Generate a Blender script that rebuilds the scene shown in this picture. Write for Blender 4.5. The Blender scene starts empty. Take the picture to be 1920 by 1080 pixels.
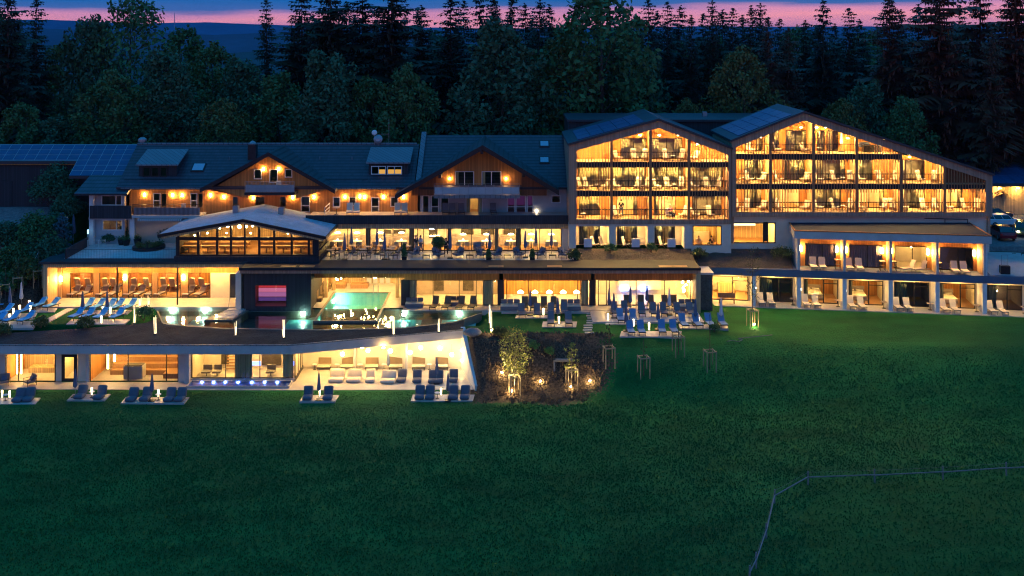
import bpy, math, random
from mathutils import Vector, Matrix
R = math.radians
random.seed(7)
SC = bpy.context.scene
COL = SC.collection
# ------------------------------------------------------------------ camera
ZC = 31.6
cam_d = bpy.data.cameras.new('camera'); cam = bpy.data.objects.new('camera', cam_d); COL.objects.link(cam)
cam.location = (0, 0, ZC); cam.rotation_euler = (R(90), 0, 0)
cam_d.sensor_width = 36; cam_d.lens = 36; cam_d.shift_y = -478/1920
cam_d.clip_start = 1; cam_d.clip_end = 40000
SC.camera = cam
SC.view_settings.view_transform = 'Standard'; SC.view_settings.look = 'None'
SC.view_settings.exposure = 0.0; SC.view_settings.gamma = 1; SC.view_settings.use_curve_mapping = False
SC.cycles.use_denoising = True; SC.cycles.filter_width = 1.15; SC.render.filter_size = 1.15
SC.cycles.max_bounces = 7; SC.cycles.diffuse_bounces = 3; SC.cycles.glossy_bounces = 3
SC.cycles.transparent_max_bounces = 24; SC.cycles.transmission_bounces = 4
SC.cycles.sample_clamp_indirect = 6; SC.cycles.caustics_reflective = False; SC.cycles.caustics_refractive = False
# ------------------------------------------------------------------ world: dusk sky
W = bpy.data.worlds.new('World'); SC.world = W; W.use_nodes = True
wn = W.node_tree; wn.nodes.clear()
def wnode(t, **k):
    n = wn.nodes.new(t)
    for a, v in k.items(): setattr(n, a, v)
    return n
def wl(a, b): wn.links.new(a, b)
out = wnode('ShaderNodeOutputWorld'); bg = wnode('ShaderNodeBackground')
sky = wnode('ShaderNodeTexSky', sky_type='NISHITA', sun_disc=False, sun_elevation=R(1.2), sun_rotation=R(12), altitude=800, ozone_density=4.0, dust_density=0.4)
tc = wnode('ShaderNodeTexCoord'); sep = wnode('ShaderNodeSeparateXYZ'); wl(tc.outputs['Generated'], sep.inputs[0])
# cloud streaks near the horizon
mp = wnode('ShaderNodeMapping'); mp.inputs['Scale'].default_value = (5, 5, 55); wl(tc.outputs['Generated'], mp.inputs[0])
nz = wnode('ShaderNodeTexNoise'); nz.inputs['Scale'].default_value = 1.0; nz.inputs['Detail'].default_value = 5; wl(mp.outputs[0], nz.inputs['Vector'])
m1 = wnode('ShaderNodeMath', operation='MULTIPLY_ADD'); wl(nz.outputs['Fac'], m1.inputs[0]); m1.inputs[1].default_value = 0.022; m1.inputs[2].default_value = -0.011
ad = wnode('ShaderNodeMath', operation='ADD'); wl(sep.outputs['Z'], ad.inputs[0]); wl(m1.outputs[0], ad.inputs[1])
# band rises toward the right, like the photographed afterglow
m2 = wnode('ShaderNodeMath', operation='MULTIPLY_ADD'); wl(sep.outputs['X'], m2.inputs[0]); m2.inputs[1].default_value = -0.010; wl(ad.outputs[0], m2.inputs[2])
mr = wnode('ShaderNodeMapRange'); wl(m2.outputs[0], mr.inputs['Value'])
mr.inputs['From Min'].default_value = 0.0; mr.inputs['From Max'].default_value = 0.06
rp = wnode('ShaderNodeValToRGB'); wl(mr.outputs[0], rp.inputs[0])
cr = rp.color_ramp; cr.elements[0].position = 0.0; cr.elements[0].color = (.55, .19, .36, 1)
cr.elements[1].position = 1.0; cr.elements[1].color = (.006, .13, .42, 1)
for p, c in ((.08, (.95, .36, .46, 1)), (.22, (1.35, .45, .46, 1)), (.33, (.95, .36, .52, 1)), (.42, (.07, .16, .44, 1)), (.55, (.012, .14, .44, 1))):
    e = cr.elements.new(p); e.color = c
# upper sky from the sky texture, tinted toward blue hour
tint = wnode('ShaderNodeMix', data_type='RGBA', blend_type='MULTIPLY'); tint.inputs[0].default_value = 1
wl(sky.outputs[0], tint.inputs[6]); tint.inputs[7].default_value = (.08, .6, 1.0, 1)
gain = wnode('ShaderNodeVectorMath', operation='SCALE'); wl(tint.outputs[2], gain.inputs[0]); gain.inputs['Scale'].default_value = 0.12
add = wnode('ShaderNodeVectorMath', operation='ADD'); wl(gain.outputs[0], add.inputs[0]); 
mh = wnode('ShaderNodeMapRange', interpolation_type='SMOOTHSTEP'); wl(sep.outputs['Z'], mh.inputs['Value']); mh.inputs['From Min'].default_value = 0; mh.inputs['From Max'].default_value = .42
hc = wnode('ShaderNodeMix', data_type='RGBA'); wl(mh.outputs[0], hc.inputs[0]); hc.inputs[6].default_value = (.38, .28, .42, 1); hc.inputs[7].default_value = (.012, .24, .62, 1); wl(hc.outputs[2], add.inputs[1])
mk = wnode('ShaderNodeMapRange'); wl(sep.outputs['Z'], mk.inputs['Value']); mk.inputs['From Min'].default_value = .05; mk.inputs['From Max'].default_value = .16
mx = wnode('ShaderNodeMix', data_type='RGBA'); wl(mk.outputs[0], mx.inputs[0]); wl(rp.outputs[0], mx.inputs[6]); wl(add.outputs[0], mx.inputs[7])
wl(mx.outputs[2], bg.inputs['Color']); bg.inputs['Strength'].default_value = 1.0
wl(bg.outputs[0], out.inputs[0])
sun_d = bpy.data.lights.new('afterglow_sun', 'SUN'); sun_d.energy = 0.05; sun_d.angle = R(12); sun_d.color = (1, .55, .5)
sun = bpy.data.objects.new('afterglow_sun', sun_d); COL.objects.link(sun)
sun.rotation_euler = (R(-86), 0, R(-12)); sun.location = (0, 200, 80)
# ------------------------------------------------------------------ helpers
def X(px, D): return (px-960)*D/1920
def Z(py, D): return ZC-(py-62)*D/1920
ORG = {}
class MB:
    def __init__(s): s.v = []; s.f = []; s.m = []; s.mi = 0
    def pts(s, ps): i = len(s.v); s.v += [tuple(p) for p in ps]; return i
    def face(s, *ix): s.f.append(ix); s.m.append(s.mi)
    def quad(s, a, b, c, d): i = s.pts((a, b, c, d)); s.face(i, i+1, i+2, i+3); return s
    def poly(s, ps): i = s.pts(ps); s.face(*range(i, i+len(ps))); return s
    def box(s, x0, x1, y0, y1, z0, z1):
        if x0 > x1: x0, x1 = x1, x0
        if y0 > y1: y0, y1 = y1, y0
        if z0 > z1: z0, z1 = z1, z0
        i = s.pts([(x0,y0,z0),(x1,y0,z0),(x1,y1,z0),(x0,y1,z0),(x0,y0,z1),(x1,y0,z1),(x1,y1,z1),(x0,y1,z1)])
        for q in ((0,3,2,1),(4,5,6,7),(0,1,5,4),(1,2,6,5),(2,3,7,6),(3,0,4,7)): s.face(*[i+k for k in q])
        return s
    def hexa(s, b, t):   # 4 bottom points ccw, 4 top points
        i = s.pts(list(b)+list(t))
        for q in ((0,3,2,1),(4,5,6,7),(0,1,5,4),(1,2,6,5),(2,3,7,6),(3,0,4,7)): s.face(*[i+k for k in q])
        return s
    def prism_y(s, ps, y0, y1):     # polygon in XZ extruded along Y
        n = len(ps); i = s.pts([(x,y0,z) for x,z in ps]+[(x,y1,z) for x,z in ps])
        s.face(*range(i, i+n)); s.face(*[i+2*n-1-k for k in range(n)])
        for k in range(n): j = (k+1)%n; s.face(i+k, i+n+k, i+n+j, i+j)
        return s
    def prism_x(s, ps, x0, x1):     # polygon in YZ extruded along X
        n = len(ps); i = s.pts([(x0,y,z) for y,z in ps]+[(x1,y,z) for y,z in ps])
        s.face(*[i+n-1-k for k in range(n)]); s.face(*range(i+n, i+2*n))
        for k in range(n): j = (k+1)%n; s.face(i+k, i+j, i+n+j, i+n+k)
        return s
    def prism_z(s, ps, z0, z1):
        n = len(ps); i = s.pts([(x,y,z0) for x,y in ps]+[(x,y,z1) for x,y in ps])
        s.face(*[i+n-1-k for k in range(n)]); s.face(*range(i+n, i+2*n))
        for k in range(n): j = (k+1)%n; s.face(i+k, i+j, i+n+j, i+n+k)
        return s
    def tube(s, a, b, r0, r1=None, n=6, caps=True):
        r1 = r0 if r1 is None else r1
        a = Vector(a); b = Vector(b); d = (b-a)
        if d.length < 1e-6: return s
        d.normalize(); u = d.orthogonal().normalized(); w = d.cross(u)
        i = s.pts([a+(u*math.cos(2*math.pi*k/n)+w*math.sin(2*math.pi*k/n))*r0 for k in range(n)] +
                  [b+(u*math.cos(2*math.pi*k/n)+w*math.sin(2*math.pi*k/n))*r1 for k in range(n)])
        for k in range(n): j = (k+1)%n; s.face(i+k, i+j, i+n+j, i+n+k)
        if caps: s.face(*[i+n-1-k for k in range(n)]); s.face(*range(i+n, i+2*n))
        return s
    def path(s, ps, r, n=6):
        for a, b in zip(ps[:-1], ps[1:]): s.tube(a, b, r, n=n)
        return s
    def lathe(s, prof, c=(0,0,0), n=10, flute=0.0):
        cx, cy, cz = c; i0 = len(s.v)
        for r, z in prof:
            for k in range(n):
                a = 2*math.pi*k/n; rr = r*(1+flute*(1 if k%2 else -1))
                s.v.append((cx+rr*math.cos(a), cy+rr*math.sin(a), cz+z))
        for q in range(len(prof)-1):
            for k in range(n):
                j = (k+1)%n; s.face(i0+q*n+k, i0+q*n+j, i0+(q+1)*n+j, i0+(q+1)*n+k)
        s.face(*[i0+n-1-k for k in range(n)]); e = i0+(len(prof)-1)*n; s.face(*range(e, e+n))
        return s
    def ball(s, c, r, n=8, m=5, sq=1.0):
        return s.lathe([(max(.01*r, r*math.sin(math.pi*k/m)), -r*sq*math.cos(math.pi*k/m)) for k in range(m+1)], c, n)
    def build(s, name, mat, parent=None, world=True, smooth=False, bevel=0):
        me = bpy.data.meshes.new(name)
        o0 = ORG.get(parent.name, Vector((0,0,0))) if (parent is not None and world) else Vector((0,0,0))
        me.from_pydata([(v[0]-o0.x, v[1]-o0.y, v[2]-o0.z) for v in s.v], [], s.f)
        mats = mat if isinstance(mat, (list, tuple)) else [mat]
        for m in mats: me.materials.append(m)
        if len(mats) > 1: me.polygons.foreach_set('material_index', s.m)
        if smooth: me.polygons.foreach_set('use_smooth', [True]*len(me.polygons))
        me.update()
        o = bpy.data.objects.new(name, me); COL.objects.link(o)
        if parent is not None:
            o.parent = parent; ORG[o.name] = o0
        if bevel:
            b = o.modifiers.new('edge', 'BEVEL'); b.width = bevel; b.segments = 2; b.limit_method = 'ANGLE'
        return o
def tag(o, label, cat, group=None, kind=None):
    o['label'] = label; o['category'] = cat
    if group: o['group'] = group
    if kind: o['kind'] = kind
    return o
def thing(name, label, cat, loc=(0,0,0), rz=0, group=None):
    o = bpy.data.objects.new(name, None); COL.objects.link(o); o.empty_display_size = .2
    o.location = loc; o.rotation_euler = (0,0,rz); ORG[o.name] = Vector(loc)
    return tag(o, label, cat, group)
def struct(o): o['kind'] = 'structure'; return o
def copy_tree(o, parent=None):
    c = o.copy(); COL.objects.link(c)
    if parent is not None: c.parent = parent
    for ch in list(o.children): copy_tree(ch, c)
    return c
USED = set()
def put(proto, loc, rz=0, label=None, group=None, s=1.0):
    """first placement uses the prototype itself, later ones copy it with its parts"""
    if proto.name not in USED:
        USED.add(proto.name); o = proto
    else:
        o = copy_tree(proto)
    o.location = loc; o.rotation_euler = (0,0,rz); o.scale = (s,s,s) if not isinstance(s, tuple) else s
    if label: o['label'] = label
    if group: o['group'] = group
    return o
ORD = ['first','second','third','fourth','fifth','sixth','seventh','eighth','ninth','tenth','eleventh','twelfth','thirteenth','fourteenth']
# ------------------------------------------------------------------ materials
def newmat(name):
    m = bpy.data.materials.new(name); m.use_nodes = True; nt = m.node_tree
    return m, nt, nt.nodes['Principled BSDF']
def nd(nt, t, **k):
    n = nt.nodes.new(t)
    for a, v in k.items(): setattr(n, a, v)
    return n
def mathn(nt, op, a, b=None, c=None):
    n = nd(nt, 'ShaderNodeMath', operation=op)
    for i, q in enumerate((a, b, c)):
        if q is None: continue
        if isinstance(q, (int, float)): n.inputs[i].default_value = q
        else: nt.links.new(q, n.inputs[i])
    return n.outputs[0]
def mixc(nt, fac, a, b):
    n = nd(nt, 'ShaderNodeMix', data_type='RGBA')
    for i, q in ((0, fac), (6, a), (7, b)):
        if isinstance(q, (int, float)): n.inputs[i].default_value = q
        elif isinstance(q, tuple): n.inputs[i].default_value = (q+(1,))[:4]
        else: nt.links.new(q, n.inputs[i])
    return n.outputs[2]
def coords(nt, scale=(1,1,1), kind='Object'):
    t = nd(nt, 'ShaderNodeTexCoord'); m = nd(nt, 'ShaderNodeMapping'); m.inputs['Scale'].default_value = scale
    nt.links.new(t.outputs[kind], m.inputs[0]); return m.outputs[0]
def noise(nt, vec, scale, detail=4, rough=.55):
    n = nd(nt, 'ShaderNodeTexNoise'); n.inputs['Scale'].default_value = scale; n.inputs['Detail'].default_value = detail
    n.inputs['Roughness'].default_value = rough; nt.links.new(vec, n.inputs['Vector']); return n.outputs['Fac']
def bump(nt, bsdf, h, strength=.4, dist=.02):
    b = nd(nt, 'ShaderNodeBump'); b.inputs['Strength'].default_value = strength; b.inputs['Distance'].default_value = dist
    nt.links.new(h, b.inputs['Height']); nt.links.new(b.outputs[0], bsdf.inputs['Normal'])
def vary(name, c, rough=.7, scale=3, amt=.35, fine=25, bmp=.25, metal=0, spec=.4, dist=.01, sc=(1,1,1)):
    m, nt, b = newmat(name); v = coords(nt, sc)
    n1 = noise(nt, v, scale); n2 = noise(nt, v, fine)
    f = mathn(nt, 'ADD', mathn(nt, 'MULTIPLY', n1, .6), mathn(nt, 'MULTIPLY', n2, .4))
    f = mathn(nt, 'MULTIPLY_ADD', f, 2.4, -.7)
    lo = tuple(x*(1-amt) for x in c); hi = tuple(min(1, x*(1+amt)) for x in c)
    nt.links.new(mixc(nt, f, lo, hi), b.inputs['Base Color'])
    b.inputs['Roughness'].default_value = rough; b.inputs['Metallic'].default_value = metal; b.inputs['Specular IOR Level'].default_value = spec
    if bmp: bump(nt, b, n2, bmp, dist)
    return m
def boards(name, c, width=.16, axis='X', rough=.65, amt=.35):
    """vertical boards: seams and a tone of its own for each board"""
    m, nt, b = newmat(name); v = coords(nt); sp = nd(nt, 'ShaderNodeSeparateXYZ'); nt.links.new(v, sp.inputs[0])
    u = mathn(nt, 'DIVIDE', mathn(nt, 'ADD', sp.outputs[axis], sp.outputs['Y']) if axis == 'X' else sp.outputs[axis], width)
    wn_ = nd(nt, 'ShaderNodeTexWhiteNoise', noise_dimensions='1D'); nt.links.new(mathn(nt, 'FLOOR', u), wn_.inputs['W'])
    g = coords(nt, (9, 9, .7) if axis == 'X' else (.7, 9, 9)); n = noise(nt, g, 2, 6)
    f = mathn(nt, 'ADD', mathn(nt, 'MULTIPLY', wn_.outputs['Value'], .6), mathn(nt, 'MULTIPLY', n, .5))
    lo = tuple(x*(1-amt) for x in c); hi = tuple(min(1, x*(1+amt)) for x in c)
    col = mixc(nt, f, lo, hi)
    fr = mathn(nt, 'FRACT', u); seam = mathn(nt, 'GREATER_THAN', fr, .88)
    col = mixc(nt, mathn(nt, 'MULTIPLY', seam, .75), col, tuple(x*.2 for x in c))
    nt.links.new(col, b.inputs['Base Color']); b.inputs['Roughness'].default_value = rough; b.inputs['Specular IOR Level'].default_value = .3
    bump(nt, b, mathn(nt, 'SUBTRACT', 1, seam), .5, .01)
    return m
def tiles(name, c, rows=3.0, cols=3.2, axis='Y', rough=.45):
    m, nt, b = newmat(name); v = coords(nt); sp = nd(nt, 'ShaderNodeSeparateXYZ'); nt.links.new(v, sp.inputs[0])
    r = mathn(nt, 'MULTIPLY', sp.outputs['Z'], rows); fr = mathn(nt, 'FRACT', r)
    a = mathn(nt, 'MULTIPLY', sp.outputs['X'] if axis == 'Y' else sp.outputs['Y'], cols)
    fc = mathn(nt, 'FRACT', a)
    cmb = nd(nt, 'ShaderNodeCombineXYZ'); nt.links.new(mathn(nt, 'FLOOR', r), cmb.inputs[0]); nt.links.new(mathn(nt, 'FLOOR', a), cmb.inputs[1])
    w = nd(nt, 'ShaderNodeTexWhiteNoise', noise_dimensions='2D'); nt.links.new(cmb.outputs[0], w.inputs['Vector'])
    n = noise(nt, v, .35, 5)
    f = mathn(nt, 'ADD', mathn(nt, 'MULTIPLY', w.outputs['Value'], .45), mathn(nt, 'MULTIPLY', n, .6))
    col = mixc(nt, f, tuple(x*.6 for x in c), tuple(x*1.4 for x in c))
    edge = mathn(nt, 'LESS_THAN', fr, .32); col = mixc(nt, mathn(nt, 'MULTIPLY', edge, .9), col, tuple(x*.25 for x in c))
    nt.links.new(col, b.inputs['Base Color']); b.inputs['Roughness'].default_value = rough
    h = mathn(nt, 'ADD', fr, mathn(nt, 'MULTIPLY', mathn(nt, 'PINGPONG', fc, .5), .8)); bump(nt, b, h, .7, .04)
    return m
def emit(name, c, s):
    m, nt, b = newmat(name); b.inputs['Base Color'].default_value = (.02,.02,.02,1)
    b.inputs['Emission Color'].default_value = c+(1,); b.inputs['Emission Strength'].default_value = s
    return m
def glass(name, tint=(1,1,1), refl=.10, rough=.0):
    m, nt, b = newmat(name); nt.nodes.remove(b); o = nt.nodes['Material Output']
    t = nd(nt, 'ShaderNodeBsdfTransparent'); t.inputs[0].default_value = tint+(1,)
    g = nd(nt, 'ShaderNodeBsdfGlossy'); g.inputs['Roughness'].default_value = rough
    fr = nd(nt, 'ShaderNodeFresnel'); fr.inputs['IOR'].default_value = 1.45
    f = mathn(nt, 'ADD', fr.outputs[0], refl-.04)
    x = nd(nt, 'ShaderNodeMixShader'); nt.links.new(f, x.inputs[0]); nt.links.new(t.outputs[0], x.inputs[1]); nt.links.new(g.outputs[0], x.inputs[2])
    nt.links.new(x.outputs[0], o.inputs[0]); return m
def water(name, tint, sc=1.2, strength=.12):
    m, nt, b = newmat(name); nt.nodes.remove(b); o = nt.nodes['Material Output']
    v = coords(nt, (1, 1.0, 1)); n = noise(nt, v, sc, 3); bm = nd(nt, 'ShaderNodeBump'); bm.inputs['Strength'].default_value = strength; bm.inputs['Distance'].default_value = .05
    nt.links.new(n, bm.inputs['Height'])
    t = nd(nt, 'ShaderNodeBsdfTransparent'); t.inputs[0].default_value = tint+(1,)
    g = nd(nt, 'ShaderNodeBsdfGlossy'); g.inputs['Roughness'].default_value = .04; nt.links.new(bm.outputs[0], g.inputs['Normal'])
    fr = nd(nt, 'ShaderNodeFresnel'); fr.inputs['IOR'].default_value = 1.42; nt.links.new(bm.outputs[0], fr.inputs['Normal'])
    x = nd(nt, 'ShaderNodeMixShader'); nt.links.new(fr.outputs[0], x.inputs[0]); nt.links.new(t.outputs[0], x.inputs[1]); nt.links.new(g.outputs[0], x.inputs[2])
    nt.links.new(x.outputs[0], o.inputs[0]); return m
def leafmat(name, c, amt=.55):
    m, nt, b = newmat(name); oi = nd(nt, 'ShaderNodeObjectInfo'); v = coords(nt); n = noise(nt, v, .7, 3); n2 = noise(nt, v, 6, 2)
    f = mathn(nt, 'ADD', mathn(nt, 'MULTIPLY', n, .9), mathn(nt, 'MULTIPLY', n2, .5)); f = mathn(nt, 'MULTIPLY_ADD', f, 1.6, -.6)
    col = mixc(nt, f, tuple(x*(1-amt) for x in c), tuple(x*(1+amt) for x in c))
    col = mixc(nt, mathn(nt, 'MULTIPLY', oi.outputs['Random'], .5), col, (c[0]*1.5, c[1]*.85, c[2]*.8))
    nt.links.new(col, b.inputs['Base Color']); b.inputs['Roughness'].default_value = .6; b.inputs['Specular IOR Level'].default_value = .25
    return m
M = {}
M['timber'] = boards('larch_boards', (.50, .22, .06))
M['timber_red'] = boards('red_brown_boards', (.28, .10, .04))
M['timber_grey'] = boards('weathered_boards', (.40, .24, .16), .12)
M['timber_pale'] = boards('pale_spruce_boards', (.52, .36, .19), .2)
M['timber_dark'] = boards('dark_boards', (.035, .034, .04), .2)
M['wood'] = vary('oiled_wood', (.36, .19, .085), .55, 6, .3, 40, .15, sc=(3,3,.4))
M['slat'] = vary('larch_slat', (.36, .17, .07), .6, 5, .3, 30, .1)
M['plaster'] = vary('cream_plaster', (.66, .58, .47), .85, 1.2, .12, 60, .2)
M['plaster_grey'] = vary('grey_plaster', (.42, .43, .45), .85, .8, .2, 50, .2)
M['white'] = vary('white_paint', (.72, .70, .68), .6, 2, .1, 40, .1)
M['concrete'] = vary('fair_concrete', (.48, .46, .46), .75, .8, .2, 30, .2)
M['stone'] = tiles('paving_slabs', (.40, .36, .335), 0.0, 1.2, rough=.35)
M['paving'] = vary('pale_stone', (.46, .41, .38), .4, 1.2, .2, 20, .1)
M['gravel'] = vary('light_gravel', (.60, .56, .55), .95, 1.5, .25, 9, .9, dist=.08)
M['gravel_dark'] = vary('dark_roof_gravel', (.040, .043, .048), .95, 1.0, .4, 8, .9, dist=.08)
M['roof_gravel'] = vary('pale_roof_gravel', (.38, .46, .52), .9, 1.2, .3, 11, .9, dist=.08)
M['dark'] = vary('anthracite_metal', (.022, .023, .026), .4, 3, .3, 30, .05, metal=.3)
M['steel'] = vary('zinc_metal', (.30, .32, .34), .4, 2, .2, 20, .05, metal=.6)
M['lead'] = boards('seamed_sheet_roof', (.16, .18, .20), .55, rough=.4, amt=.15)
M['tile'] = tiles('grey_roof_tiles', (.060, .050, .066), 3.6, 3.0)
M['tile_x'] = tiles('grey_roof_tiles_side', (.05, .052, .058), 3.2, 3.0, axis='X')
M['panelroof'] = vary('dark_sheet_panels', (.034, .037, .044), .5, .6, .35, 14, .1)
M['pv'] = vary('solar_cells', (.02, .07, .17), .4, .8, .3, 20, 0, spec=.5)
M['pvframe'] = vary('solar_frames', (.45, .5, .55), .4, 3, .1, 30, 0, metal=.5)
M['asphalt'] = vary('asphalt', (.065, .065, .07), .9, .5, .3, 15, .6, dist=.03)
M['bark'] = vary('bark', (.10, .075, .055), .9, 3, .5, 15, .8, sc=(2,2,.4), dist=.05)
M['post_wood'] = vary('peeled_post', (.40, .29, .17), .8, 4, .3, 25, .2)
M['weathered'] = vary('weathered_rail', (.20, .20, .21), .85, 3, .3, 25, .2)
M['sedum'] = vary('dry_sedum', (.080, .062, .045), .95, .9, .55, 7, 1.0, dist=.12)
M['blue'] = vary('blue_fabric', (.12, .42, .72), .85, 2, .15, 60, .2)
M['greyblue'] = vary('slate_fabric', (.17, .155, .17), .85, 2, .2, 60, .2)
M['blue2'] = vary('faded_blue_fabric', (.13, .24, .40), .85, 2, .15, 60, .2)
M['bean'] = vary('beanbag_fabric', (.12, .125, .155), .9, 2, .2, 60, .2)
M['cream'] = vary('cream_fabric', (.68, .58, .44), .85, 2, .12, 60, .2)
M['taupe'] = vary('taupe_fabric', (.34, .27, .24), .85, 2, .15, 60, .2)
M['mauve'] = vary('mauve_fabric', (.35, .29, .34), .85, 2, .15, 60, .2)
M['navy'] = vary('navy_canvas', (.10, .13, .22), .85, 2, .2, 50, .2)
M['offwhite'] = vary('offwhite_canvas', (.55, .55, .6), .85, 2, .1, 50, .2)
M['brown_mesh'] = vary('brown_textilene', (.19, .13, .075), .8, 3, .15, 60, .2)
M['curtain'] = boards('curtain_fold_shade', (.74, .64, .36), .22, rough=.9, amt=.3)  # darker stripes put the shade of the folds into the colour
M['curtain_grey'] = boards('grey_curtain_fold_shade', (.16, .17, .15), .25, rough=.9, amt=.3)
M['linen'] = vary('bed_linen', (.75, .68, .6), .9, 4, .1, 40, .3)
M['black'] = vary('black_lacquer', (.012, .012, .014), .4, 3, .3, 30, .05)
M['picture'] = vary('dark_print', (.05, .04, .035), .6, 2, .8, 8, 0)
M['pooltile'] = vary('pool_tile', (.18, .62, .56), .4, 2, .15, 12, .1)
M['pooldark'] = vary('dark_pool_liner', (.19, .165, .13), .5, 2, .3, 12, .1)
M['pane'] = glass('window_glass', (.93, .95, .93), .05)
M['pane_dark'] = glass('tinted_glass', (.45, .48, .46), .10)
M['carglass'] = vary('car_glass', (.01, .012, .015), .08, 3, .1, 20, 0, spec=.8)
M['water'] = water('pond_water', (.72, .80, .80), 2.2, .13)
M['poolwater'] = water('pool_water', (.70, .95, .90), 1.6, .12)
M['spawater'] = water('whirlpool_water', (.55, .70, 1.0), 2.5, .3)
M['skin'] = vary('skin', (.52, .32, .22), .6, 5, .1, 40, 0)
WARM = (1, .53, .14); WARM2 = (1, .59, .15)
M['L_room'] = emit('warm_ceiling_lamp', WARM2, 520)
M['L_balcony'] = emit('warm_balcony_lamp', (1, .60, .17), 1350)
M['L_balcony_dim'] = emit('dim_balcony_lamp', (1, .60, .19), 1000); M['L_balcony_gold'] = emit('golden_balcony_lamp', (1, .64, .20), 1600)
M['L_wall'] = emit('warm_wall_lamp', (1, .54, .16), 330)
M['L_globe'] = emit('globe_lamp', (1, .70, .30), 110)
M['L_rod'] = emit('light_rod', (1, .80, .46), 3.2)
M['L_boll'] = emit('bollard_lamp_glow', (1, .72, .38), 6)
M['L_white'] = emit('cool_lamp', (.8, .95, 1), 60)
M['L_pool'] = emit('underwater_lamp', (.55, 1, .78), 220)
M['L_blue'] = emit('blue_pool_led', (.22, .36, 1), 130)
M['L_pend'] = emit('pendant_glow', (1, .75, .38), 16)
M['L_spot'] = emit('garden_spot_glow', (1, .72, .28), 420)
M['L_blue2'] = emit('blue_room_light', (.2, .3, 1), 22)
M['L_red'] = emit('red_sauna_strip', (1, .10, .07), 3.5)
M['L_strip'] = emit('warm_led_strip', (1, .68, .25), 22)
M['L_bolt'] = emit('bolt_lamp', (1, .8, .5), 25)
# ------------------------------------------------------------------ ground
def sm(a, b, t):
    t = max(0, min(1, (t-a)/(b-a))); return t*t*(3-2*t)
def lerp(xs, ys, x):
    if x <= xs[0]: return ys[0]
    for i in range(len(xs)-1):
        if x <= xs[i+1]: return ys[i]+(ys[i+1]-ys[i])*(x-xs[i])/(xs[i+1]-xs[i])
    return ys[-1]
LAWN = 3.85; BACK = 8.2
def xw(y): return -4.5+(96.6-max(90.0, min(97.2, y)))/5.8*1.4
def hgt(x, y):
    if x < xw(y):
        z = 0.0 if y < 97.1 else LAWN
        if y < 90: z = -.014*(90-y)
    else:
        b = lerp([-3, 6, 18, 30, 50], [88, 88, 85, 83, 81], x); t = lerp([-3, 6, 12, 20, 30, 50], [94.6, 94.2, 93.8, 95.6, 99, 100], x)
        z = LAWN*sm(b, t, y)
        if y < b: z = -.014*(b-y)-.014*(90-b)*sm(b,b-8,y)
    z += .10*math.sin(x*.13+1)*math.sin(y*.17)*(1 if y < 88 else 0)
    hill = LAWN+max(0, min(7.75, (y-102)*.5))
    flat = LAWN if y < (118 if x < 19 else 112.2) else BACK
    if y > 97.1 and x < 19: z = LAWN
    if y > 103 or (x < 19 and y > 97.1): z = flat
    if y > 100 and x < -47.9:
        k = sm(-47.9, -49.0, x) if y < 118.2 else sm(-44, -50, x)
        z = z*(1-k)+hill*k
    if -35.2 < x < -3.1 and 97.15 < y < 116.8: z = LAWN-1.7
    if x > 18 and 93 < y < 112.1: z -= .32*sm(18, 22, x)*sm(93, 97, y)
    if y > 190: z = BACK-78*sm(190, 1500, y)-20*sm(1500, 9000, y)
    return z
def frange(a, b, s):
    n = int(round((b-a)/s)); return [a+(b-a)*i/n for i in range(n+1)]
gx = sorted(set([-9000,-5000,-2500,-1200,-600,-300,-200,-150,-120,-100,-85,-75] + frange(-68,-49,1) + [-48.5,-47.9,-47.2] + frange(-46,-6,1) + [-4.5,-4.2] + frange(-2.25,60,.75) + [63,67,72,80,95,120,160,220,320,600,1200,2500,5000,9000]))
gy = sorted(set([-40,0,25,40] + frange(48,84,1) + frange(84.5,97,.5) + [97.2] + frange(98,112,1) + [112.3,112.6] + frange(113.5,117.5,1) + [117.9,118.2] + frange(120,150,3) + [160,175,190,230,300,400,550,750,1000,1500,2200,3200,4500,6500,9000,14000]))
iA = gx.index(-4.5); iB = gx.index(-4.2)
PAD = [(17.9, 52), (17.2, 60), (18.3, 65.5), (20.0, 69.5), (24.6, 72.8), (31.2, 73.2), (38.0, 74.0), (44.5, 74.4), (60, 75)]
def in_pad(x, y):
    ys = [p[1] for p in PAD]; xs = [p[0] for p in PAD]
    yb = lerp(xs, ys, x) if x > 18.3 else 0
    return 1.0 if (x > 17.5 and y < yb) else 0.0
def zone(x, y):
    mu = 0
    if xw(y)-.2 < x < 12 and 85 < y < 95.4: mu = sm(85.4, 89.2, y+.05*x)*sm(95.4, 94.4, y)*sm(12.5, 5.0, x+max(0, (91-y))*.6)
    if x < -46.5 and 101 < y < 110: mu = max(mu, sm(-58, -53, x)*sm(101.2, 102.5, y)*sm(108, 105, y))
    if 19 < x and 97 < y < 103.5: mu = 0
    rd = 0
    if x < -49.5 and 107 < y < 119: rd = sm(-49.5, -53, x)*sm(108, 110, y+(x+55)*.15)*sm(119, 117.6, y)
    if x > 19.5 and y > 112.2 and y < 150: rd = 1.0
    lw = 1.0 if (y > 94.5 and y < 112) else sm(3.0, 3.6, hgt(x, y)) if y < 103 else 0
    return (mu, max(lw, .8*in_pad(x, y)), rd)
me = bpy.data.meshes.new('meadow'); vs = []; zc = []
for y in gy:
    for i, x in enumerate(gx):
        xx = x
        if i == iA: xx = xw(y)-.12
        elif i == iB: xx = xw(y)+.12
        vs.append((xx, y, hgt(xx, y)-.02)); zc.append(zone(xx, y))
n = len(gx); fs = [(j*n+i, j*n+i+1, (j+1)*n+i+1, (j+1)*n+i) for j in range(len(gy)-1) for i in range(n-1)]
me.from_pydata(vs, [], fs)
ca = me.color_attributes.new('zone', 'FLOAT_COLOR', 'POINT')
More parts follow.
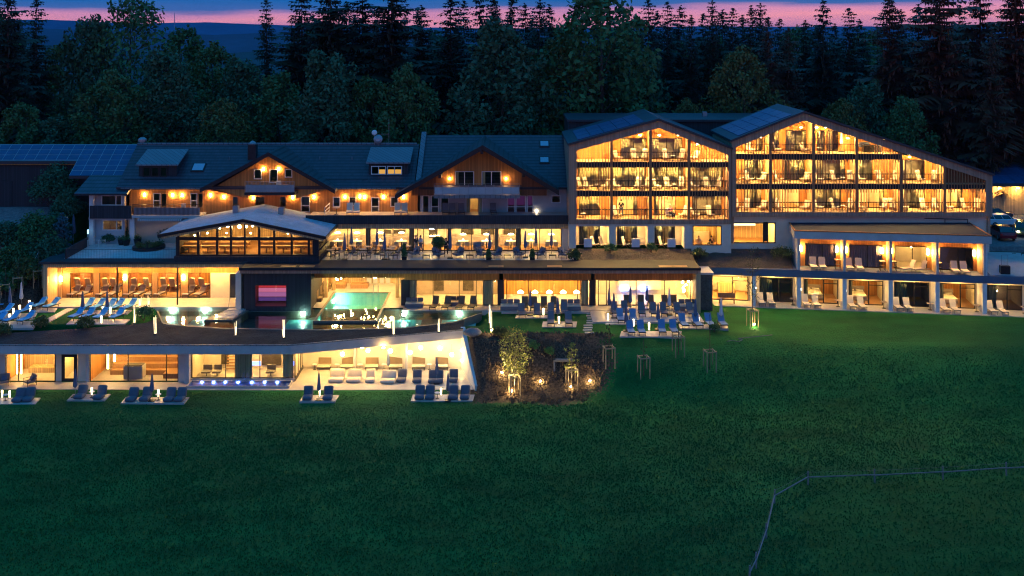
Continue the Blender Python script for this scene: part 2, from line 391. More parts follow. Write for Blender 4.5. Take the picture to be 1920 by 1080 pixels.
ca.data.foreach_set('color', [q for c in zc for q in (c[0], c[1], c[2], 1)])
me.polygons.foreach_set('use_smooth', [True]*len(fs))
m, nt, b = newmat('ground_cover')
at = nd(nt, 'ShaderNodeVertexColor', layer_name='zone'); sp = nd(nt, 'ShaderNodeSeparateColor'); nt.links.new(at.outputs[0], sp.inputs[0])
v = coords(nt); vst = coords(nt, (.4, 1.0, 1))
nA = noise(nt, v, .06, 4); nB = noise(nt, vst, .5, 5); nC = noise(nt, v, 6, 4); nD = noise(nt, vst, 18, 2)
f = mathn(nt, 'ADD', mathn(nt, 'MULTIPLY', nA, .75), mathn(nt, 'ADD', mathn(nt, 'MULTIPLY', nB, .8), mathn(nt, 'MULTIPLY', nD, .45)))
f = mathn(nt, 'MULTIPLY_ADD', f, 2.4, -1.85)
grass = mixc(nt, f, (.004, .070, .016), (.012, .165, .036))
lawn = mixc(nt, mathn(nt, 'MULTIPLY_ADD', mathn(nt, 'ADD', mathn(nt, 'MULTIPLY', nC, .5), nB), 2.0, -1.0), (.003, .072, .013), (.010, .150, .030))
pn = noise(nt, v, .35, 5); lawn = mixc(nt, mathn(nt, 'MULTIPLY', mathn(nt, 'GREATER_THAN', pn, .70), .35), lawn, (.02, .05, .02))
mul = mixc(nt, mathn(nt, 'MULTIPLY_ADD', nC, 2.6, -.8), (.020, .013, .010), (.14, .095, .066))
road = mixc(nt, mathn(nt, 'MULTIPLY_ADD', noise(nt, v, 3, 5), 1.8, -.4), (.13, .13, .13), (.30, .29, .28))
dist = mathn(nt, 'MULTIPLY_ADD', nB, .7, -.35)
mkr = nd(nt, 'ShaderNodeMapRange'); nt.links.new(mathn(nt, 'ADD', sp.outputs[0], mathn(nt, 'MULTIPLY', mathn(nt, 'ADD', dist, mathn(nt, 'MULTIPLY_ADD', nC, .8, -.4)), 1.5)), mkr.inputs['Value']); mkr.inputs['From Min'].default_value = .42; mkr.inputs['From Max'].default_value = .62; mk = mkr.outputs[0]
lk = mathn(nt, 'GREATER_THAN', mathn(nt, 'ADD', sp.outputs[1], mathn(nt, 'MULTIPLY', dist, .5)), .5)
rk = mathn(nt, 'GREATER_THAN', mathn(nt, 'ADD', sp.outputs[2], mathn(nt, 'MULTIPLY', dist, .5)), .5)
col = mixc(nt, lk, grass, lawn); col = mixc(nt, mk, col, mul); col = mixc(nt, rk, col, road)
nt.links.new(col, b.inputs['Base Color']); b.inputs['Roughness'].default_value = .9; b.inputs['Specular IOR Level'].default_value = .12
bump(nt, b, mathn(nt, 'ADD', nC, nD), .8, .12); me.materials.append(m)
o = bpy.data.objects.new('meadow', me); COL.objects.link(o); struct(o)
def hit(px, py):
    """where the view line through a pixel of the photograph meets the ground"""
    y = 50.0
    while y < 160:
        if Z(py, y) <= hgt(X(px, y), y): break
        y += .1
    return X(px, y), y, hgt(X(px, y), y)
# long grass of the meadow: tufts nobody could count
rg = random.Random(5); vs = []; fs = []
def tuft(x, y, z, h, w):
    for q in range(2):
        a = rg.uniform(0, 3.14); dx, dy = math.cos(a)*w, math.sin(a)*w; lx, ly = rg.gauss(0, .3)*h, rg.gauss(0, .3)*h
        i = len(vs); vs.extend([(x-dx, y-dy, z-.03), (x+dx, y+dy, z-.03), (x+lx, y+ly, z+h)]); fs.append((i, i+1, i+2))
cnt = 0
while cnt < 118000:
    y = 56+38*rg.random()**.8; x = rg.uniform(-.66, .66)*y
    if in_pad(x, y) and rg.random() < .5: continue
    if x < xw(y)+.3 and y > 90.2: continue
    zn = zone(x, y)
    hz_ = hgt(x, y)
    if zn[0] > .35 or rg.random() < .7*sm(1.2, 3.75, hz_) or (hz_ > 3.2 and (y > 101 or x < 20)): continue
    cl = math.sin(x*.8+2*math.sin(y*.31))*math.sin(y*.9+x*.2)
    if rg.random() > .8+.3*cl: continue
    tuft(x, y, hgt(x, y), rg.uniform(.04, .13)*(1-.72*max(sm(79, 88, y) if x < -1 else 0, sm(1.5, 3.6, hz_))), rg.uniform(.02, .06)); cnt += 1
me = bpy.data.meshes.new('meadow_grass'); me.from_pydata(vs, [], fs)
me.materials.append(leafmat('grass_blades', (.007, .142, .034), .25))
o = bpy.data.objects.new('meadow_grass', me); COL.objects.link(o)
tag(o, 'long dark green grass covering the sloping meadow', 'grass', kind='stuff')
# mulch and low planting on the slope beside the spa wing
vs = []; fs = []; cnt = 0
while cnt < 2600:
    y = rg.uniform(87, 95.6); x = rg.uniform(-4, 12)
    if zone(x, y)[0] < .45 or x < xw(y)+.4: continue
    if math.sin(x*2.1+1.3*y)+math.sin(y*2.7-x) < -.2: cnt += 1; continue
    tuft(x, y, hgt(x, y), rg.uniform(.06, .26), rg.uniform(.04, .09)); cnt += 1
me = bpy.data.meshes.new('ground_cover_plants'); me.from_pydata(vs, [], fs)
me.materials.append(leafmat('dry_ground_cover', (.15, .11, .065), .5))
o = bpy.data.objects.new('ground_cover_plants', me); COL.objects.link(o)
tag(o, 'brownish ground cover plants on the mulched slope beside the wing wall', 'ground cover', kind='stuff')
# far hills, with distance haze also put into their bluish forest colours
def ridge(name, y0, crest, seed, c, depth):
    r = random.Random(seed); vs = []; fs = []; N = 160
    ph = [r.uniform(0, 6.28) for _ in range(8)]
    for i in range(N+1):
        t = -1+2*i/N; x = t*y0*.75
        h = crest(960+x*1920/y0)
        h += sum(math.sin(t*k*5.1+ph[k])*y0*.00035/(k*.6+.6) for k in range(1, 8)) + r.uniform(-1, 1)*y0*.00022
        vs += [(x, y0-depth, -110), (x, y0-depth*.4, -60+.4*(h+60)), (x, y0, h), (x, y0+depth, -110)]
    for i in range(N):
        for q in range(3): a = i*4+q; fs.append((a, a+4, a+5, a+1))
    me = bpy.data.meshes.new(name); me.from_pydata(vs, [], fs)
    me.materials.append(vary(name+'_hazed_forest', c, .95, .004, .5, .03, 0))
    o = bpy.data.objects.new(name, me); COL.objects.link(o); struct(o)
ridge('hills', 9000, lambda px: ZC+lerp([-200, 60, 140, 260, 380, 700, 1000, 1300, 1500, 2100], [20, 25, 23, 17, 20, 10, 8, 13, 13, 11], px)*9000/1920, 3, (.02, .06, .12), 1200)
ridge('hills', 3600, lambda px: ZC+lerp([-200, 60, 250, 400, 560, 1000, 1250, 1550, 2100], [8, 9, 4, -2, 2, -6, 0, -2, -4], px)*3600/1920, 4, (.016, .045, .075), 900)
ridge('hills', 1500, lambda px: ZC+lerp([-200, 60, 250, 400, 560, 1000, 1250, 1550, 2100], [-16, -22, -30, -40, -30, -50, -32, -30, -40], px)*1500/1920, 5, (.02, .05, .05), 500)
# ------------------------------------------------------------------ trees
def leaf_cards(rnd, vs, fs, c, n, rad, size, flat=.8, up=.35):
    for _ in range(n):
        d = Vector((rnd.gauss(0,1), rnd.gauss(0,1), rnd.gauss(0,1)*flat)); d.normalize()
        p = c+d*rad*(rnd.random()**.45); p.z -= (1-flat)*0
        nn = Vector((rnd.gauss(0,1), rnd.gauss(0,1), rnd.gauss(0,1)+up)).normalized()
        u = nn.orthogonal().normalized(); w = nn.cross(u); a = rnd.uniform(0, 6.28)
        uu = u*math.cos(a)+w*math.sin(a); ww = nn.cross(uu); s = size*rnd.uniform(.6, 1.3)
        i = len(vs); vs.extend([p-uu*s, p-ww*s*.55, p+uu*s, p+ww*s*.55]); fs.append((i, i+1, i+2, i+3))
def mesh_obj(name, vs, fs, mat, parent, smooth=False):
    me = bpy.data.meshes.new(name); me.from_pydata([tuple(v) for v in vs], [], fs); me.materials.append(mat)
    if smooth: me.polygons.foreach_set('use_smooth', [True]*len(fs))
    o = bpy.data.objects.new(name, me); COL.objects.link(o); o.parent = parent; return o
LEAF = [leafmat('leaves_green', (.052, .150, .048)), leafmat('leaves_blue_green', (.040, .132, .066)), leafmat('leaves_olive', (.10, .135, .038))]
NEED = [leafmat('needles_dark', (.026, .054, .034)), leafmat('needles_brown', (.105, .070, .040)), leafmat('needles_blue', (.05, .11, .13))]
def deciduous(seed, h=20, w=11, lm=0, crown0=.12, ntuft=46, ncard=150, size=.30, label='', cat='tree', trunk=.3, name='broadleaf_tree'):
    rnd = random.Random(seed); t = thing(name, label, cat)
    tb = MB(); p = Vector((0,0,-1)); q = Vector((rnd.gauss(0,.3), rnd.gauss(0,.3), h*.4)); tb.tube(p, q, trunk, trunk*.7, 8); top = Vector((q.x+rnd.gauss(0,.5), q.y, h*.85)); tb.tube(q, top, trunk*.7, .05, 6)
    vs = []; fs = []
    for k in range(ntuft):
        u = (k+.5)/ntuft; zz = crown0+(1-crown0)*u
        prof = math.sin(math.pi*min(1, max(0.06, (zz-crown0*.6)/(1.04-crown0*.6)))**.8)**.7
        a = k*2.399+rnd.uniform(-.5, .5); rr = w*.5*prof*rnd.uniform(.45, 1.0)
        c = Vector((math.cos(a)*rr, math.sin(a)*rr, zz*h*.96)); rad = w*.5*rnd.uniform(.22, .36)*(.6+.5*prof)
        leaf_cards(rnd, vs, fs, c, ncard, rad, size, .7)
        st = Vector((c.x*.1, c.y*.1, max(h*.12, c.z-rr*.9)))
        if k % 2 == 0: tb.tube(st, c, trunk*.22, .03, 5, caps=False)
    tb.build('trunk', M['bark'], t, smooth=True); mesh_obj('crown', vs, fs, LEAF[lm], t); return t
def spruce(seed, h=26, w=8,  lm=0, bare=.08, label='', whorls=60, name='spruce_tree', dens=1.0):
    rnd = random.Random(seed); t = thing(name, label, 'tree')
    tb = MB(); tb.tube((0,0,-1), (0,0,h), h*.013, .02, 8)
    vs = []; fs = []
    lop = [rnd.uniform(.6, 1.25) for _ in range(7)]; gap = [rnd.uniform(0, 6.28) for _ in range(5)]; gz = [rnd.random() for _ in range(5)]
    for k in range(whorls):
        u = (k/(whorls-1))**.9; z0 = z = h*(bare+(1-bare)*u); L = w*.5*((1-u)**.56)*(rnd.uniform(.7, 1.12))+.12
        nb = max(4, int((8 if u < .7 else 6)*dens)); a0 = rnd.uniform(0, 6.28)
        for j in range(nb):
            if rnd.random() < .09: continue
            a = a0+j*6.283/nb+rnd.uniform(-.25, .25)
            if any(abs((a-g_+3.14)%6.283-3.14) < .55 and abs(u-q_) < .05 for g_, q_ in zip(gap, gz)): continue
            l = L*rnd.uniform(.5, 1.2)*(lop[int((a%6.283)/6.283*7)%7]*(1-u)+u)*(1+.28*math.sin(u*23+a*2)); d = Vector((math.cos(a), math.sin(a), 0)); side = Vector((-d.y, d.x, 0))
            droop = .45*(1-u)-.02; z = z0+rnd.uniform(-.25, .25)
            if l > 1.2 and j % 2 == 0: tb.tube((0,0,z), (d.x*l*.8, d.y*l*.8, z-droop*l*.8), .035, .01, 4, caps=False)
            steps = max(2, int(l/.42))
            for s in range(steps):
                fr = (s+.7)/steps; c = d*l*fr+Vector((0,0,z-droop*l*fr**1.3+.10*l*fr*fr)); wd = (.20+.12*l*(1-fr)+.08*l)*rnd.uniform(.7, 1.4)
                for sg in (-1, 1):
                    i = len(vs); tip = c+side*sg*wd*1.5+d*wd*.7+Vector((0,0,-wd*rnd.uniform(.35, .9)))
                    vs.extend([c-d*wd*.35, c+d*wd*.75, tip]); fs.append((i, i+1, i+2))
                i = len(vs); vs.extend([c-side*.14, c+side*.14, c+d*wd*.4+Vector((0,0,-wd*1.3))]); fs.append((i, i+1, i+2))
    tb.build('trunk', M['bark'], t, smooth=True); mesh_obj('crown', vs, fs, NEED[lm], t); return t
SP = [spruce(11, 26, 8.5, 0), spruce(12, 26, 7.2, 0, .12), spruce(13, 26, 9.5, 0, .05, whorls=66), spruce(14, 26, 6.0, 0, .2, whorls=52, dens=.85)]
SPB = [spruce(15, 26, 9.6, 1, .04, whorls=68, dens=1.2), spruce(16, 26, 8.6, 1, .08, whorls=62)]
DE = [deciduous(21, 20, 12, 0), deciduous(22, 20, 11, 1, ntuft=52), deciduous(23, 20, 10, 0, ntuft=42), deciduous(24, 20, 12, 2, ntuft=48)]
ASH = deciduous(25, 24, 13, 0, .38, ntuft=58, ncard=70, size=.30, trunk=.35, name='ash_tree')
TREES = [  # px, top py, depth, prototype, width factor, label
 (15,-45,140,SP[2],1,'tall dark spruce at the far left edge behind the solar roofed barn'),
 (68,-5,147,SP[1],.9,'dark spruce second from the left edge behind the barn'),
 (100,215,134,DE[1],.9,'low bushy tree just behind the ridge of the solar roof'),
 (40,190,132,DE[2],.8,'round bushy tree at the left edge behind the solar roof'),
 (122,75,152,DE[2],1,'broadleaf tree beside the gap with the far hills'),
 (172,28,150,DE[1],.9,'slender broadleaf tree left of the tall feathery ash'),
 (250,-14,152,ASH,1.05,'tall feathery ash standing open against the pink dusk sky'),
 (215,130,136,DE[0],1,'dense green tree low in front of the feathery ash'),
 (310,95,140,DE[1],1,'broad green tree in front of the ash and right of it'),
 (345,48,160,DE[2],1,'round topped tree below the radio mast on the ridge'),
 (400,78,152,DE[0],1,'dark broadleaf tree right of the round topped one'),
 (455,108,146,DE[1],1,'bluish broadleaf tree left of the lone thin spruce'),
 (420,185,133,DE[3],.8,'low olive tree behind the main roof ridge on the left'),
 (520,135,140,DE[0],.9,'broadleaf tree under the lone thin spruce'),
 (500,-6,156,SP[3],.85,'lone thin spruce standing clear against the pink band'),
 (566,-20,150,SP[0],1,'dark spruce next to the lone thin one'),
 (620,-70,148,SP[2],1.1,'broad dark spruce rising past the frame above the satellite dish'),
 (612,95,134,DE[1],1,'bluish tree in front of the dark spruces left of the dish'),
 (680,-40,152,SP[1],1.1,'dark spruce with the bare branch behind the satellite dish'),
 (735,-75,146,SP[2],1.1,'broad dark spruce right of the satellite dish'),
 (790,12,156,SP[0],1,'dark spruce with its tip under the blue gap of sky'),
 (845,-5,150,SP[1],1.1,'dark spruce left behind the big rounded ash'),
 (900,-18,158,SP[0],1,'pointed spruce behind the big rounded tree'),
 (960,-8,160,SP[1],1,'spruce between the two large broadleaf trees'),
 (935,35,138,DE[1],1.25,'big rounded blue green tree over the right hand gable'),
 (1012,-6,158,SP[0],.9,'spruce with a broken top beside the great maple'),
 (1060,60,146,DE[3],1.0,'olive tree with bare forked trunks left of the great maple'),
 (1120,-35,142,DE[0],1.35,'great maple rising past the frame behind the first timber wing'),
 (1180,45,150,DE[1],1,'broadleaf tree at the right flank of the great maple'),
 (1216,0,158,SP[3],1.1,'spruce standing free beside the great maple'),
 (1252,4,160,SP[3],.9,'thin spruce above the first timber gable ridge'),
 (1296,30,154,SP[1],.9,'short spruce right of the thin one over the first gable'),
 (1336,2,156,SP[0],.85,'full spruce in the middle of the row over the pink sky'),
 (1374,16,160,SP[3],1,'slim spruce behind the middle of the spruce row'),
 (1408,12,158,SP[1],.8,'narrow spruce with twin tip left of the brown spruces'),
 (1388,86,140,DE[3],.9,'olive broadleaf tree between the two timber gables'),
 (1440,34,148,SPB[1],.9,'brownish flat topped spruce left of the second gable ridge'),
 (1478,52,150,SPB[1],.8,'brownish spruce behind the ridge of the second gable'),
 (1543,0,152,SP[0],1,'regular pointed spruce alone right of the second ridge'),
 (1592,16,156,SP[3],1.1,'dark spruce with a ragged top above the big roof slope'),
 (1625,150,138,DE[1],.8,'pale green young tree behind the long roof slope'),
 (1580,185,136,DE[3],.7,'small bush like tree behind the ridge of the second gable'),
 (1668,-8,148,SPB[0],1,'ragged brown spruce with a mistletoe ball'),
 (1722,10,152,SP[1],1,'dark spruce behind the tall brown spruces'),
 (1762,-85,142,SPB[0],1.15,'massive brown spruce rising past the frame on the right'),
 (1838,-60,150,SPB[1],1.1,'tall brown spruce right of the massive one'),
 (1905,-85,140,SPB[0],1.15,'massive brown spruce at the right edge behind the shed'),
 (1860,60,136,SPB[1],.7,'lower brown spruce behind the shed roof'),
 (1290,185,136,DE[3],.6,'small olive tree behind the dark flat roof between the gables'),
 (1700,180,134,DE[0],.7,'green tree low behind the long roof slope on the right'),
 (760,120,134,DE[0],.8,'dark broadleaf tree behind the firewall parapet'),
 (690,140,136,DE[2],.8,'dark broadleaf tree directly behind the satellite dish'),
]
GRP = 'trees of the wood behind the hotel'
for k, (px, py, D, pr, wf, lb) in enumerate(TREES):
    z0 = 8.0; H = Z(py, D)-z0; base = 26 if pr in SP+SPB else (24 if pr is ASH else 20)
    s = H/base; sw = (.75+.25*s)*wf*((1.35 if 530 < px < 870 else 1.1) if pr in SP+SPB else 1.0)
    put(pr, (X(px, D), D, z0), random.uniform(0, 6.28), lb, GRP, (sw, sw, s))
for i, (px, py, D) in enumerate([(1232, 22, 172), (1275, 12, 170), (1318, 26, 168), (1355, 20, 172), (1392, 30, 166), (1425, 8, 170), (1462, 36, 172), (1510, 40, 175), (1565, 46, 172), (1612, 38, 168), (870, 2, 172), (925, -4, 170), (1030, 10, 172), (985, 8, 168), (560, 40, 172), (650, 5, 168), (760, 30, 170), (1690, 20, 166), (1800, 10, 168)]):
    H = Z(py, D)-7; s = H/26; put(SP[(i*7+1) % 4], (X(px, D), D, 7.0), i*1.3, 'spruce in the second row of the wood', 'spruces in the second row of the wood', (s*1.1, s*1.1, s))
rt = random.Random(77); k = 0
for i in range(-8, 75):
    px = -30+i*30+rt.uniform(-14, 14); D = rt.uniform(168, 205)
    if 60 < px < 190 or 300 < px < 540: top = rt.uniform(120, 180)
    elif 190 <= px <= 300: top = rt.uniform(90, 130)
    elif px > 1190: top = rt.uniform(45, 115)
    else: top = rt.uniform(14, 60)
    pr = SP[k % 4] if rt.random() < .8 else DE[k % 3]; k += 1
    H = Z(top, D)-6; s = H/(26 if pr in SP else 20)
    put(pr, (X(px, D), D, 6.0), rt.uniform(0, 6.28), 'dark tree half hidden deep in the wood behind the front row', 'half hidden trees deep in the wood', (.8+.2*s, .8+.2*s, s))
# ------------------------------------------------------------------ building helpers
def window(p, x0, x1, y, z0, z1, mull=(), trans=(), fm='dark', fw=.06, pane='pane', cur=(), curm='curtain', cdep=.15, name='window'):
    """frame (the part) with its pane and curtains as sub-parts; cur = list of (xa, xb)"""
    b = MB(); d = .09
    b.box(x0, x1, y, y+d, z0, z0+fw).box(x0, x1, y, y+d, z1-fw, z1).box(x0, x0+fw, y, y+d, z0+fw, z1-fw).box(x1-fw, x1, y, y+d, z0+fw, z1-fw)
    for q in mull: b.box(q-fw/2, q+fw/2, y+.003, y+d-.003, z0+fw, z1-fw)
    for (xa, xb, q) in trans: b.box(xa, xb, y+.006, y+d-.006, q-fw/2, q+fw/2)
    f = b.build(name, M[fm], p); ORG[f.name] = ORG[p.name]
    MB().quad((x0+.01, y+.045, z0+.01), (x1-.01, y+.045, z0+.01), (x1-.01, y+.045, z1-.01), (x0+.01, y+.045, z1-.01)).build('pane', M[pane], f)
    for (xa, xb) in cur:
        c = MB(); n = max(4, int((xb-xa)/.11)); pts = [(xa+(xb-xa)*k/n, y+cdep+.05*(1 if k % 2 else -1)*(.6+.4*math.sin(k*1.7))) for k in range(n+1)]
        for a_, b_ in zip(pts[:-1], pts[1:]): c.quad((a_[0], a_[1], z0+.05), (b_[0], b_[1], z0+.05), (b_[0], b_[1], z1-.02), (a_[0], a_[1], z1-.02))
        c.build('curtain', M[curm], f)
    return f
def room(p, x0, x1, y0, y1, z0, z1, wall='plaster', floor='wood', ceil='white', name='room', back=None):
    b = MB()
    b.quad((x0,y0,z0),(x1,y0,z0),(x1,y1,z0),(x0,y1,z0)); b.mi = 1
    b.quad((x0,y1,z0),(x1,y1,z0),(x1,y1,z1),(x0,y1,z1)); b.mi = 2
    b.quad((x0,y0,z0),(x0,y1,z0),(x0,y1,z1),(x0,y0,z1)).quad((x1,y1,z0),(x1,y0,z0),(x1,y0,z1),(x1,y1,z1)); b.mi = 3
    b.quad((x0,y0,z1),(x0,y1,z1),(x1,y1,z1),(x1,y0,z1))
    return b.build(name, [M[floor], M[back or wall], M[wall], M[ceil]], p)
def lamp(p, x, y, z, r, mat, name='ceiling_lamp'):
    return MB().ball((x, y, z), r, 6, 4).build(name, M[mat], p, smooth=True)
def discs(p, pts, r, mat, name='ceiling_lamp'):
    for (x, y, z) in pts: MB().lathe([(r, -.05), (r, 0)], (x, y, z), 8).build(name, M[mat], p)
def walllamp(p, x, y, z, w=.11, h=.3, mat='L_wall'):
    return MB().box(x-w/2, x+w/2, y-.14, y-.02, z-h/2, z+h/2).build('wall_lamp', M[mat], p)
def wallwith(b, x0, x1, y0, y1, z0, z1, holes):
    """wall strip between x0 and x1 with rectangular holes (xa, xb, za, zb), sorted"""
    x = x0
    for (xa, xb, za, zb) in sorted(holes):
        if xa > x: b.box(x, xa, y0, y1, z0, z1)
        if za > z0: b.box(xa, xb, y0, y1, z0, za)
        if zb < z1: b.box(xa, xb, y0, y1, zb, z1)
        x = xb
    if x < x1: b.box(x, x1, y0, y1, z0, z1)
    return b
def bars(x0, x1, y, z0, z1, step=.17, w=.035, d=.06, ztop=None):
    b = MB(); n = max(1, int(round((x1-x0)/step)))
    for k in range(n+1):
        x = x0+(x1-x0)*k/n; zt = z1 if ztop is None else min(z1, ztop(x))
        if zt > z0+.1: b.box(x-w/2, x+w/2, y, y+d, z0, zt)
    return b
def slab2(b, xa, za, xb, zb, y0, y1, t):     # sloped slab, top edge from (xa,za) to (xb,zb)
    b.prism_y([(xa, za-t), (xb, zb-t), (xb, zb), (xa, za)], y0, y1); return b
# ------------------------------------------------------------------ the two gabled timber wings
def wing(root, D0, xo, poly, inner, posts, rows, zbase, cells, depth, ridge_x, roofback):
    """poly: outer fascia line [(x,z)...] left eave, apex, right eave; rows: floor heights from the top; cells: list per row"""
    s = D0
    (xl, zl), (xa, za), (xr, zr) = poly
    il, ir = inner
    def top(x): return zl+(za-zl)*(x-xl)/(xa-xl) if x < xa else za+(zr-za)*(x-xa)/(xr-xa)
    T = .78
    fr = MB()       # front frame: jambs, raking fascia, base band
    fr.prism_y([(xl, zbase-.5), (il, zbase-.5), (il, top(il)-T), (xa, za-T), (ir, top(ir)-T), (ir, zbase-.5), (xr, zbase-.5), (xr, zr), (xa, za), (xl, zl)], D0-.12, D0+.32)
    fr.box(il, ir, D0-.10, D0+.3, zbase-.5, zbase-.06)
    fr.build('gable_frame', M['timber_grey'], root)
    back = D0+depth
    MB().prism_y([(xl+.02, zbase-3.4), (xl+.3, zbase-3.4), (xl+.3, top(xl+.3)-.3), (xl+.02, zl-.3)], D0+.32, roofback-.3).build('side_wall', M['timber_grey'], root)
    MB().prism_y([(xr-.3, zbase-3.4), (xr-.02, zbase-3.4), (xr-.02, zr-.3), (xr-.3, top(xr-.3)-.3)], D0+.32, roofback-.3).build('side_wall', M['timber_grey'], root)
    rf = MB(); 
    slab2(rf, xl-.15, zl+.20-.02, xa, za+.26, D0-.35, roofback, .22); slab2(rf, xa, za+.26, xr+.15, zr+.20-.05, D0-.35, roofback, .22)
    rfo = rf.build('roof', M['panelroof'], root); ORG[rfo.name] = ORG[root.name]
    ru = MB()      # pv panels lying on the left slope
    nlen = 6
    for k in range(nlen):
        u0 = .10+k*.15; u1 = u0+.142
        if u1 > .985: break
        for j in range(3):
            y0 = D0+.3+j*3.2; y1 = y0+3.1
            if y1 > roofback-.6: break
            xq = lambda u: xl+(xa-xl)*u
            zq = lambda u: zl+.25+(za-zl)*u
            ru.hexa([(xq(u0), y0, zq(u0)), (xq(u1), y0, zq(u1)), (xq(u1), y1, zq(u1)), (xq(u0), y1, zq(u0))], [(xq(u0), y0, zq(u0)+.06), (xq(u1), y0, zq(u1)+.06), (xq(u1), y1, zq(u1)+.06), (xq(u0), y1, zq(u0)+.06)])
    ru.build('solar_panels', M['pv'], rfo)
    # balcony slabs with their dark edge
    for r, zf in enumerate(rows):
        x0, x1 = il, ir
        if top(ir)-T < zf+.3:      # the slab stops under the rake
            x1 = xa+(xr-xa)*((za-T-.1)-zf)/(za-zr)
        MB().box(x0, x1, D0+.02, D0+2.6, zf-.30, zf).build('balcony_slab', M['timber_pale'], root)
        if r < len(rows)-1 or True:
            MB().box(x0, x1, D0-.04, D0+.016, zf-.62, zf-.04).build('slab_edge', M['black'], root) if r < len(rows)-1 else None
    for x in posts:
        zt = min(top(x)-T, 99); MB().box(x-.14, x+.14, D0-.06, D0+.24, zbase, zt).build('post', M['wood'], root)
    # partitions, rear wall with openings, windows, slats, rails
    rw = MB(); nrow = len(rows)
    for r, zf in enumerate(rows):
        hi = rows[r-1]-.32 if r > 0 else None
        yb = D0+2.3
        cs = cells[r]
        for c in cs:
            x0, x1 = c['x']; zc = hi
            if zc is None or top(x0)-T-.02 < zc or top(x1)-T-.02 < zc:
                ztop = lambda x: min(top(x)-T+.3, hi if hi else 99)
            else: ztop = lambda x: zc
            if c.get('closed'):
                pan = MB(); pan.prism_y([(x0+.03, zf-.28), (x1, zf-.28), (x1, ztop(x1)-.1), (x0+.03, ztop(x0)-.1)], D0+.5, D0+.6); pan.build('timber_panel', M['timber_red'], root)
            else:
                hs = []
                zw1 = zf+2.25
                for w in c.get('win', ()):
                    hs.append((w[0], w[1], zf+.04, min(zw1, ztop((w[0]+w[1])/2)-.25)))
                # rear wall
                lim = max(zf+2.3, 0)
                if hi: wallwith(rw, x0, x1, yb, yb+.12, zf, hi, hs) if ztop(x0) >= hi-.01 and ztop(x1) >= hi-.01 else None
                if not hi or ztop(x0) < hi-.01 or ztop(x1) < hi-.01:
                    zs = min(zf+2.3, min(ztop(x0), ztop(x1)))
                    if hs: zs = max(h[3] for h in hs)+.02
                    cuts = [(x0, x1, zf)]
                    if hs:
                        wa, wb_ = max(x0, min(h[0] for h in hs)-.1), min(x1, max(h[1] for h in hs)+.1)
                        wallwith(rw, wa, wb_, yb, yb+.12, zf, zs, hs); cuts = [(x0, wa, zf), (wa, wb_, zs), (wb_, x1, zf)]
                    for (ca, cb, cz) in cuts:
                        if cb-ca < .02: continue
                        pl = [(ca, cz), (cb, cz), (cb, max(cz+.02, ztop(cb)))] + ([(xa, za-T+.3)] if ca < xa < cb and not hi else []) + [(ca, max(cz+.02, ztop(ca)))]
                        rw.prism_y(pl, yb, yb+.12)
                for w, h in zip(c.get('win', ()), hs):
                    dark = w[2] if len(w) > 2 else 'd'
                    wd = w[1]-w[0]
                    if dark == 'l': rm = room(root, w[0]-.2, w[1]+.2, yb+.125, yb+3.5, zf+.02, h[3]+.12, 'plaster', 'wood'); discs(root, [((w[0]+w[1])/2, yb+1.8, h[3]+.05)], .22, 'L_room')
                    else: room(root, w[0]-.1, w[1]+.1, yb+.125, yb+1.9, zf+.02, h[3]+.1, 'cream', 'wood', 'white')
                    cu = [(w[0]+wd*a, w[0]+wd*b) for a, b in (w[3] if len(w) > 3 else [(0, .4)])]
                    window(root, w[0], w[1], yb-.03, zf+.05, h[3], mull=[w[0]+wd*.5], cur=cu)
            # partition to the right of the cell
            if c.get('part', 1) and x1 < ir-.3:
                zz = ztop(x1); MB().box(x1-.05, x1+.05, D0+.25, D0+2.3, zf, zz).build('partition', M['timber_pale'], root)
            # rail: handrail and thin bars
            if not c.get('closed') and c.get('rail', 1):
                rb = bars(x0+.06, x1-.06, D0+.03, zf, zf+1.0, .29, .03, .03, lambda x: top(x)-T); xe = x1-.03
                while top(xe)-T < zf+1.05 and xe > x0+.3: xe -= .1
                xs = x0+.03
                while top(xs)-T < zf+1.05 and xs < xe: xs += .1
                rb.box(xs, xe, D0+.02, D0+.075, zf+.96, zf+1.04); rb.build('railing', M['dark'], root)
            for (sa, sb) in c.get('slat', ()):
                zt = hi+.32-.5 if hi else 99
                b = bars(sa, sb, D0-.10, zf-.02, zf+2.5 if hi else zf+2.2, .29, .075, .07, lambda x: top(x)-T+.02); b.box(sa, sb, D0-.095, D0-.035, zf-.10, zf-.02); b.build('slat_screen', M['slat'], root)
            if c.get('fringe', 1) and r < nrow-1:
                bars(x0+.05, x1-.05, D0-.11, zf-.95, zf-.02, .29, .07, .06).build('slat_fringe', M['slat'], root)
            if not c.get('closed'):
                xm = (x0+x1)/2; zt = min(ztop(xm), zf+2.75)
                discs(root, [(xq, D0+.75, min(zt, ztop(xq))-.03) for xq in (xm-.25*(x1-x0), xm+.25*(x1-x0))], .12, ('L_balcony', 'L_balcony_gold', 'L_balcony_dim', 'L_balcony', 'L_balcony_gold', 'L_balcony_dim', 'L_balcony_gold')[(int(x0*3.7)+r*3)%7], 'balcony_lamp')
    rw.build('rear_wall', M['timber'], root)
    ce = MB()      # underside of the roof over the balconies
    ce.quad((il, D0+.2, top(il)-T+.28), (xa, D0+.2, za-T+.28), (xa, D0+2.4, za-T+.28), (il, D0+2.4, top(il)-T+.28)).quad((xa, D0+.2, za-T+.28), (ir, D0+.2, top(ir)-T+.28), (ir, D0+2.4, top(ir)-T+.28), (xa, D0+2.4, za-T+.28))
    ce.build('roof_soffit', M['timber'], root)
    return top
D = 108
def px(p): return X(p, D)
mroot = thing('hotel_wing', 'smaller timber balcony wing with a symmetrical gable and three rows of balconies', 'hotel wing', (px(1220), D, 8.9))
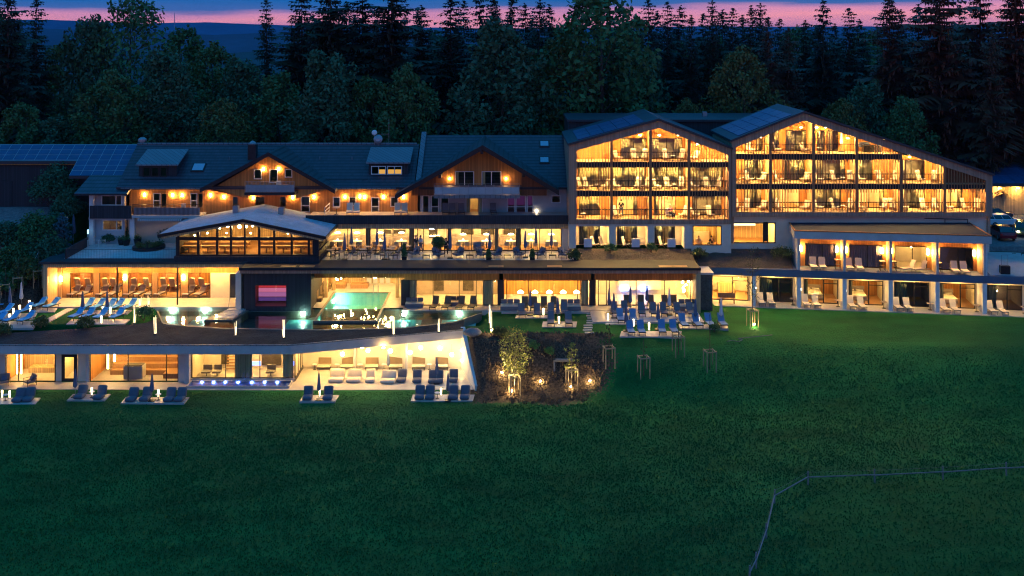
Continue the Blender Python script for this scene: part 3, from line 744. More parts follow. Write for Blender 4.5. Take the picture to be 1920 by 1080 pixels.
def C(a, b, win=(), slat=(), **k):
    d = dict(x=(px(a), px(b)), win=[(px(w[0]), px(w[1]))+tuple(w[2:]) for w in win], slat=[(px(q[0]), px(q[1])) for q in slat]); d.update(k); return d
mrows = [Z(303, D), Z(357, D), Z(411, D)]
mc = [[C(1081, 1147, (), ((1082, 1146),)), C(1147, 1220, ((1168, 1217, 'd', [(0, .35), (.85, 1)]),)), C(1220, 1292, ((1226, 1286, 'd', [(0, .25), (.75, 1)]),)), C(1292, 1366, (), ((1294, 1365),))],
      [C(1081, 1147, ((1086, 1145, 'd', [(.05, .68), (.78, 1)]),), ((1122, 1146),)), C(1147, 1220, ((1151, 1216, 'd', [(0, .3), (.38, 1)]),), ((1199, 1218),)), C(1220, 1292, ((1223, 1288, 'd', [(0, .15), (.28, .85)]),), ((1272, 1290),)), C(1292, 1366, ((1296, 1363, 'd', [(0, .32), (.62, 1)]),), ((1294, 1312), (1346, 1364)))],
      [C(1081, 1147, ((1088, 1128, 'd', [(0, 1)]),), ((1128, 1146),)), C(1147, 1220, ((1160, 1200, 'l', [(.8, 1)]),), ((1198, 1217),)), C(1220, 1292, ((1232, 1273, 'l', [(0, .2)]),), ((1222, 1240),)), C(1292, 1366, ((1306, 1361, 'd', [(.75, 1)]),), ((1293, 1306), (1346, 1364)))]]
for k in (0, 3): mc[0][k]['rail'] = 0
ml = wing(mroot, D, 0, [(px(1067), Z(272, D)), (px(1235), Z(226, D)), (px(1371), Z(279, D))], (px(1081), px(1366)), [px(1146.5), px(1219.5), px(1291.5)], mrows, mrows[2], mc, 10, 0, 121)
# ground floor of the smaller wing: white rooms with small terraces
zg = Z(466, D); zt = mrows[2]-.5
b = MB(); ww = [(1088, 1128), (1160, 1199), (1231, 1271)]
wallwith(b, px(1081), px(1290), D+1.9, D+2.05, zg, zt, [(px(a), px(c), zg+.05, zg+2.2) for a, c in ww]).build('ground_wall', M['plaster'], mroot)
for k, (a, c) in enumerate(ww):
    room(mroot, px(a)-.1, px(c)+.1, D+2.06, D+4.5, zg+.02, zg+2.4, 'taupe', 'wood', 'taupe')
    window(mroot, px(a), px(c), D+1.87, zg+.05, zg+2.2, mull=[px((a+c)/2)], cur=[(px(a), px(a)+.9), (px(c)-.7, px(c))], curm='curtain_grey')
for a in (1067, 1142, 1214, 1283): MB().box(px(a), px(a+13), D-.02, D+1.9, zg, zt).build('pier', M['plaster'], mroot)
MB().box(px(1080), px(1283), D+.05, D+1.9, zt-.25, zt-.004).build('ground_ceiling', M['plaster'], mroot)
discs(mroot, [(px(a), D+1.0, zt-.26) for a in (1112, 1180, 1250)], .13, 'L_balcony', 'terrace_lamp')
b = MB(); wallwith(b, px(1296), px(1371), D+.03, D+.2, zg-.6, zt-.003, [(px(1299), px(1353), Z(460, D), Z(423, D))]).build('restaurant_wall', M['plaster'], mroot)
room(mroot, px(1297), px(1358), D+.21, D+5, zg-.3, zg+2.5, 'timber_pale', 'wood', 'plaster')
window(mroot, px(1299), px(1353), D, Z(460, D), Z(423, D), mull=[px(1343)], fw=.09)
discs(mroot, [(px(1325), D+2.2, zg+2.45), (px(1310), D+3.5, zg+2.45)], .22, 'L_room')
MB().box(px(1310), px(1345), D+4.3, D+4.9, zg-.28, zg+.9).build('counter', M['taupe'], mroot)
# ---- larger wing
D = 108.2
rroot = thing('hotel_wing', 'larger timber balcony wing whose long roof slope runs down to the car park', 'hotel wing', (px(1615), D, 8.9))
rrows = [Z(288, D), Z(344, D), Z(397, D)]
rc = [[C(1379, 1445, ((1428, 1440),), ((1398, 1443),)), C(1445, 1526, ((1449, 1471, 'd', [(.65, 1)]), (1484, 1523, 'd', [(0, .3), (.8, 1)]))), C(1526, 1562, ((1544, 1559),), ((1528, 1560),), part=0), C(1562, 1690, ((1564, 1584),), ((1640, 1689),), part=0)],
      [C(1379, 1445, ((1404, 1441, 'd', [(0, .5), (.75, 1)]),), ((1380, 1406),)), C(1445, 1526, ((1480, 1520, 'd', [(.3, .7), (.75, 1)]),), ((1447, 1481),)), C(1526, 1607, ((1536, 1598, 'd', [(0, .3), (.85, 1)]),), ((1528, 1547),)), C(1607, 1690, ((1614, 1650, 'd', [(0, .5)]),), ((1642, 1688),)), C(1690, 1772, ((1698, 1750, 'd', [(0, .35)]),), ((1692, 1697), (1747, 1770))), C(1772, 1848, (), ((1773, 1846),), closed=1)],
      [C(1379, 1445, ((1404, 1437, 'd', [(.1, .6), (.75, 1)]),), ((1380, 1406),)), C(1445, 1526, ((1455, 1510, 'l', [(0, .3)]),), ((1447, 1477),)), C(1526, 1607, ((1534, 1590, 'd', [(0, .4), (.75, 1)]),), ((1588, 1606),)), C(1607, 1690, ((1615, 1672, 'l', [(.85, 1)]),), ((1609, 1625), (1674, 1689))), C(1690, 1772, ((1698, 1750, 'd', [(0, .3), (.7, 1)]),), ((1692, 1700), (1746, 1770))), C(1772, 1848, ((1777, 1822, 'l', [(.8, 1)]),), ((1818, 1846),))]]
wing(rroot, D, 0, [(px(1372), Z(265, D)), (px(1507), Z(212, D)), (px(1860), Z(328, D))], (px(1379), px(1848)), [px(p) for p in (1444, 1525, 1606, 1689, 1771)], rrows, rrows[2], rc, 10, 0, 119)
zt = rrows[2]-.55
b = MB(); wallwith(b, px(1372), px(1860), D+.6, D+.8, 8.0, zt, [(px(1375), px(1457), Z(456, D+.6), Z(417, D+.6))]).build('base_wall', M['plaster'], rroot)
room(rroot, px(1373), px(1462), D+.81, D+7, 8.6, 11.4, 'plaster', 'wood', 'white', back='timber_pale')
window(rroot, px(1375), px(1457), D+.57, Z(456, D+.6), Z(417, D+.6), mull=[px(1434), px(1442)], fw=.11)
MB().box(px(1434), px(1442), D+.57, D+.7, Z(455, D), Z(418, D)).build('window_pier', M['dark'], rroot)
discs(rroot, [(px(1390), D+3, 11.35), (px(1415), D+4, 11.35), (px(1445), D+3, 11.35)], .22, 'L_room')
MB().box(px(1380), px(1440), D+5.6, D+5.66, 10.2, 10.5).build('light_strip', emit('counter_strip', (1, .8, .45), 2.5), rroot)
# dark flat roofed block joining the wings
t = thing('rear_block', 'dark flat roofed block joining the wings behind the valley of their roofs', 'building', (X(1270, 122), 123, 8))
MB().box(X(1066, 121.5), X(1500, 121.5), 121.5, 131, 8, 21.1).build('wall', M['timber_dark'], t)
b = MB(); b.box(X(1064, 121.2), X(1502, 121.2), 121.2, 131.3, 21.1, 21.35); rb = b.build('roof', M['panelroof'], t); ORG[rb.name] = ORG[t.name]
MB().box(X(1318, 126), X(1326, 126), 126, 126.6, 21.35, 21.9).build('roof_vent', M['steel'], rb)
# ------------------------------------------------------------------ old tiled house (left) and its higher neighbour
def roofmesh(p, xa, xb, ye, ze, yr, zr, yb, mat='tile', t=.25, ext=0):
    b = MB(); b.prism_x([(ye, ze-t), (yr, zr-t), (yb, ze+.4-t), (yb, ze+.4), (yr, zr), (ye, ze)], xa, xb); o = b.build('roof', M[mat], p); ORG[o.name] = ORG[p.name]; return o
def gable(p, xa, za, hwl, zl, hwr, zr_, y0, y1, t=.28):
    """cross gable: ridge along Y from y0 to y1, eaves on both sides; tiles run across"""
    b = MB(); b.prism_y([(xa-hwl, zl-t), (xa, za-t), (xa, za), (xa-hwl, zl)], y0, y1); b.prism_y([(xa, za-t), (xa+hwr, zr_-t), (xa+hwr, zr_), (xa, za)], y0, y1)
    return b.build('gable_roof', M['tile_x'], p)
def bargeboard(p, xa, za, hwl, zl, hwr, zr_, y, h=.42, mat='dark'):
    b = MB(); b.prism_y([(xa-hwl, zl-h), (xa, za-h), (xa+hwr, zr_-h), (xa+hwr, zr_+.03), (xa, za+.03), (xa-hwl, zl+.03)], y-.12, y-.003); return b.build('bargeboard', M[mat], p)
ho = thing('old_house', 'long tiled old house with a small lit gable and two dormers', 'house', (X(480, 113), 116, BACK))
YW = 113.5; XL, XR = -42.6, X(783, YW)
ze, yr, zr = Z(351, 112), 118.4, Z(270, 118.4)
rf = roofmesh(ho, XL-.7, X(781, 115), 112.0, ze, yr, zr, 126)
# upper storey timber wall with doors and windows, lower plaster storey
zf = Z(400.5, YW); zu = ze-.05
doors = [(287, 301, 362, 389, 2), (302, 313, 362, 389, 0), (357, 370, 362, 389, 2), (371, 381, 362, 389, 0), (436, 447, 368, 389, 0), (478, 497, 368, 398, 0), (524, 537, 368, 392, 0), (564, 581, 368, 398, 2), (624, 638, 369, 388, 1), (654, 668, 369, 386, 1), (696, 711, 370, 400, 2), (732, 747, 369, 388, 1)]
hs = [(X(a, YW), X(c, YW), Z(bo, YW), Z(to, YW)) for a, c, to, bo, k in doors]
b = MB(); wallwith(b, XL, XR, YW, YW+.2, zf-.3, zu, hs).build('wall', M['timber'], ho)
for (a, c, zb, zt_), d in zip(hs, doors):
    window(ho, a, c, YW-.03, zb, zt_, fm='white' if d[4] != 0 else 'wood', trans=[(a, c, zb+.75)] if d[4] == 2 else (), pane='pane_dark', fw=.09, cur=[(a, c)] if d[4] == 1 else (), curm='curtain_grey')
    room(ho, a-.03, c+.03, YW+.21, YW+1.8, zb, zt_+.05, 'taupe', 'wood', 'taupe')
MB().box(XL, XR, YW+.02, YW+.22, BACK-.5, zf-.3).build('lower_wall', M['plaster'], ho)
b = MB(); b.prism_x([(YW, zf-.3), (125, zf-.3), (125, zu), (yr, zr-.4), (YW, zu)], XL, XL+.2); b.box(XL, XL+.2, YW+.22, 125, BACK-.5, zf-.3); b.box(XL, XR, 124.8, 125, BACK-.5, zu); b.build('end_wall', M['plaster_grey'], ho)
for p_, q in ((271, 365), (324, 366), (342, 366), (395, 366), (420, 369), (475, 371), (549, 370), (589, 369), (647, 369), (675, 368), (684, 369), (719, 369), (757, 369)): walllamp(ho, X(p_, YW), YW, Z(q, YW), mat='L_wall')
# left balcony
zb = Z(404, 111.4)
MB().box(X(247, 111.4), X(376, 111.4), 111.4, YW, zb-.25, zb).build('balcony_slab', M['concrete'], ho)
b = bars(X(248, 111.4), X(375, 111.4), 111.42, zb, zb+1.15, .14, .03, .03); b.box(X(248, 111.4), X(375, 111.4), 111.41, 111.46, zb+1.15, zb+1.2); ra = b.build('railing', M['dark'], ho)
MB().box(X(250, 111.4), X(374, 111.4), 111.47, 111.49, zb+.05, zb+.85).build('railing_panel', M['steel'], ho)
b = MB(); zz = Z(409, 111.5); n = 40
for k in range(n):
    b.mi = k % 2; xa = X(262, 111.5)+k*(X(345, 111.5)-X(262, 111.5))/n; b.box(xa, xa+.125, 110.9, 111.35, zz-.22, zz)
b.build('striped_awning', [M['white'], M['greyblue']], ho)
# middle gable with its balcony
XA, ZA = X(505, 111), Z(285, 111)
gable(ho, XA, ZA, 7.4, Z(353, 111), 7.2, Z(355, 111), 110.6, 124.5)
bargeboard(ho, XA, ZA, 7.4, Z(353, 111), 7.2, Z(355, 111), 110.6)
b = MB(); gw = [(476, 491, 317, 336), (505, 521, 317, 343), (534, 548, 317, 333)]
z1 = Z(316.5, 112.2); holes = [(X(a, 112.2), X(c, 112.2), Z(bo, 112.2), Z(to, 112.2)) for a, c, to, bo in gw]
b.prism_y([(XA-2.6, z1), (XA+2.6, z1), (XA+2.6, ZA-.36-2.6*.585), (XA, ZA-.36), (XA-2.6, ZA-.36-2.6*.585)], 112.2, 112.4)
wallwith(b, XA-2.6, XA+2.6, 112.2, 112.4, Z(362, 112.2), z1, holes)
b.prism_y([(XA-6.7, zu-.1), (XA-2.6, Z(362, 112.2)-.6), (XA-2.6, ZA-.36-2.6*.585), (XA-6.7, ZA-.36-6.7*.585)], 112.2, 112.4); b.prism_y([(XA+2.6, Z(362, 112.2)-.6), (XA+6.5, zu-.1), (XA+6.5, ZA-.36-6.5*.585), (XA+2.6, ZA-.36-2.6*.585)], 112.2, 112.4)
b.build('gable_wall', M['timber'], ho)
for (a, c, zb_, zt_) in holes: window(ho, a, c, 112.17, zb_, zt_, fm='white', pane='pane_dark', fw=.09); room(ho, a-.03, c+.03, 112.41, 113.4, zb_, zt_+.04, 'taupe', 'wood', 'taupe')
for q in (494, 523): walllamp(ho, X(q, 112.2), 112.2, Z(317, 112.2))
zb = Z(361, 110.4); MB().box(X(458, 110.4), X(553, 110.4), 110.4, 112.19, zb-.3, zb).build('balcony_slab', M['dark'], ho)
b = bars(X(459, 110.4), X(552, 110.4), 110.42, zb, zb+1.15, .14, .025, .03)
for q in (.4, .8, 1.15): b.box(X(459, 110.4), X(552, 110.4), 110.41, 110.46, zb+q, zb+q+.03)
b.build('railing', M['steel'], ho); MB().box(X(460, 110.4), X(551, 110.4), 110.47, 110.49, zb+.05, zb+.8).build('railing_panel', M['plaster_grey'], ho)
b = MB()
for (q0, q1) in ((227, 384), (622, 742)): b.tube((X(q0, 112), 111.93, ze-.12), (X(q1, 112), 111.93, ze-.12), .07, n=6)
b2 = MB().tube((X(227, 112), 111.93, ze-.12), (X(384, 112), 111.93, ze-.12), .075, n=6).build('gutter', M['lead'], ho); MB().tube((X(622, 112), 111.93, ze-.12), (X(742, 112), 111.93, ze-.12), .075, n=6).build('gutter', M['lead'], ho)
MB().tube((XL-.7, yr, zr+.03), (X(781, 118), yr, zr+.03), .13, n=6).build('ridge_cap', M['lead'], ho)
for (q0, q1) in ((232, 400), (610, 690)): MB().tube((X(q0, 113), 113, ze+1.0*.62+.12), (X(q1, 113), 113, ze+1.0*.62+.12), .03, n=5).build('snow_guard', M['dark'], ho)
for (q0, qy) in ((300, 285), (430, 290), (600, 288), (660, 300)): MB().tube((X(q0, 116), 116, ze+4*.6), (X(q0, 116), 116, ze+4*.6+.45), .07, n=6).build('vent_pipe', M['lead'], ho)
# dormers, skylight, chimneys
def dormer(p, a, c, ytop, ybot, wa, wc, wt, wb, Df, n, lit, fm):
    xa, xb = X(a, Df), X(c, Df); zt_ = Z(ybot, Df-.3); zb_ = Z(wb, Df)-.2
    MB().box(xa+.15, xb-.15, Df, Df+4.5, zb_-.5, zt_-.12).build('dormer', M['timber_dark'], p)
    b = MB(); zr_ = zt_+ (2.6*.28); b.prism_x([(Df-.35, zt_-.12), (Df+3.4, zr_+.45), (Df+3.4, zr_+.6), (Df-.35, zt_+.04)], xa-.1, xb+.1); b.build('dormer_roof', M['lead'], p)
    w = (X(wc, Df)-X(wa, Df))/n
    for k in range(n):
        x0 = X(wa, Df)+k*w+.06; x1 = x0+w-.12
        f = window(p, x0, x1, Df-.12, Z(wb, Df), Z(wt, Df), mull=[(x0+x1)/2] if fm == 'white' else (), fm=fm, pane='pane' if lit else 'pane_dark', fw=.09)
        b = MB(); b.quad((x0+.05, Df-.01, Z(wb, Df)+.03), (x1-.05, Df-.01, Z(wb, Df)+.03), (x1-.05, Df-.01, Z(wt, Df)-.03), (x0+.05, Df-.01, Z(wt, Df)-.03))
        if lit:
            zq = Z(wb, Df); zr2_ = Z(wt, Df); xq = x0+.05 if k else (x0+x1)/2
            b = MB(); b.quad((x0+.05, Df, zq+.03), (x1-.05, Df, zq+.03), (x1-.05, Df, zr2_-.03), (x0+.05, Df, zr2_-.03)); b.build('room_wall', M['timber_red'], f)
            b = MB(); b.quad((xq, Df-.02, zq+.03), (x1-.05, Df-.02, zq+.03), (x1-.05, Df-.02, zq+.58*(zr2_-zq)), (xq, Df-.02, zq+.58*(zr2_-zq))); b.build('lit_blind', emit('lit_dormer_room', (1, .50, .10), .8), f)
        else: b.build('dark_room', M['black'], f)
dormer(ho, 258, 334, 285, 309, 267, 315, 313, 331, 113.6, 3, 0, 'dark')
dormer(ho, 689, 768, 281, 305, 695, 755, 311, 327, 113.8, 2, 1, 'white')
def onroof(pxv, pyv, slope_y0, slope_z0, sl):
    y = slope_y0
    while y < slope_y0+12 and Z(pyv, y) > slope_z0+(y-slope_y0)*sl: y += .05
    return X(pxv, y), y, slope_z0+(y-slope_y0)*sl
slo = (zr-ze)/(yr-112)
def skylight(p, pxv, pyv, y0, z0, sl, w=1.2, l=1.2):
    x, y, z = onroof(pxv, pyv, y0, z0, sl); b = MB()
    b.hexa([(x-w/2, y, z), (x+w/2, y, z), (x+w/2, y+l, z+l*sl), (x-w/2, y+l, z+l*sl)], [(x-w/2, y, z+.14), (x+w/2, y, z+.14), (x+w/2, y+l, z+l*sl+.14), (x-w/2, y+l, z+l*sl+.14)])
    f = b.build('skylight', M['dark'], p); ORG[f.name] = ORG[p.name]; e = .12
    MB().quad((x-w/2+e, y+e, z+.147+e*sl), (x+w/2-e, y+e, z+.147+e*sl), (x+w/2-e, y+l-e, z+.147+(l-e)*sl), (x-w/2+e, y+l-e, z+.147+(l-e)*sl)).build('pane', vary('skylight_pane', (.30, .42, .5), .12, 2, .1, 10, 0, spec=.9), f)
skylight(ho, 369, 323, 112, ze, slo, 1.45)
b = MB(); cx, cy, cz = onroof(472, 300, 112, ze, slo); b.box(cx-.45, cx+.45, cy, cy+.9, cz-.6, Z(272, cy)); ch = b.build('chimney', M['dark'], ho); ORG[ch.name] = ORG[ho.name]
MB().lathe([(.38, 0), (.42, .15), (.3, .32), (.08, .45)], (cx, cy+.45, Z(272, cy)), 10).build('chimney_cap', M['steel'], ch)
cx = X(267, 119); MB().lathe([(.3, -.6), (.3, .1), (.5, .15), (.5, .4), (.25, .6)], (cx, 119, zr+.1), 10).build('vent_cowl', M['steel'], ho)
# left porch wing of the old house
xa, xb = X(145, 112), X(243, 112)
b = MB(); b.prism_x([(111.2, Z(363, 111.2)-.2), (115.5, Z(328, 115.5)-.2), (115.5, Z(328, 115.5)), (111.2, Z(363, 111.2))], xa, xb); b.build('porch_roof', M['tile'], ho)
MB().box(X(167, 112), X(175, 112), 112, 112.5, BACK, Z(366, 112)).build('porch_pier', M['white'], ho); MB().box(X(243, 112.2), X(252, 112.2), 112.2, 112.7, BACK, Z(404, 112)).build('porch_pier', M['white'], ho)
b = MB(); wx = [(X(190, 112.6), X(229, 112.6), Z(385, 112.6), Z(366, 112.6))]
wallwith(b, X(167, 112.6), XL, 112.6, 112.8, Z(400, 112), Z(364, 112), wx); wx2 = [(X(192, 112.6), X(230, 112.6), Z(432, 112.6), Z(412, 112.6))]
wallwith(b, X(167, 112.6), XL, 112.6, 112.8, BACK-.3, Z(409, 112), wx2); b.build('porch_wall', M['plaster_grey'], ho)
for q, lit in ((wx[0], 0), (wx2[0], 1)):
    window(ho, q[0], q[1], 112.57, q[2], q[3], mull=[q[0]+.7*(q[1]-q[0])], fm='white', pane='pane', fw=.1); room(ho, q[0]-.1, q[1]+.1, 112.81, 115, q[2]-.2, q[3]+.2, 'taupe', 'wood', 'taupe')
    if lit: lamp(ho, (q[0]+q[1])/2, 114, q[3]-.3, .07, 'L_globe', 'pendant_lamp')
MB().box(X(168, 111.6), X(246, 111.6), 111.6, 111.75, Z(410, 111.6), Z(386, 111.6)).build('balcony_front', M['timber_dark'], ho); MB().box(X(168, 112), X(246, 112), 111.75, 112.6, Z(411, 112), Z(407, 112)).build('porch_slab', M['concrete'], ho)
# ---- higher neighbour with the right gable
h2 = thing('guest_house', 'taller tiled house with a wide balcony gable between firewall and timber wing', 'house', (X(920, 113), 116, BACK))
XA2, XB2 = X(783, YW)+.3, X(1066, 112.5)
ze2 = Z(351, 112); yr2 = 120.2; zr2 = Z(253, 120.2); sl2 = (zr2-ze2)/(yr2-112)
r2 = roofmesh(h2, XA2, XB2+.3, 112.0, ze2, yr2, zr2, 128)
b = MB(); b.prism_x([(112.3, ze2-.5), (yr2, zr2-.5), (127, ze2-.5), (127, ze2+1), (yr2, zr2+.38), (112.3, ze2+.5)], XA2-.42, XA2+.12); b.build('firewall', M['lead'], h2)
MB().box(XA2, XB2, 124, 124.2, BACK, ze2).build('rear_wall', M['plaster_grey'], h2)
for q in (277, 308): skylight(h2, 1021, q, 112, ze2, sl2, 1.15, 1.0)
XA, ZA = X(905, 110), Z(272, 110)
gl, gr = 9.4, 8.2; zl_, zr_ = Z(365, 110), Z(357, 110)
gable(h2, XA, ZA, gl, zl_, gr, zr_, 109.8, 120); bargeboard(h2, XA, ZA, gl, zl_, gr, zr_, 109.8, .5)
b = MB()
for dx in (-4.6, -.1, 4.4):
    zz = ZA-abs(dx)*.575-.55; b.box(XA+dx-.15, XA+dx+.15, 109.9, 112.3, zz-.35, zz)
b.build('purlin', M['dark'], h2)
yg = 112.3; zs = Z(366, yg); hs = [(X(853, yg), X(889, yg), Z(350, yg), Z(321, yg)), (X(903, yg), X(940, yg), Z(350, yg), Z(321, yg))]
b = MB(); z1 = Z(320.5, yg); x0, x1 = X(818, yg), X(978, yg)
topz = lambda x: ZA-.4-(XA-x)*(ZA-zl_)/gl if x < XA else ZA-.4-(x-XA)*(ZA-zr_)/gr
zk = min(topz(x0), topz(x1), z1)
wallwith(b, hs[0][0]-.5, hs[1][1]+.5, yg, yg+.2, zs, z1, hs)
b.prism_y([(hs[0][0]-.5, z1), (hs[1][1]+.5, z1), (hs[1][1]+.5, topz(hs[1][1]+.5)), (XA, topz(XA)), (hs[0][0]-.5, topz(hs[0][0]-.5))], yg, yg+.2)
b.prism_y([(x0, zs), (hs[0][0]-.5, zs), (hs[0][0]-.5, topz(hs[0][0]-.5)), (x0, topz(x0))], yg, yg+.2); b.prism_y([(hs[1][1]+.5, zs), (x1, zs), (x1, topz(x1)), (hs[1][1]+.5, topz(hs[1][1]+.5))], yg, yg+.2)
b.build('gable_wall', M['timber'], h2)
b = MB(); b.prism_y([(X(772, yg), zs), (x0, zs), (x0, topz(x0)), (X(772, yg), topz(X(772, yg)))], yg-.25, yg-.05); b.build('gable_cheek', M['timber_red'], h2); b = MB(); b.prism_y([(x1, zs), (X(1025, yg), zs), (X(1025, yg), max(zs+.3, topz(X(1025, yg)))), (x1, topz(x1))], yg-.25, yg-.05); b.build('gable_cheek', M['timber_red'], h2)
for q in hs:
    window(h2, q[0], q[1], yg-.03, q[2], q[3], mull=[(q[0]+q[1])/2], fm='white', fw=.09, cur=[(q[0], q[0]+.4)]); 
    rm = room(h2, q[0]-.1, q[1]+.1, yg+.21, yg+4, q[2], q[3]+.1, 'plaster', 'wood', 'white')
lamp(h2, X(862, 114.5), 114.5, hs[0][3]-.3, .06, 'L_room', 'room_lamp')
for q in (843, 949): walllamp(h2, X(q, yg), yg, Z(352, yg), .16, .25, 'L_bolt'); walllamp(h2, X(q, yg), yg, Z(335, yg), .1, .16, 'L_wall')
zb = Z(366, 109.9); MB().box(X(813, 109.9), X(975, 109.9), 109.9, yg-.003, zb-.35, zb).build('balcony_slab', M['lead'], h2)
b = bars(X(814, 109.9), X(974, 109.9), 109.92, zb, zb+1.15, .9, .04, .04)
for q in (.9, 1.05, 1.2): b.box(X(814, 109.9), X(974, 109.9), 109.91, 109.95, zb+q, zb+q+.03)
b.build('railing', M['steel'], h2); MB().box(X(815, 109.9), X(973, 109.9), 109.97, 109.99, zb+.06, zb+.85).build('railing_panel', M['plaster_grey'], h2)
# recessed grey storey under the gable
yl = 113.2; zf2 = Z(401, yl); zt2 = zb-.36
ws = [(792, 805, 0), (808, 823, 1), (826, 842, 0), (873, 905, 2), (951, 966, 3), (967, 986, 3), (988, 1000, 3), (1034, 1051, 4)]
hs = [(X(a, yl), X(c, yl), zf2 if k != 4 else zf2+1.2, zf2+2.05) for a, c, k in ws]
b = MB(); wallwith(b, XA2, XB2, yl, yl+.2, zf2-.4, ze2-.3, hs).build('recessed_wall', M['plaster_grey'], h2)
purple = emit('purple_screen_glow', (.35, .06, .45), .12)
for (a, c, z0, z1), w in zip(hs, ws):
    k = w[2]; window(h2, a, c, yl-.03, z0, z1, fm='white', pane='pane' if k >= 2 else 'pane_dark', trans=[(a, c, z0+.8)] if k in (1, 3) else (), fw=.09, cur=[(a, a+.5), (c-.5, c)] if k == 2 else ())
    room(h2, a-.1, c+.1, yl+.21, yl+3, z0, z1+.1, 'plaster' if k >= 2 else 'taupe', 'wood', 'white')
    if k == 2: lamp(h2, (a+c)/2+.3, yl+2, z1-.25, .06, 'L_room', 'room_lamp')
    if k in (3, 4): MB().quad((a+.1, yl+2.9, z0+.5), (c-.1, yl+2.9, z0+.5), (c-.1, yl+2.9, z1-.3), (a+.1, yl+2.9, z1-.3)).build('tv_screen', emit('purple_screen', (.35, .08, .42), .13) if k == 3 else emit('red_screen', (.6, .1, .14), .25), h2)
walllamp(h2, X(1006, yl), yl, zf2+.35, .2, .15, 'L_bolt')
b = MB(); b.quad((XA2, 109.9, zt2+.01), (XB2, 109.9, zt2+.01), (XB2, yl, zt2+.01), (XA2, yl, zt2+.01)); 
MB().box(XB2-.15, XB2, 110.5, yl, zf2-.4, ze2-.3).build('side_cheek', M['plaster_grey'], h2)
# ------------------------------------------------------------------ restaurant hall in front of the old houses
re = thing('restaurant_hall', 'flat roofed glass fronted dining hall behind the cafe terrace', 'restaurant', (X(840, 110), 112, BACK))
ya = 110; xa, xb = X(596, ya), X(1075, ya); zT = Z(406.5, ya); zB = Z(470, ya)
MB().box(xa-1.2, xb, ya-.45, YW-.01, zT-.32, zT-.05).build('roof_deck', M['paving'], re); MB().box(xa-1.2, xb, ya-.55, ya-.45, Z(418.5, ya), zT+.25).build('parapet', M['timber_dark'], re)
MB().box(xa, xb, ya-.3, ya-.05, Z(427.5, ya), Z(418.7, ya)).build('fascia', M['timber_pale'], re)
MB().box(X(1053, ya), xb, ya-.1, ya+.1, zB, Z(427.7, ya)).build('end_wall', M['plaster'], re)
ztop = Z(427.7, ya)
room(re, xa, X(1056, ya), ya+.05, ya+3.3, zB, ztop, 'plaster', 'wood', 'white', back='plaster')
ms = [652, 687, 694, 737, 768, 776, 783, 794, 818, 838, 841, 884, 926, 968, 976, 1012]
window(re, X(600, ya), X(1053, ya), ya-.05, zB, ztop, mull=[X(q, ya) for q in ms], fw=.07)
for q in (690, 772, 843, 931, 972): MB().box(X(q-3.5, ya), X(q+3.5, ya), ya+.06, ya+.22, zB, ztop).build('pier', M['timber_pale'], re)
b = MB()
for (a, c, t0, t1) in ((864, 888, 429, 442), (902, 926, 429, 442), (944, 966, 429, 442), (719, 733, 431, 438), (738, 760, 431, 438), (804, 820, 428, 446), (723, 733, 440, 444)): b.box(X(a, ya+3.2), X(c, ya+3.2), ya+3.22, ya+3.29, Z(t1, ya+3.2), Z(t0, ya+3.2))
b.build('wall_picture', M['picture'], re)
b = MB(); b.box(X(600, ya+3), X(770, ya+3), ya+2.6, ya+3.2, zB+.02, zB+1.1); b.box(X(846, ya+3), X(968, ya+3), ya+2.6, ya+3.2, zB+.02, zB+1.1); b.build('bench_back', M['taupe'], re)
discs(re, [(X(q, ya+1.6), ya+1.6, ztop-.02) for q in (620, 665, 710, 752, 806, 862, 905, 950, 995, 1035)], .16, 'L_room')
MB().box(X(806, ya), X(813, ya), ya-.02, ya+.2, Z(430, ya), Z(427.8, ya)).build('door_lamp', M['L_white'], re)
b = MB()       # cut-out letters over the inner door are too blurred to read: a short row of bright bars
for k in range(8): b.box(X(806+k*2.4, ya+3), X(807.6+k*2.4, ya+3), ya+3.0, ya+3.05, Z(443.5, ya+3), Z(441, ya+3))
b.build('door_sign', M['L_strip'], re)
# ------------------------------------------------------------------ gabled glass pavilion
pv = thing('pavilion', 'glass gable pavilion under a wide low pitched pale gravel roof', 'pavilion', (X(455, 104), 106, 8.1))
yf = 103.0; XA, ZA = X(455, yf), Z(411, yf); hl, hr = XA-X(295, yf), X(612, yf)-XA; zl, zr_ = Z(440, yf), Z(444, yf); yb = 112.2
b = MB(); b.prism_y([(XA-hl, zl-.28), (XA, ZA-.28), (XA+hr, zr_-.28), (XA+hr, zr_), (XA, ZA), (XA-hl, zl)], yf, yb); pr = b.build('roof', M['dark'], pv); ORG[pr.name] = ORG[pv.name]
b = MB(); tL = lambda x: ZA+(zl-ZA)*(XA-x)/hl if x < XA else ZA+(zr_-ZA)*(x-XA)/hr
b.quad((XA-hl+.12, yf+.12, tL(XA-hl+.12)+.012), (XA, yf+.12, ZA+.012), (XA, yb-.12, ZA+.012), (XA-hl+.12, yb-.12, tL(XA-hl+.12)+.012)).quad((XA, yf+.12, ZA+.012), (XA+hr-.12, yf+.12, tL(XA+hr-.12)+.012), (XA+hr-.12, yb-.12, tL(XA+hr-.12)+.012), (XA, yb-.12, ZA+.012)); b.build('roof_gravel', M['roof_gravel'], pr)
for q in (443, 528): MB().box(X(q-5, 109), X(q+5, 109), 108.6, 109.2, tL(X(q, 109)), tL(X(q, 109))+.75).build('roof_vent', M['steel'], pr)
MB().prism_y([(XA-hl+.3, zl-.48), (XA, ZA-.48), (XA+hr-.3, zr_-.48), (XA+hr-.3, zr_-.285), (XA, ZA-.285), (XA-hl+.3, zl-.285)], yf+.15, yb-.3).build('roof_soffit', M['timber_pale'], pv)
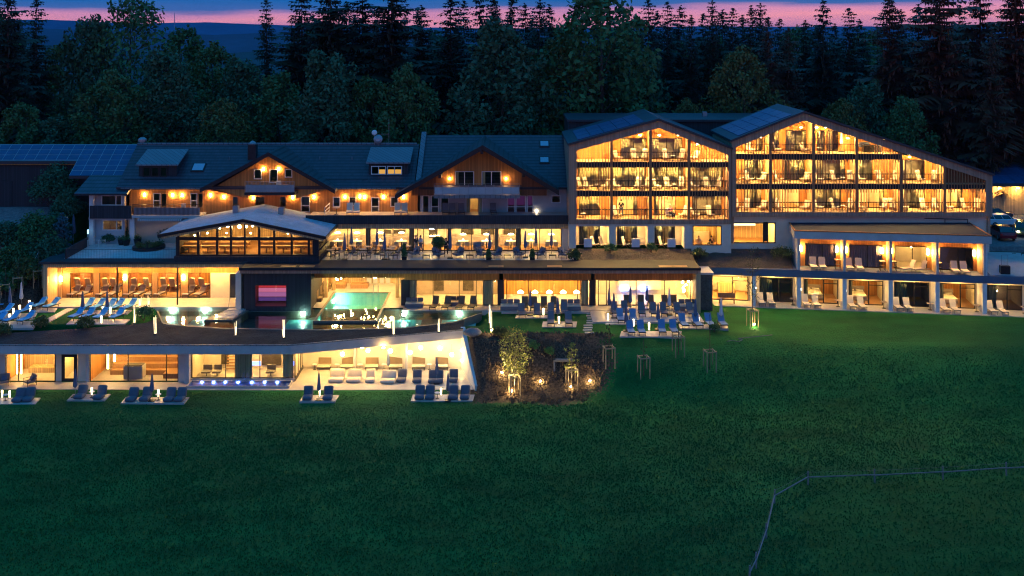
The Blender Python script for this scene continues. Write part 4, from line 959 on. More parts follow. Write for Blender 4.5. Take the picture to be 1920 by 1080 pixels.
yw = 104.2; wl_, wr_ = X(335, yw), X(588, yw); zb = Z(480, yw); zm = Z(447.5, yw); under = lambda x: tL(x)-.5
MB().box(wl_-.4, wr_+.6, yw-.25, yb-.4, Z(488, yw)-.2, zb).build('plinth', M['timber_dark'], pv)
posts = [335, 371.5, 407, 433, 459, 486, 514, 547, 579]
b = MB()
for k, q in enumerate(posts):
    x = X(q, yw); w = .2 if k not in (4,) else .14; b.box(x-w/2, x+w/2, yw-.05, yw+.2, zb, under(x)-.02)
b.box(wl_-.1, wr_, yw-.03, yw+.18, zm-.16, zm+.16); b.box(wl_-.1, wr_, yw-.03, yw+.18, zb, zb+.15)
b.build('timber_frame', M['dark'], pv)
b = MB(); b.quad((wl_, yw+.1, zb+.15), (wr_, yw+.1, zb+.15), (wr_, yw+.1, zm), (wl_, yw+.1, zm)); b.poly([(wl_, yw+.1, zm), (wr_, yw+.1, zm), (wr_, yw+.1, under(wr_)), (XA, yw+.1, under(XA)), (wl_, yw+.1, under(wl_))]); b.build('pane', M['pane'], pv)
b = MB(); b.box(wl_-.3, wl_-.1, yw, yb-.5, zb, zl-.5); b.build('side_wall', M['timber_dark'], pv)
room(pv, wl_, wr_+.1, yw+.21, yb-.5, zb+.01, under(wl_)-.1, 'timber', 'wood', 'timber') if False else None
b = MB(); b.quad((wl_, yw, zb+.01), (wr_, yw, zb+.01), (wr_, yb-.5, zb+.01), (wl_, yb-.5, zb+.01)); b.build('floor', M['wood'], pv)
MB().prism_y([(wl_, zb), (wr_, zb), (wr_, under(wr_)), (XA, under(XA)), (wl_, under(wl_))], yb-.6, yb-.5).build('rear_wall', M['timber_pale'], pv)
MB().box(wr_, wr_+.1, yw+.2, yb-.5, zb, zm).build('side_glass', M['pane'], pv)
for j, (q, pyv, yy, rr) in enumerate([(365, 441, 106, .1), (389, 437, 106, .1), (412, 427, 105.5, .16), (427, 423, 105.5, .2), (449, 425, 106, .22), (462, 425, 106, .16), (474, 424, 106, .12), (503, 426, 105.5, .12), (540, 437, 106, .12), (564, 440, 106, .1), (425, 437, 107, .1), (470, 437, 107, .1)]):
    lamp(pv, X(q, yy), yy, min(under(X(q, yy))-.25, Z(pyv, yy)), rr*.8, 'L_globe', 'pendant_lamp')
discs(pv, [(X(q, 107.5), 107.5, under(X(q, 107.5))-.1) for q in (370, 420, 500, 550)], .16, 'L_room')
b = MB()
for i, q in enumerate((352, 388, 420, 446, 498, 530, 563)):
    for yy in (105.3, 107.0):
        x = X(q+ (6 if yy > 106 else 0), yy); b.box(x-.75, x+.75, yy, yy+.7, zb+.72, zb+.77); b.box(x-.05, x+.05, yy+.3, yy+.4, zb, zb+.72); b.box(x-.75, x+.75, yy+.85, yy+.95, zb+.4, zb+1.0); b.box(x-.75, x+.75, yy+.8, yy+1.2, zb+.38, zb+.44)
b.build('dining_bench', M['wood'], pv)
b = MB(); b.box(wr_-.1, wr_+.5, yw, yw+.35, zb, zm); b.build('corner_pier', M['timber_dark'], pv)
b = MB(); x1, x2 = XA+hr-.1, wr_+.55; b.path([(x1, yf+.4, zr_-.3), (x1+.1, yf+.5, zr_-.6), (x2, yf+.8, zr_-1.6), (x2, yf+.8, zb)], .06); b.build('downpipe', M['dark'], pv)
# ------------------------------------------------------------------ solar roofed barn
bn = thing('barn', 'dark plank barn with a roof of blue solar panels', 'barn', (-56, 119, 11.4))
yr_, zr0 = 120.2, Z(270, 120.2); s33 = .66
ye_r = 115.5; zer = zr0-(yr_-ye_r)*s33; ye_l = 117.6; zel = zr0-(yr_-ye_l)*s33
xm = X(140, 117); xL = -74.0; xR = -43.6
b = MB(); b.prism_x([(ye_l, zel-.3), (yr_, zr0-.3), (127, zr0-4.5), (127, zr0-4.2), (yr_, zr0), (ye_l, zel)], xL, xm); b.prism_x([(ye_r, zer-.3), (yr_, zr0-.3), (127, zr0-4.5), (127, zr0-4.2), (yr_, zr0), (ye_r, zer)], xm+.002, xR); br = b.build('roof', M['panelroof'], bn); ORG[br.name] = ORG[bn.name]
b = MB(); b2 = MB()
def slopequad(mb, x0, x1, y0, y1, dz): mb.quad((x0, y0, zr0-(yr_-y0)*s33+dz), (x1, y0, zr0-(yr_-y0)*s33+dz), (x1, y1, zr0-(yr_-y1)*s33+dz), (x0, y1, zr0-(yr_-y1)*s33+dz))
slopequad(b2, xL+.2, xm, ye_l+.08, yr_-.15, .05); slopequad(b2, xm, xR-.1, ye_r+.08, yr_-.15, .05)
pw = 1.24; nx = int((xR-xL)/pw)
for i in range(nx):
    x0 = xR-.15-(i+1)*pw; full = x0 > xm; y1 = yr_-.2
    for j in range(6 if full else 3):
        ph_ = .76 if full else .76; slopequad(b, x0+.03, x0+pw-.03, y1-ph_+.03, y1-.03, .075); y1 -= ph_
b2.build('panel_rails', M['pvframe'], br); b.build('solar_panels', M['pv'], br)
MB().box(xL, xR-.3, 118, 126.5, 10.9, zel-.05).build('wall', M['timber_dark'], bn)
MB().box(X(2, 117.9), X(22, 117.9), 117.9, 118.02, 11.4, 14.6).build('door', M['timber_dark'], bn)
b = MB(); b.box(xL, xm, 117.7, 117.85, zel-.42, zel-.12); b.build('eave_board', M['timber'], bn)
# ------------------------------------------------------------------ two storey room annex, turned slightly to the slope
A8 = R(-8); AX, AY = X(1497, 105), 105.0
an = thing('guest_annex', 'low two storey white annex with lit terrace rooms and dark flat roof', 'annex', (AX, AY, 3.6), A8)
EZ = 3.6; L = 18.05
def azl(pyv, y=105): return Z(pyv, y)-EZ
z2 = azl(504.5); z1 = azl(518); zc1 = z1; zr1 = azl(445, 105); zr2 = azl(433, 104.5)
XLa, XRa = -9.4, 24.5
def ab(mb, name, mat, **k): return mb.build(name, mat, an, world=False, **k)
ab(MB().box(XLa, XRa, -.5, 6.5, z1, z2), 'floor_slab', M['navy'] if False else vary('blue_grey_slab_edge', (.10, .13, .20), .6, 1, .15, 30, .1))
ab(MB().box(XLa, XRa, -.9, 6.5, -.6, -.02), 'terrace', M['paving'])
# lower rooms
bays = [(-9.0, -4.55, 'l2'), (-4.5, -.05, 'd'), (.0, 4.5, 'l'), (4.5, 9.0, 'l'), (9.0, 13.5, 'd'), (13.5, 18.0, 'l'), (18.0, 22.5, 'd2')]
lw = MB(); holes = []
for (a, c, k) in bays: holes.append((a+.75 if k != 'l2' else a+.3, c-.35, 0.0, 2.5))
wallwith(lw, XLa, XRa, 1.5, 1.7, -.02, z1-.003, holes); ab(lw, 'lower_wall', M['plaster'])
BEDROOMS = []
for (a, c, k), h in zip(bays, holes):
    x0, x1 = h[0], h[1]
    rm = MB()
    f = None
    b = MB(); d = .09; fw = .07
    b.box(x0, x1, 1.47, 1.56, 0, fw).box(x0, x1, 1.47, 1.56, 2.5-fw, 2.5).box(x0, x0+fw, 1.47, 1.56, fw, 2.5-fw).box(x1-fw, x1, 1.47, 1.56, fw, 2.5-fw)
    xm_ = x0+(x1-x0)*.58; b.box(xm_-.05, xm_+.05, 1.472, 1.558, fw, 2.5-fw); b.box(xm_+.05, x1-fw, 1.474, 1.556, 2.02, 2.09)
    f = ab(b, 'window', M['dark']); ORG[f.name] = Vector((0,0,0))
    MB().quad((x0, 1.51, 0), (x1, 1.51, 0), (x1, 1.51, 2.5), (x0, 1.51, 2.5)).build('pane', M['pane'], f, world=False)
    def cur(xa, xb, mt='curtain_grey'):
        cc = MB(); n = int((xb-xa)/.12)
        ps = [(xa+(xb-xa)*q/n, 1.85+.05*(1 if q % 2 else -1)) for q in range(n+1)]
        for u, w in zip(ps[:-1], ps[1:]): cc.quad((u[0], u[1], .03), (w[0], w[1], .03), (w[0], w[1], 2.45), (u[0], u[1], 2.45))
        cc.build('curtain', M[mt], f, world=False)
    dark = k[0] == 'd'
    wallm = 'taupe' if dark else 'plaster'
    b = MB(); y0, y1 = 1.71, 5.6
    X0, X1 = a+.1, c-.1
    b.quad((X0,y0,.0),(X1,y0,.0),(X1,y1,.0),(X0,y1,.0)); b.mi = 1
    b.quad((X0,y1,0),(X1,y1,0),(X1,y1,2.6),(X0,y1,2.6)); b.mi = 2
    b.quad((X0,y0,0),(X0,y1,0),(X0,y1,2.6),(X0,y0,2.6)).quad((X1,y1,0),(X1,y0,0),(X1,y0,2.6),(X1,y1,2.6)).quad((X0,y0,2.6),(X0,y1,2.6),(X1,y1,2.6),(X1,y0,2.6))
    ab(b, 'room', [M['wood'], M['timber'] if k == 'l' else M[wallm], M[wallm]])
    if k == 'l':
        ab(MB().lathe([(.15, -.05), (.15, 0)], ((a+c)/2, 2.4, 2.56), 8), 'ceiling_lamp', M['L_room']); cur(x0, x0+.45); BEDROOMS.append(((a+c)/2-.3, 3.9))
    elif k == 'l2':
        for q in (-1.4, 0, 1.3): ab(MB().lathe([(.2, -.05), (.2, 0)], ((a+c)/2+q, 3.2, 2.56), 8), 'ceiling_lamp', M['L_room'])
        ab(MB().box(a+1.2, c-1.5, 4.6, 5.3, .02, 1.0), 'counter', M['timber_pale'])
    elif k == 'd': cur(x0, x0+1.3)
    else: cur(x0, x0+1.1); ab(MB().ball((x0+2.0, 4.8, 1.1), .08, 6, 4), 'bedside_lamp', M['L_globe'])
    # terrace partition and small lamp
    if a > -5: ab(MB().box(a-.2, a+.2, -.45, 1.47, -.02, z1-.003), 'pier', M['white']); ab(MB().box(a+.2, a+.32, .2, .3, 1.6, 1.78), 'wall_lamp', M['L_bolt'])
    ab(MB().lathe([(.09, -.04), (.09, 0)], ((a+c)/2, .55, z1-.01), 8), 'terrace_lamp', M['L_balcony'])
ab(MB().box(XLa-.001, XLa+.4, -.45, 1.47, -.02, z1-.003), 'pier', M['white'])
# upper storey
ub = MB(); uh = [(.9, 4.0, z2+.05, z2+2.35), (5.3, 8.6, z2+.05, z2+2.35), (9.8, 13.0, z2+.05, z2+2.35), (14.2, 17.5, z2+.05, z2+2.35)]
wallwith(ub, 0, L, 1.6, 1.8, z2, zr1, uh); ab(ub, 'upper_wall', M['timber'])
for i, h in enumerate(uh):
    b = MB(); fw = .07; b.box(h[0], h[1], 1.57, 1.66, h[2], h[2]+fw).box(h[0], h[1], 1.57, 1.66, h[3]-fw, h[3]).box(h[0], h[0]+fw, 1.57, 1.66, h[2]+fw, h[3]-fw).box(h[1]-fw, h[1], 1.57, 1.66, h[2]+fw, h[3]-fw)
    xm_ = h[0]+(h[1]-h[0])*.55; b.box(xm_-.04, xm_+.04, 1.572, 1.658, h[2]+fw, h[3]-fw)
    f = ab(b, 'window', M['dark']); ORG[f.name] = Vector((0,0,0)); MB().quad((h[0], 1.61, h[2]), (h[1], 1.61, h[2]), (h[1], 1.61, h[3]), (h[0], 1.61, h[3])).build('pane', M['pane'], f, world=False)
    b = MB(); X0, X1, y0, y1, q0, q1 = h[0]-.2, h[1]+.2, 1.81, 5, z2+.02, z2+2.6
    b.quad((X0,y0,q0),(X1,y0,q0),(X1,y1,q0),(X0,y1,q0)).quad((X0,y1,q0),(X1,y1,q0),(X1,y1,q1),(X0,y1,q1)).quad((X0,y0,q0),(X0,y1,q0),(X0,y1,q1),(X0,y0,q1)).quad((X1,y1,q0),(X1,y0,q0),(X1,y0,q1),(X1,y1,q1)).quad((X0,y0,q1),(X0,y1,q1),(X1,y1,q1),(X1,y0,q1)); ab(b, 'room', M['plaster' if i == 2 else 'taupe'])
    if i == 2: ab(MB().ball((xm_+.4, 3.6, z2+1.9), .09, 6, 4), 'room_lamp', M['L_room'])
    if i < 2: 
        cc = MB(); n = 26; ps = [(h[0]+.05+(h[1]-h[0]-.1)*q/n, 1.95+.04*(1 if q % 2 else -1)) for q in range(n+1)]
        for u, w in zip(ps[:-1], ps[1:]): cc.quad((u[0], u[1], h[2]), (w[0], w[1], h[2]), (w[0], w[1], h[3]), (u[0], u[1], h[3]))
        cc.build('curtain', M['mauve'], f, world=False)
    if i == 3:
        cc = MB(); cc.poly([(h[0]+.05, 1.95, h[2]), (h[0]+1.3, 1.95, h[2]), (h[0]+.7, 1.95, h[2]+1.0), (h[0]+1.2, 1.95, h[3]), (h[0]+.05, 1.95, h[3])]); cc.build('curtain', M['mauve'], f, world=False)
for k in range(5):
    x = k*4.5; ab(MB().box(x-.12, x+.12, -.45, -.2, z2, zr1-.003), 'post', M['concrete']); 
    if k < 4: ab(MB().box(x+4.45, x+4.55, -.2, 1.6, z2, zr1-.003) if k < 3 else MB().box(L-.2, L-.05, -.2, 1.6, z2, zr1-.003), 'partition', M['timber_pale'])
for k in range(4):
    for q in (.45, 4.05): ab(MB().box(k*4.5+q-.09, k*4.5+q+.09, 1.42, 1.585, z2+1.55, z2+2.1), 'wall_lamp', M['L_wall'])
ab(MB().box(-.15, 0, -.4, 6, z2, zr1), 'end_wall', M['white']); ab(MB().box(L-.02, L+.2, -.4, 6, z2, zr1), 'end_wall', M['white'])
ro = ab(MB().box(-.5, L+.5, -.75, 6.4, zr1, zr2), 'roof', M['concrete']); ORG[ro.name] = Vector((0,0,0))
MB().box(-.35, L+.35, -.60, 6.3, zr2, zr2+.06).build('roof_gravel', vary('slate_chippings', (.008, .016, .036), .95, 1.0, .45, 8, .9, dist=.08), ro, world=False)
b = MB(); b.box(-.5, L+.5, -.78, -.62, zr2, zr2+.10); b.box(-.5, -.38, -.62, 6.4, zr2, zr2+.10); b.box(L+.38, L+.5, -.62, 6.4, zr2, zr2+.10); b.build('roof_edge', M['timber_red'], ro, world=False)
b = MB(); b.path([(-.1, 5.8, zr2+.5), (L+.1, 5.8, zr2+.5)], .04, 5)
for k in range(9): b.tube((-.1+k*(L+.2)/8, 5.8, zr2+.05), (-.1+k*(L+.2)/8, 5.8, zr2+.52), .04, n=5)
b.build('roof_rail', M['dark'], ro, world=False)
# planted roofs beside the upper storey
def aw(x, y, z=0):  # annex local to world
    return Vector((AX+x*math.cos(A8)-y*math.sin(A8), AY+x*math.sin(A8)+y*math.cos(A8), EZ+z))
def moundmesh(p, pts_lo, pts_hi, name, mat, rows=7, seed=1, amp=.10, local=False):
    """sloping planted bed between a front line and a back line"""
    rnd = random.Random(seed); vs = []; fs = []; n = len(pts_lo)
    for r in range(rows+1):
        for k in range(n):
            a = Vector(pts_lo[k]); c = Vector(pts_hi[k]); v = a.lerp(c, r/rows); v.z += rnd.uniform(-amp, amp) if 0 < r < rows else 0; vs.append(v)
    for r in range(rows):
        for k in range(n-1): fs.append((r*n+k, r*n+k+1, (r+1)*n+k+1, (r+1)*n+k))
    o0 = ORG[p.name]
    me = bpy.data.meshes.new(name); me.from_pydata([tuple(v-o0) for v in vs], [], fs); me.materials.append(mat); me.polygons.foreach_set('use_smooth', [True]*len(fs))
    o = bpy.data.objects.new(name, me); COL.objects.link(o); o.parent = p; return o
gr = thing('green_roof', 'brown planted roof bed between the restaurant window and annex terrace', 'green roof', (X(1400, 107), 107, 7.4))
N = 30; lo = [(X(1316, 104.6)+(AX-.5-X(1316, 104.6))*k/N, 105.7-(k/N)*.5, EZ+z2+.02) for k in range(N+1)]; hi = [(X(1300, 108)+(X(1480, 108.5)-X(1300, 108))*k/N, 108.75, 8.7) for k in range(N+1)]
moundmesh(gr, lo, hi, 'planted_bed', M['sedum'], 9, 3)
gr2 = thing('green_roof', 'brown planted bed on the terrace right of the annex', 'green roof', (X(1900, 108), 108, 7.4))
lo = [tuple(aw(21+k*.25, 1.5-k*.02, z2+.03)) for k in range(25)]; hi = [tuple(aw(20.2+k*.3, 7.5, z2+.9)) for k in range(25)]
moundmesh(gr2, lo, hi, 'planted_bed', M['sedum'], 8, 4)
b = MB(); bq = [tuple(aw(L+.6, 0, z2+.015)), tuple(aw(24, 0, z2+.015)), tuple(aw(24, 7, z2+.9)), tuple(aw(L+.6, 7, z2+.9))]; b.quad(*bq); o = b.build('terrace_path', M['paving']); struct(o)
# ------------------------------------------------------------------ upper spa building: loggia, pool hall, relax rooms under one flat roof
us = thing('spa_building', 'long flat roofed spa front with lit loggia and pool hall under the terrace', 'spa', (-12, 106, LAWN))
FZ = LAWN+.15      # floor
yfr = 102.3; zF0, zF1 = Z(512, 101.8), Z(505.5, 101.8)
# left loggia
xl0, xl1 = X(83, 104.2), X(450, 104.2); zs = Z(500.5, 104.2); ztop_ = Z(489, 104.2)
b = MB(); b.box(xl0, xl1+1.0, 103.9, 104.3, zs, ztop_-.25); b.box(xl0, xl0+.45, 103.9, 107, FZ-.3, zs-.002); b.build('fascia', M['timber_pale'], us)
MB().box(xl0-.3, xl1+.9, 103.7, 112.9, ztop_-.25+.002, ztop_).build('roof', M['gravel_dark'], us)
MB().box(xl0+.45, xl1, 104.3, 106.8, zs+.02, zs+.15).build('soffit', M['timber'], us)
MB().box(xl0+.2, xl1, 103.2, 107, LAWN-.3, FZ).build('terrace', M['paving'], us)
yq = 106.8; zq = Z(511.5, yq); zq1 = zs-.003
b = MB(); wallwith(b, xl0+.45, xl1+.4, yq, yq+.2, zq, zs+.1, []); b.build('header', M['timber'], us)
wins = [(131, 175), (186, 230), (240, 285), (295, 339), (352, 394)]
b = MB(); hs = [(X(a, yq), X(c, yq), FZ, zq-.003) for a, c in wins]; wallwith(b, X(102, yq), X(395, yq), yq+.002, yq+.2, FZ, zq-.002, hs); b.build('pier', M['wood'], us)
MB().box(xl0+.45, X(119, yq), yq-.6, yq-.45, FZ, zs).build('screen_wall', M['timber_pale'], us)
MB().box(X(395, yq), xl1+.3, yq-.02, yq+.2, FZ, zq-.003).build('white_wall', M['plaster'], us)
window(us, X(431, yq), X(443, yq), yq-.07, FZ+.05, zq-.1, pane='pane_dark')
room(us, X(103, yq), X(395, yq), yq+.21, yq+5, FZ+.005, zq+.1, 'timber', 'wood', 'timber', back='timber')
for a, c in wins: window(us, X(a, yq), X(c, yq), yq+.03, FZ, zq-.004, fw=.06)
discs(us, [(X(q, yq+2.4), yq+2.4, zq+.05) for q in (150, 208, 262, 316, 372)], .2, 'L_room')
b = MB()
for (q0, q1) in ((150, 172), (205, 222), (240, 258), (303, 335), (356, 372)): b.box(X(q0, yq+3), X(q1, yq+3), yq+3, yq+3.1, FZ, FZ+1.9)
b.build('inner_partition', M['timber_red'], us)
for q, zz in ((115, 520), (234, 520), (344, 520)): walllamp(us, X(q, yq-.6 if q < 120 else yq), yq-.6 if q < 120 else yq, Z(zz, yq), .2, .5)
for q in (220, 333): MB().box(X(q, 104.1)-.06, X(q, 104.1)+.06, 104.0, 104.12, FZ, zs).build('steel_post', M['dark'], us)
discs(us, [(X(q, 105.4), 105.4, zs-.0) for q in (150, 210, 270, 330, 390, 420)], .12, 'L_balcony', 'soffit_lamp')
# right, long part
xr0, xr1 = X(450, 101.8), X(1313, 101.8)
MB().box(xr0, xr1, 101.6, 101.9, zF0, zF1).build('fascia', M['timber_grey'], us)
b = MB(); b.box(xr0-.0, xr1, 101.45, 105.2, zF1+.002, zF1+.2); b.box(xr0, xr1, 101.4, 101.6, zF1+.002, zF1+.26); ro = b.build('roof', vary('dark_flat_roof', (.012, .014, .022), .75, .6, .35, 14, .2), us); ORG[ro.name] = ORG[us.name]
for q in (540, 575, 930, 1040, 1250, 1275): MB().box(X(q-14, 102), X(q+14, 102), 101.9, 102.5, zF1+.21, zF1+.26).build('roof_light', M['wood'], ro)
MB().box(xr0, xr1, 101.9, 105, zF0+.05, zF0+.2).build('soffit', M['timber'], us)
TE = 8.05; ye = 105.0
MB().box(X(590, ye), X(1082, ye), ye-.15, 110.2, zF1-.3, 8.17).build('terrace_deck', M['stone'] if False else M['paving'], us)
MB().box(X(450, ye), xr1+.2, ye-.28, ye-.15, zF1-.2, Z(489.5, ye)+.05).build('terrace_edge', M['timber_dark'], us)
MB().box(X(83, 105), X(600, 105), 105.21, 113.3, ztop_-.6, ztop_-.26).build('deck_base', M['concrete'], us)
# courtyard gravel
MB().box(X(122, 105.5), X(330, 105.5), 105.3, 112.9, ztop_+.004, ztop_+.03).build('courtyard_gravel', M['gravel'], us)
b = bars(X(122, 104.9), X(330, 104.9), 104.9, ztop_, ztop_+1.0, .16, .012, .012); b.box(X(122, 104.9), X(330, 104.9), 104.89, 104.93, ztop_+1, ztop_+1.03); b.build('railing', M['dark'], us)
b = MB(); b.hexa([(X(122, 105), 105, ztop_), (X(124, 105), 105, ztop_), (X(165, 111), 111, ztop_), (X(163, 111), 111, ztop_)], [(X(122, 105), 105, ztop_+1.05), (X(124, 105), 105, ztop_+1.05), (X(165, 111), 111, ztop_+1.05), (X(163, 111), 111, ztop_+1.05)]); b.build('parapet', M['timber_dark'], us)
yg_ = 103.7; zh = Z(525, yg_); zhT = zF0+.05
secs = [(758, 936), (943, 1108), (1115, 1306)]
b = MB()
for a, c in secs: b.box(X(a, yg_), X(c, yg_), yg_, yg_+.25, zh, zhT)
b.box(X(585, yg_), X(758, yg_), yg_+.02, yg_+.25, Z(521, yg_), zhT)
b.build('header', M['timber'], us)
MB().box(X(450, 103.6), X(460, 103.6), 101.9, 104, FZ-.2, zF0).build('pier', M['plaster'], us)
MB().box(X(1304, 102), xr1, 101.62, 108, FZ-.3, zF0-.003).build('end_wall', M['timber_pale'], us)
for a, c in ((752, 768), (934, 945), (1106, 1117)): MB().box(X(a, yg_), X(c, yg_), yg_+.02, yg_+.27, FZ, zh-.003).build('pier', M['timber_dark'], us)
fl = MB(); fl.box(X(758, yg_), xr1-.4, 101.95, 110, LAWN-.35, FZ); fl.build('terrace', M['paving'], us)
fl = MB(); fl.box(X(940, 100), X(1110, 100), 101.3, 101.94, LAWN-.3, FZ-.02); fl.box(X(1112, 97.5), X(1322, 97.5), 97.9, 101.94, LAWN-.3, FZ-.02); fl.build('sun_deck', M['paving'], us)
# relax rooms
for (a, c), spec in zip(secs, ('left', 'mid', 'right')):
    x0, x1 = X(a, yg_)+.05, X(c, yg_)-.05
    if spec == 'left': ml_ = [812, 861, 893]; bk = 'taupe'
    elif spec == 'mid': ml_ = [991, 1037, 1083, 1089]; bk = 'timber'
    else: ml_ = [1137, 1143, 1193, 1246, 1295]; bk = 'plaster'
    room(us, x0, x1, yg_+.27, yg_+4.5, FZ+.005, zh+.1, 'plaster', 'paving', 'white', back=bk)
    window(us, x0+.3, x1-.05, yg_+.05, FZ, zh-.004, mull=[X(q, yg_) for q in ml_], fw=.07, cur=[(X(1090, yg_), X(1103, yg_))] if spec == 'mid' else [(X(768, yg_), X(781, yg_)), (X(905, yg_), X(925, yg_))] if spec == 'left' else [])
    for k in range(4): discs(us, [(x0+(x1-x0)*(k+.5)/4, yg_+2.3, zh+.06)], .2, 'L_room')
b = MB()
for q in (1139, 1155, 1170, 1186, 1202, 1218, 1234, 1250, 1266, 1282): b.box(X(q, yg_+4.2), X(q+9, yg_+4.2), yg_+4.3, yg_+4.4, FZ+1.9, FZ+1.96)
b.box(X(1160, yg_+4), X(1240, yg_+4), yg_+4.05, yg_+4.08, FZ+.6, FZ+2.3); b.build('string_curtain', M['linen'], us)
for q in (1163, 1200): MB().box(X(q, yg_+4.2), X(q+14, yg_+4.2), yg_+3.9, yg_+4.0, FZ+.5, FZ+.9).build('blue_light', M['L_blue2'], us)
b = MB(); r_ = random.Random(8)
for k in range(10): lamp(us, X(1285+r_.uniform(-6, 6), yg_+1.5), yg_+1.5, Z(523+r_.uniform(0, 24), yg_+1.5), .10, 'L_globe', 'pendant_lamp')
b = MB()
for (q0, q1) in ((814, 832), (868, 888)): b.box(X(q0, yg_+4.4), X(q1, yg_+4.4), yg_+4.4, yg_+4.46, FZ+.4, FZ+2.0)
b.build('wall_panel', M['picture'], us)
for k, q in enumerate((976, 1003, 1030, 1056, 1081)): MB().lathe([(.34, 0), (.30, .12), (.12, .26), (.04, .28)], (X(q, yg_+2.6), yg_+2.6, Z(549, yg_+2.6)), 8).build('table_lamp_shade', M['L_pend'], us)
# sauna block with the glowing window
bx0, bx1 = X(457, 102), X(583, 102); zb1 = Z(516, 102)
wn0, wn1, wz0, wz1 = X(477, 101.9), X(537, 101.9), Z(576, 101.9), Z(535, 101.9)
b = MB(); wallwith(b, bx0, bx1, 102, 102.25, LAWN-.4, zF0+.02, [(wn0, wn1, wz0, wz1)]); b.box(bx1-.25, bx1, 102.25, 108, LAWN-.4, zF0+.02); b.box(bx0, bx0+.25, 102.25, 106.9, LAWN-.4, zF0+.02); b.build('sauna_block', M['timber_dark'], us)
room(us, wn0-.2, wn1+.2, 102.26, 106, wz0-.1, wz1+.15, 'timber_red', 'wood', 'timber_red', back='timber_red')
b = MB(); 
for k in range(3): b.box(wn0-.15, wn1+.15, 104.2+k*.6, 104.7+k*.6, wz0+.25+k*.5, wz0+.4+k*.5)
b.build('sauna_bench', M['wood'], us)
for (za_, zb_, cc2, es) in ((.88, 1.0, (1, .33, .07), 1.1), (.66, .86, (.75, .04, .05), .7), (.46, .64, (.8, .2, .38), .75), (.24, .44, (.62, .2, .5), .6), (.04, .2, (.16, .07, .36), .5)): MB().box(wn0-.1, wn1+.1, 104.0, 104.05, wz0+(wz1-wz0)*za_, wz0+(wz1-wz0)*zb_).build('sauna_light_panel', emit('sauna_panel', cc2, es), us)
window(us, wn0, wn1, 102.02, wz0, wz1, fw=.05)
# pool hall
hx0, hx1 = X(585, 103.7), X(755, 103.7); zhh = Z(520, 103.7)
PX0, PX1 = X(592, 98.2), X(704, 98.2); PY0, PY1 = 98.2, 108.8
PXa, PXb = (PX0, PX1)
b = MB()   # hall floor around the pool
b.quad((hx0-.0, 103.0, FZ), (PX0-.25, 103.0, FZ), (PX0-.25, 112.5, FZ), (hx0-4, 112.5, FZ)) if False else None
b.quad((hx0, 102.8, FZ), (PX0-.22, 102.8, FZ), (PX0-.22, 113, FZ), (hx0, 113, FZ)) if hx0 < PX0-.3 else None
b.quad((PX1+.22, 102.8, FZ), (hx1+.4, 102.8, FZ), (hx1+.4, 113, FZ), (PX1+.22, 113, FZ)); b.quad((PX0-.22, PY1+.22, FZ), (PX1+.22, PY1+.22, FZ), (PX1+.22, 113, FZ), (PX0-.22, 113, FZ)); b.build('hall_floor', M['paving'], us)
b = MB(); b.mi = 0
b.quad((hx0, 113, FZ), (hx1+.4, 113, FZ), (hx1+.4, 113, zhh+.3), (hx0, 113, zhh+.3)); b.quad((hx0, 103.9, FZ), (hx0, 113, FZ), (hx0, 113, zhh+.3), (hx0, 103.9, zhh+.3)); b.quad((hx1+.4, 113, FZ), (hx1+.4, 103.9, FZ), (hx1+.4, 103.9, zhh+.3), (hx1+.4, 113, zhh+.3)); b.build('hall_wall', M['timber_pale'], us)
MB().quad((hx0, 103.9, zhh+.3), (hx0, 113, zhh+.3), (hx1+.4, 113, zhh+.3), (hx1+.4, 103.9, zhh+.3)).build('hall_ceiling', M['timber_pale'], us)
for x, y in ((PX0-.6, 107), (PX0-.3, 110), (PX1+1.1, 107), (PX1+1.3, 110)): MB().box(x-.17, x+.17, y-.17, y+.17, FZ, zhh+.3).build('column', M['timber_pale'], us)
r_ = random.Random(4)
for k in range(30):
    x = PX0-.2+(PX1-PX0+.2)*r_.random(); y = r_.uniform(105, 110.5)
    if .38 < (x-PX0)/(PX1-PX0) < .5: x += 1
    lamp(us, x, y, r_.uniform(zhh-.85, zhh-.1), .085, 'L_globe', 'pendant_lamp')
discs(us, [(x, y, zhh+.28) for x in (PX0, PX1) for y in (105.5, 108.5, 111)], .16, 'L_room')
for (q0, q1) in ((625, 648), (658, 690)): 
    MB().box(X(q0, 111), X(q1, 111), 110.6, 111.8, FZ, FZ+.45).build('daybed', M['wood'], us)
b = MB()
for q in (688, 700, 712, 724, 742): b.box(X(q, 113), X(q+8, 113), 112.9, 112.98, FZ, zhh-.2)
b.build('hall_window', M['L_strip'] if False else emit('lit_corridor', (1, .66, .25), .9), us)
b = MB()
for k in range(4): y = 105+k*1.8; b.box(hx0+.1, hx0+.7, y, y+.9, FZ, FZ+.4); b.box(hx0+.1, hx0+.25, y, y+.9, FZ+.4, FZ+1.1)
b.build('wall_seat', M['brown_mesh'], us)
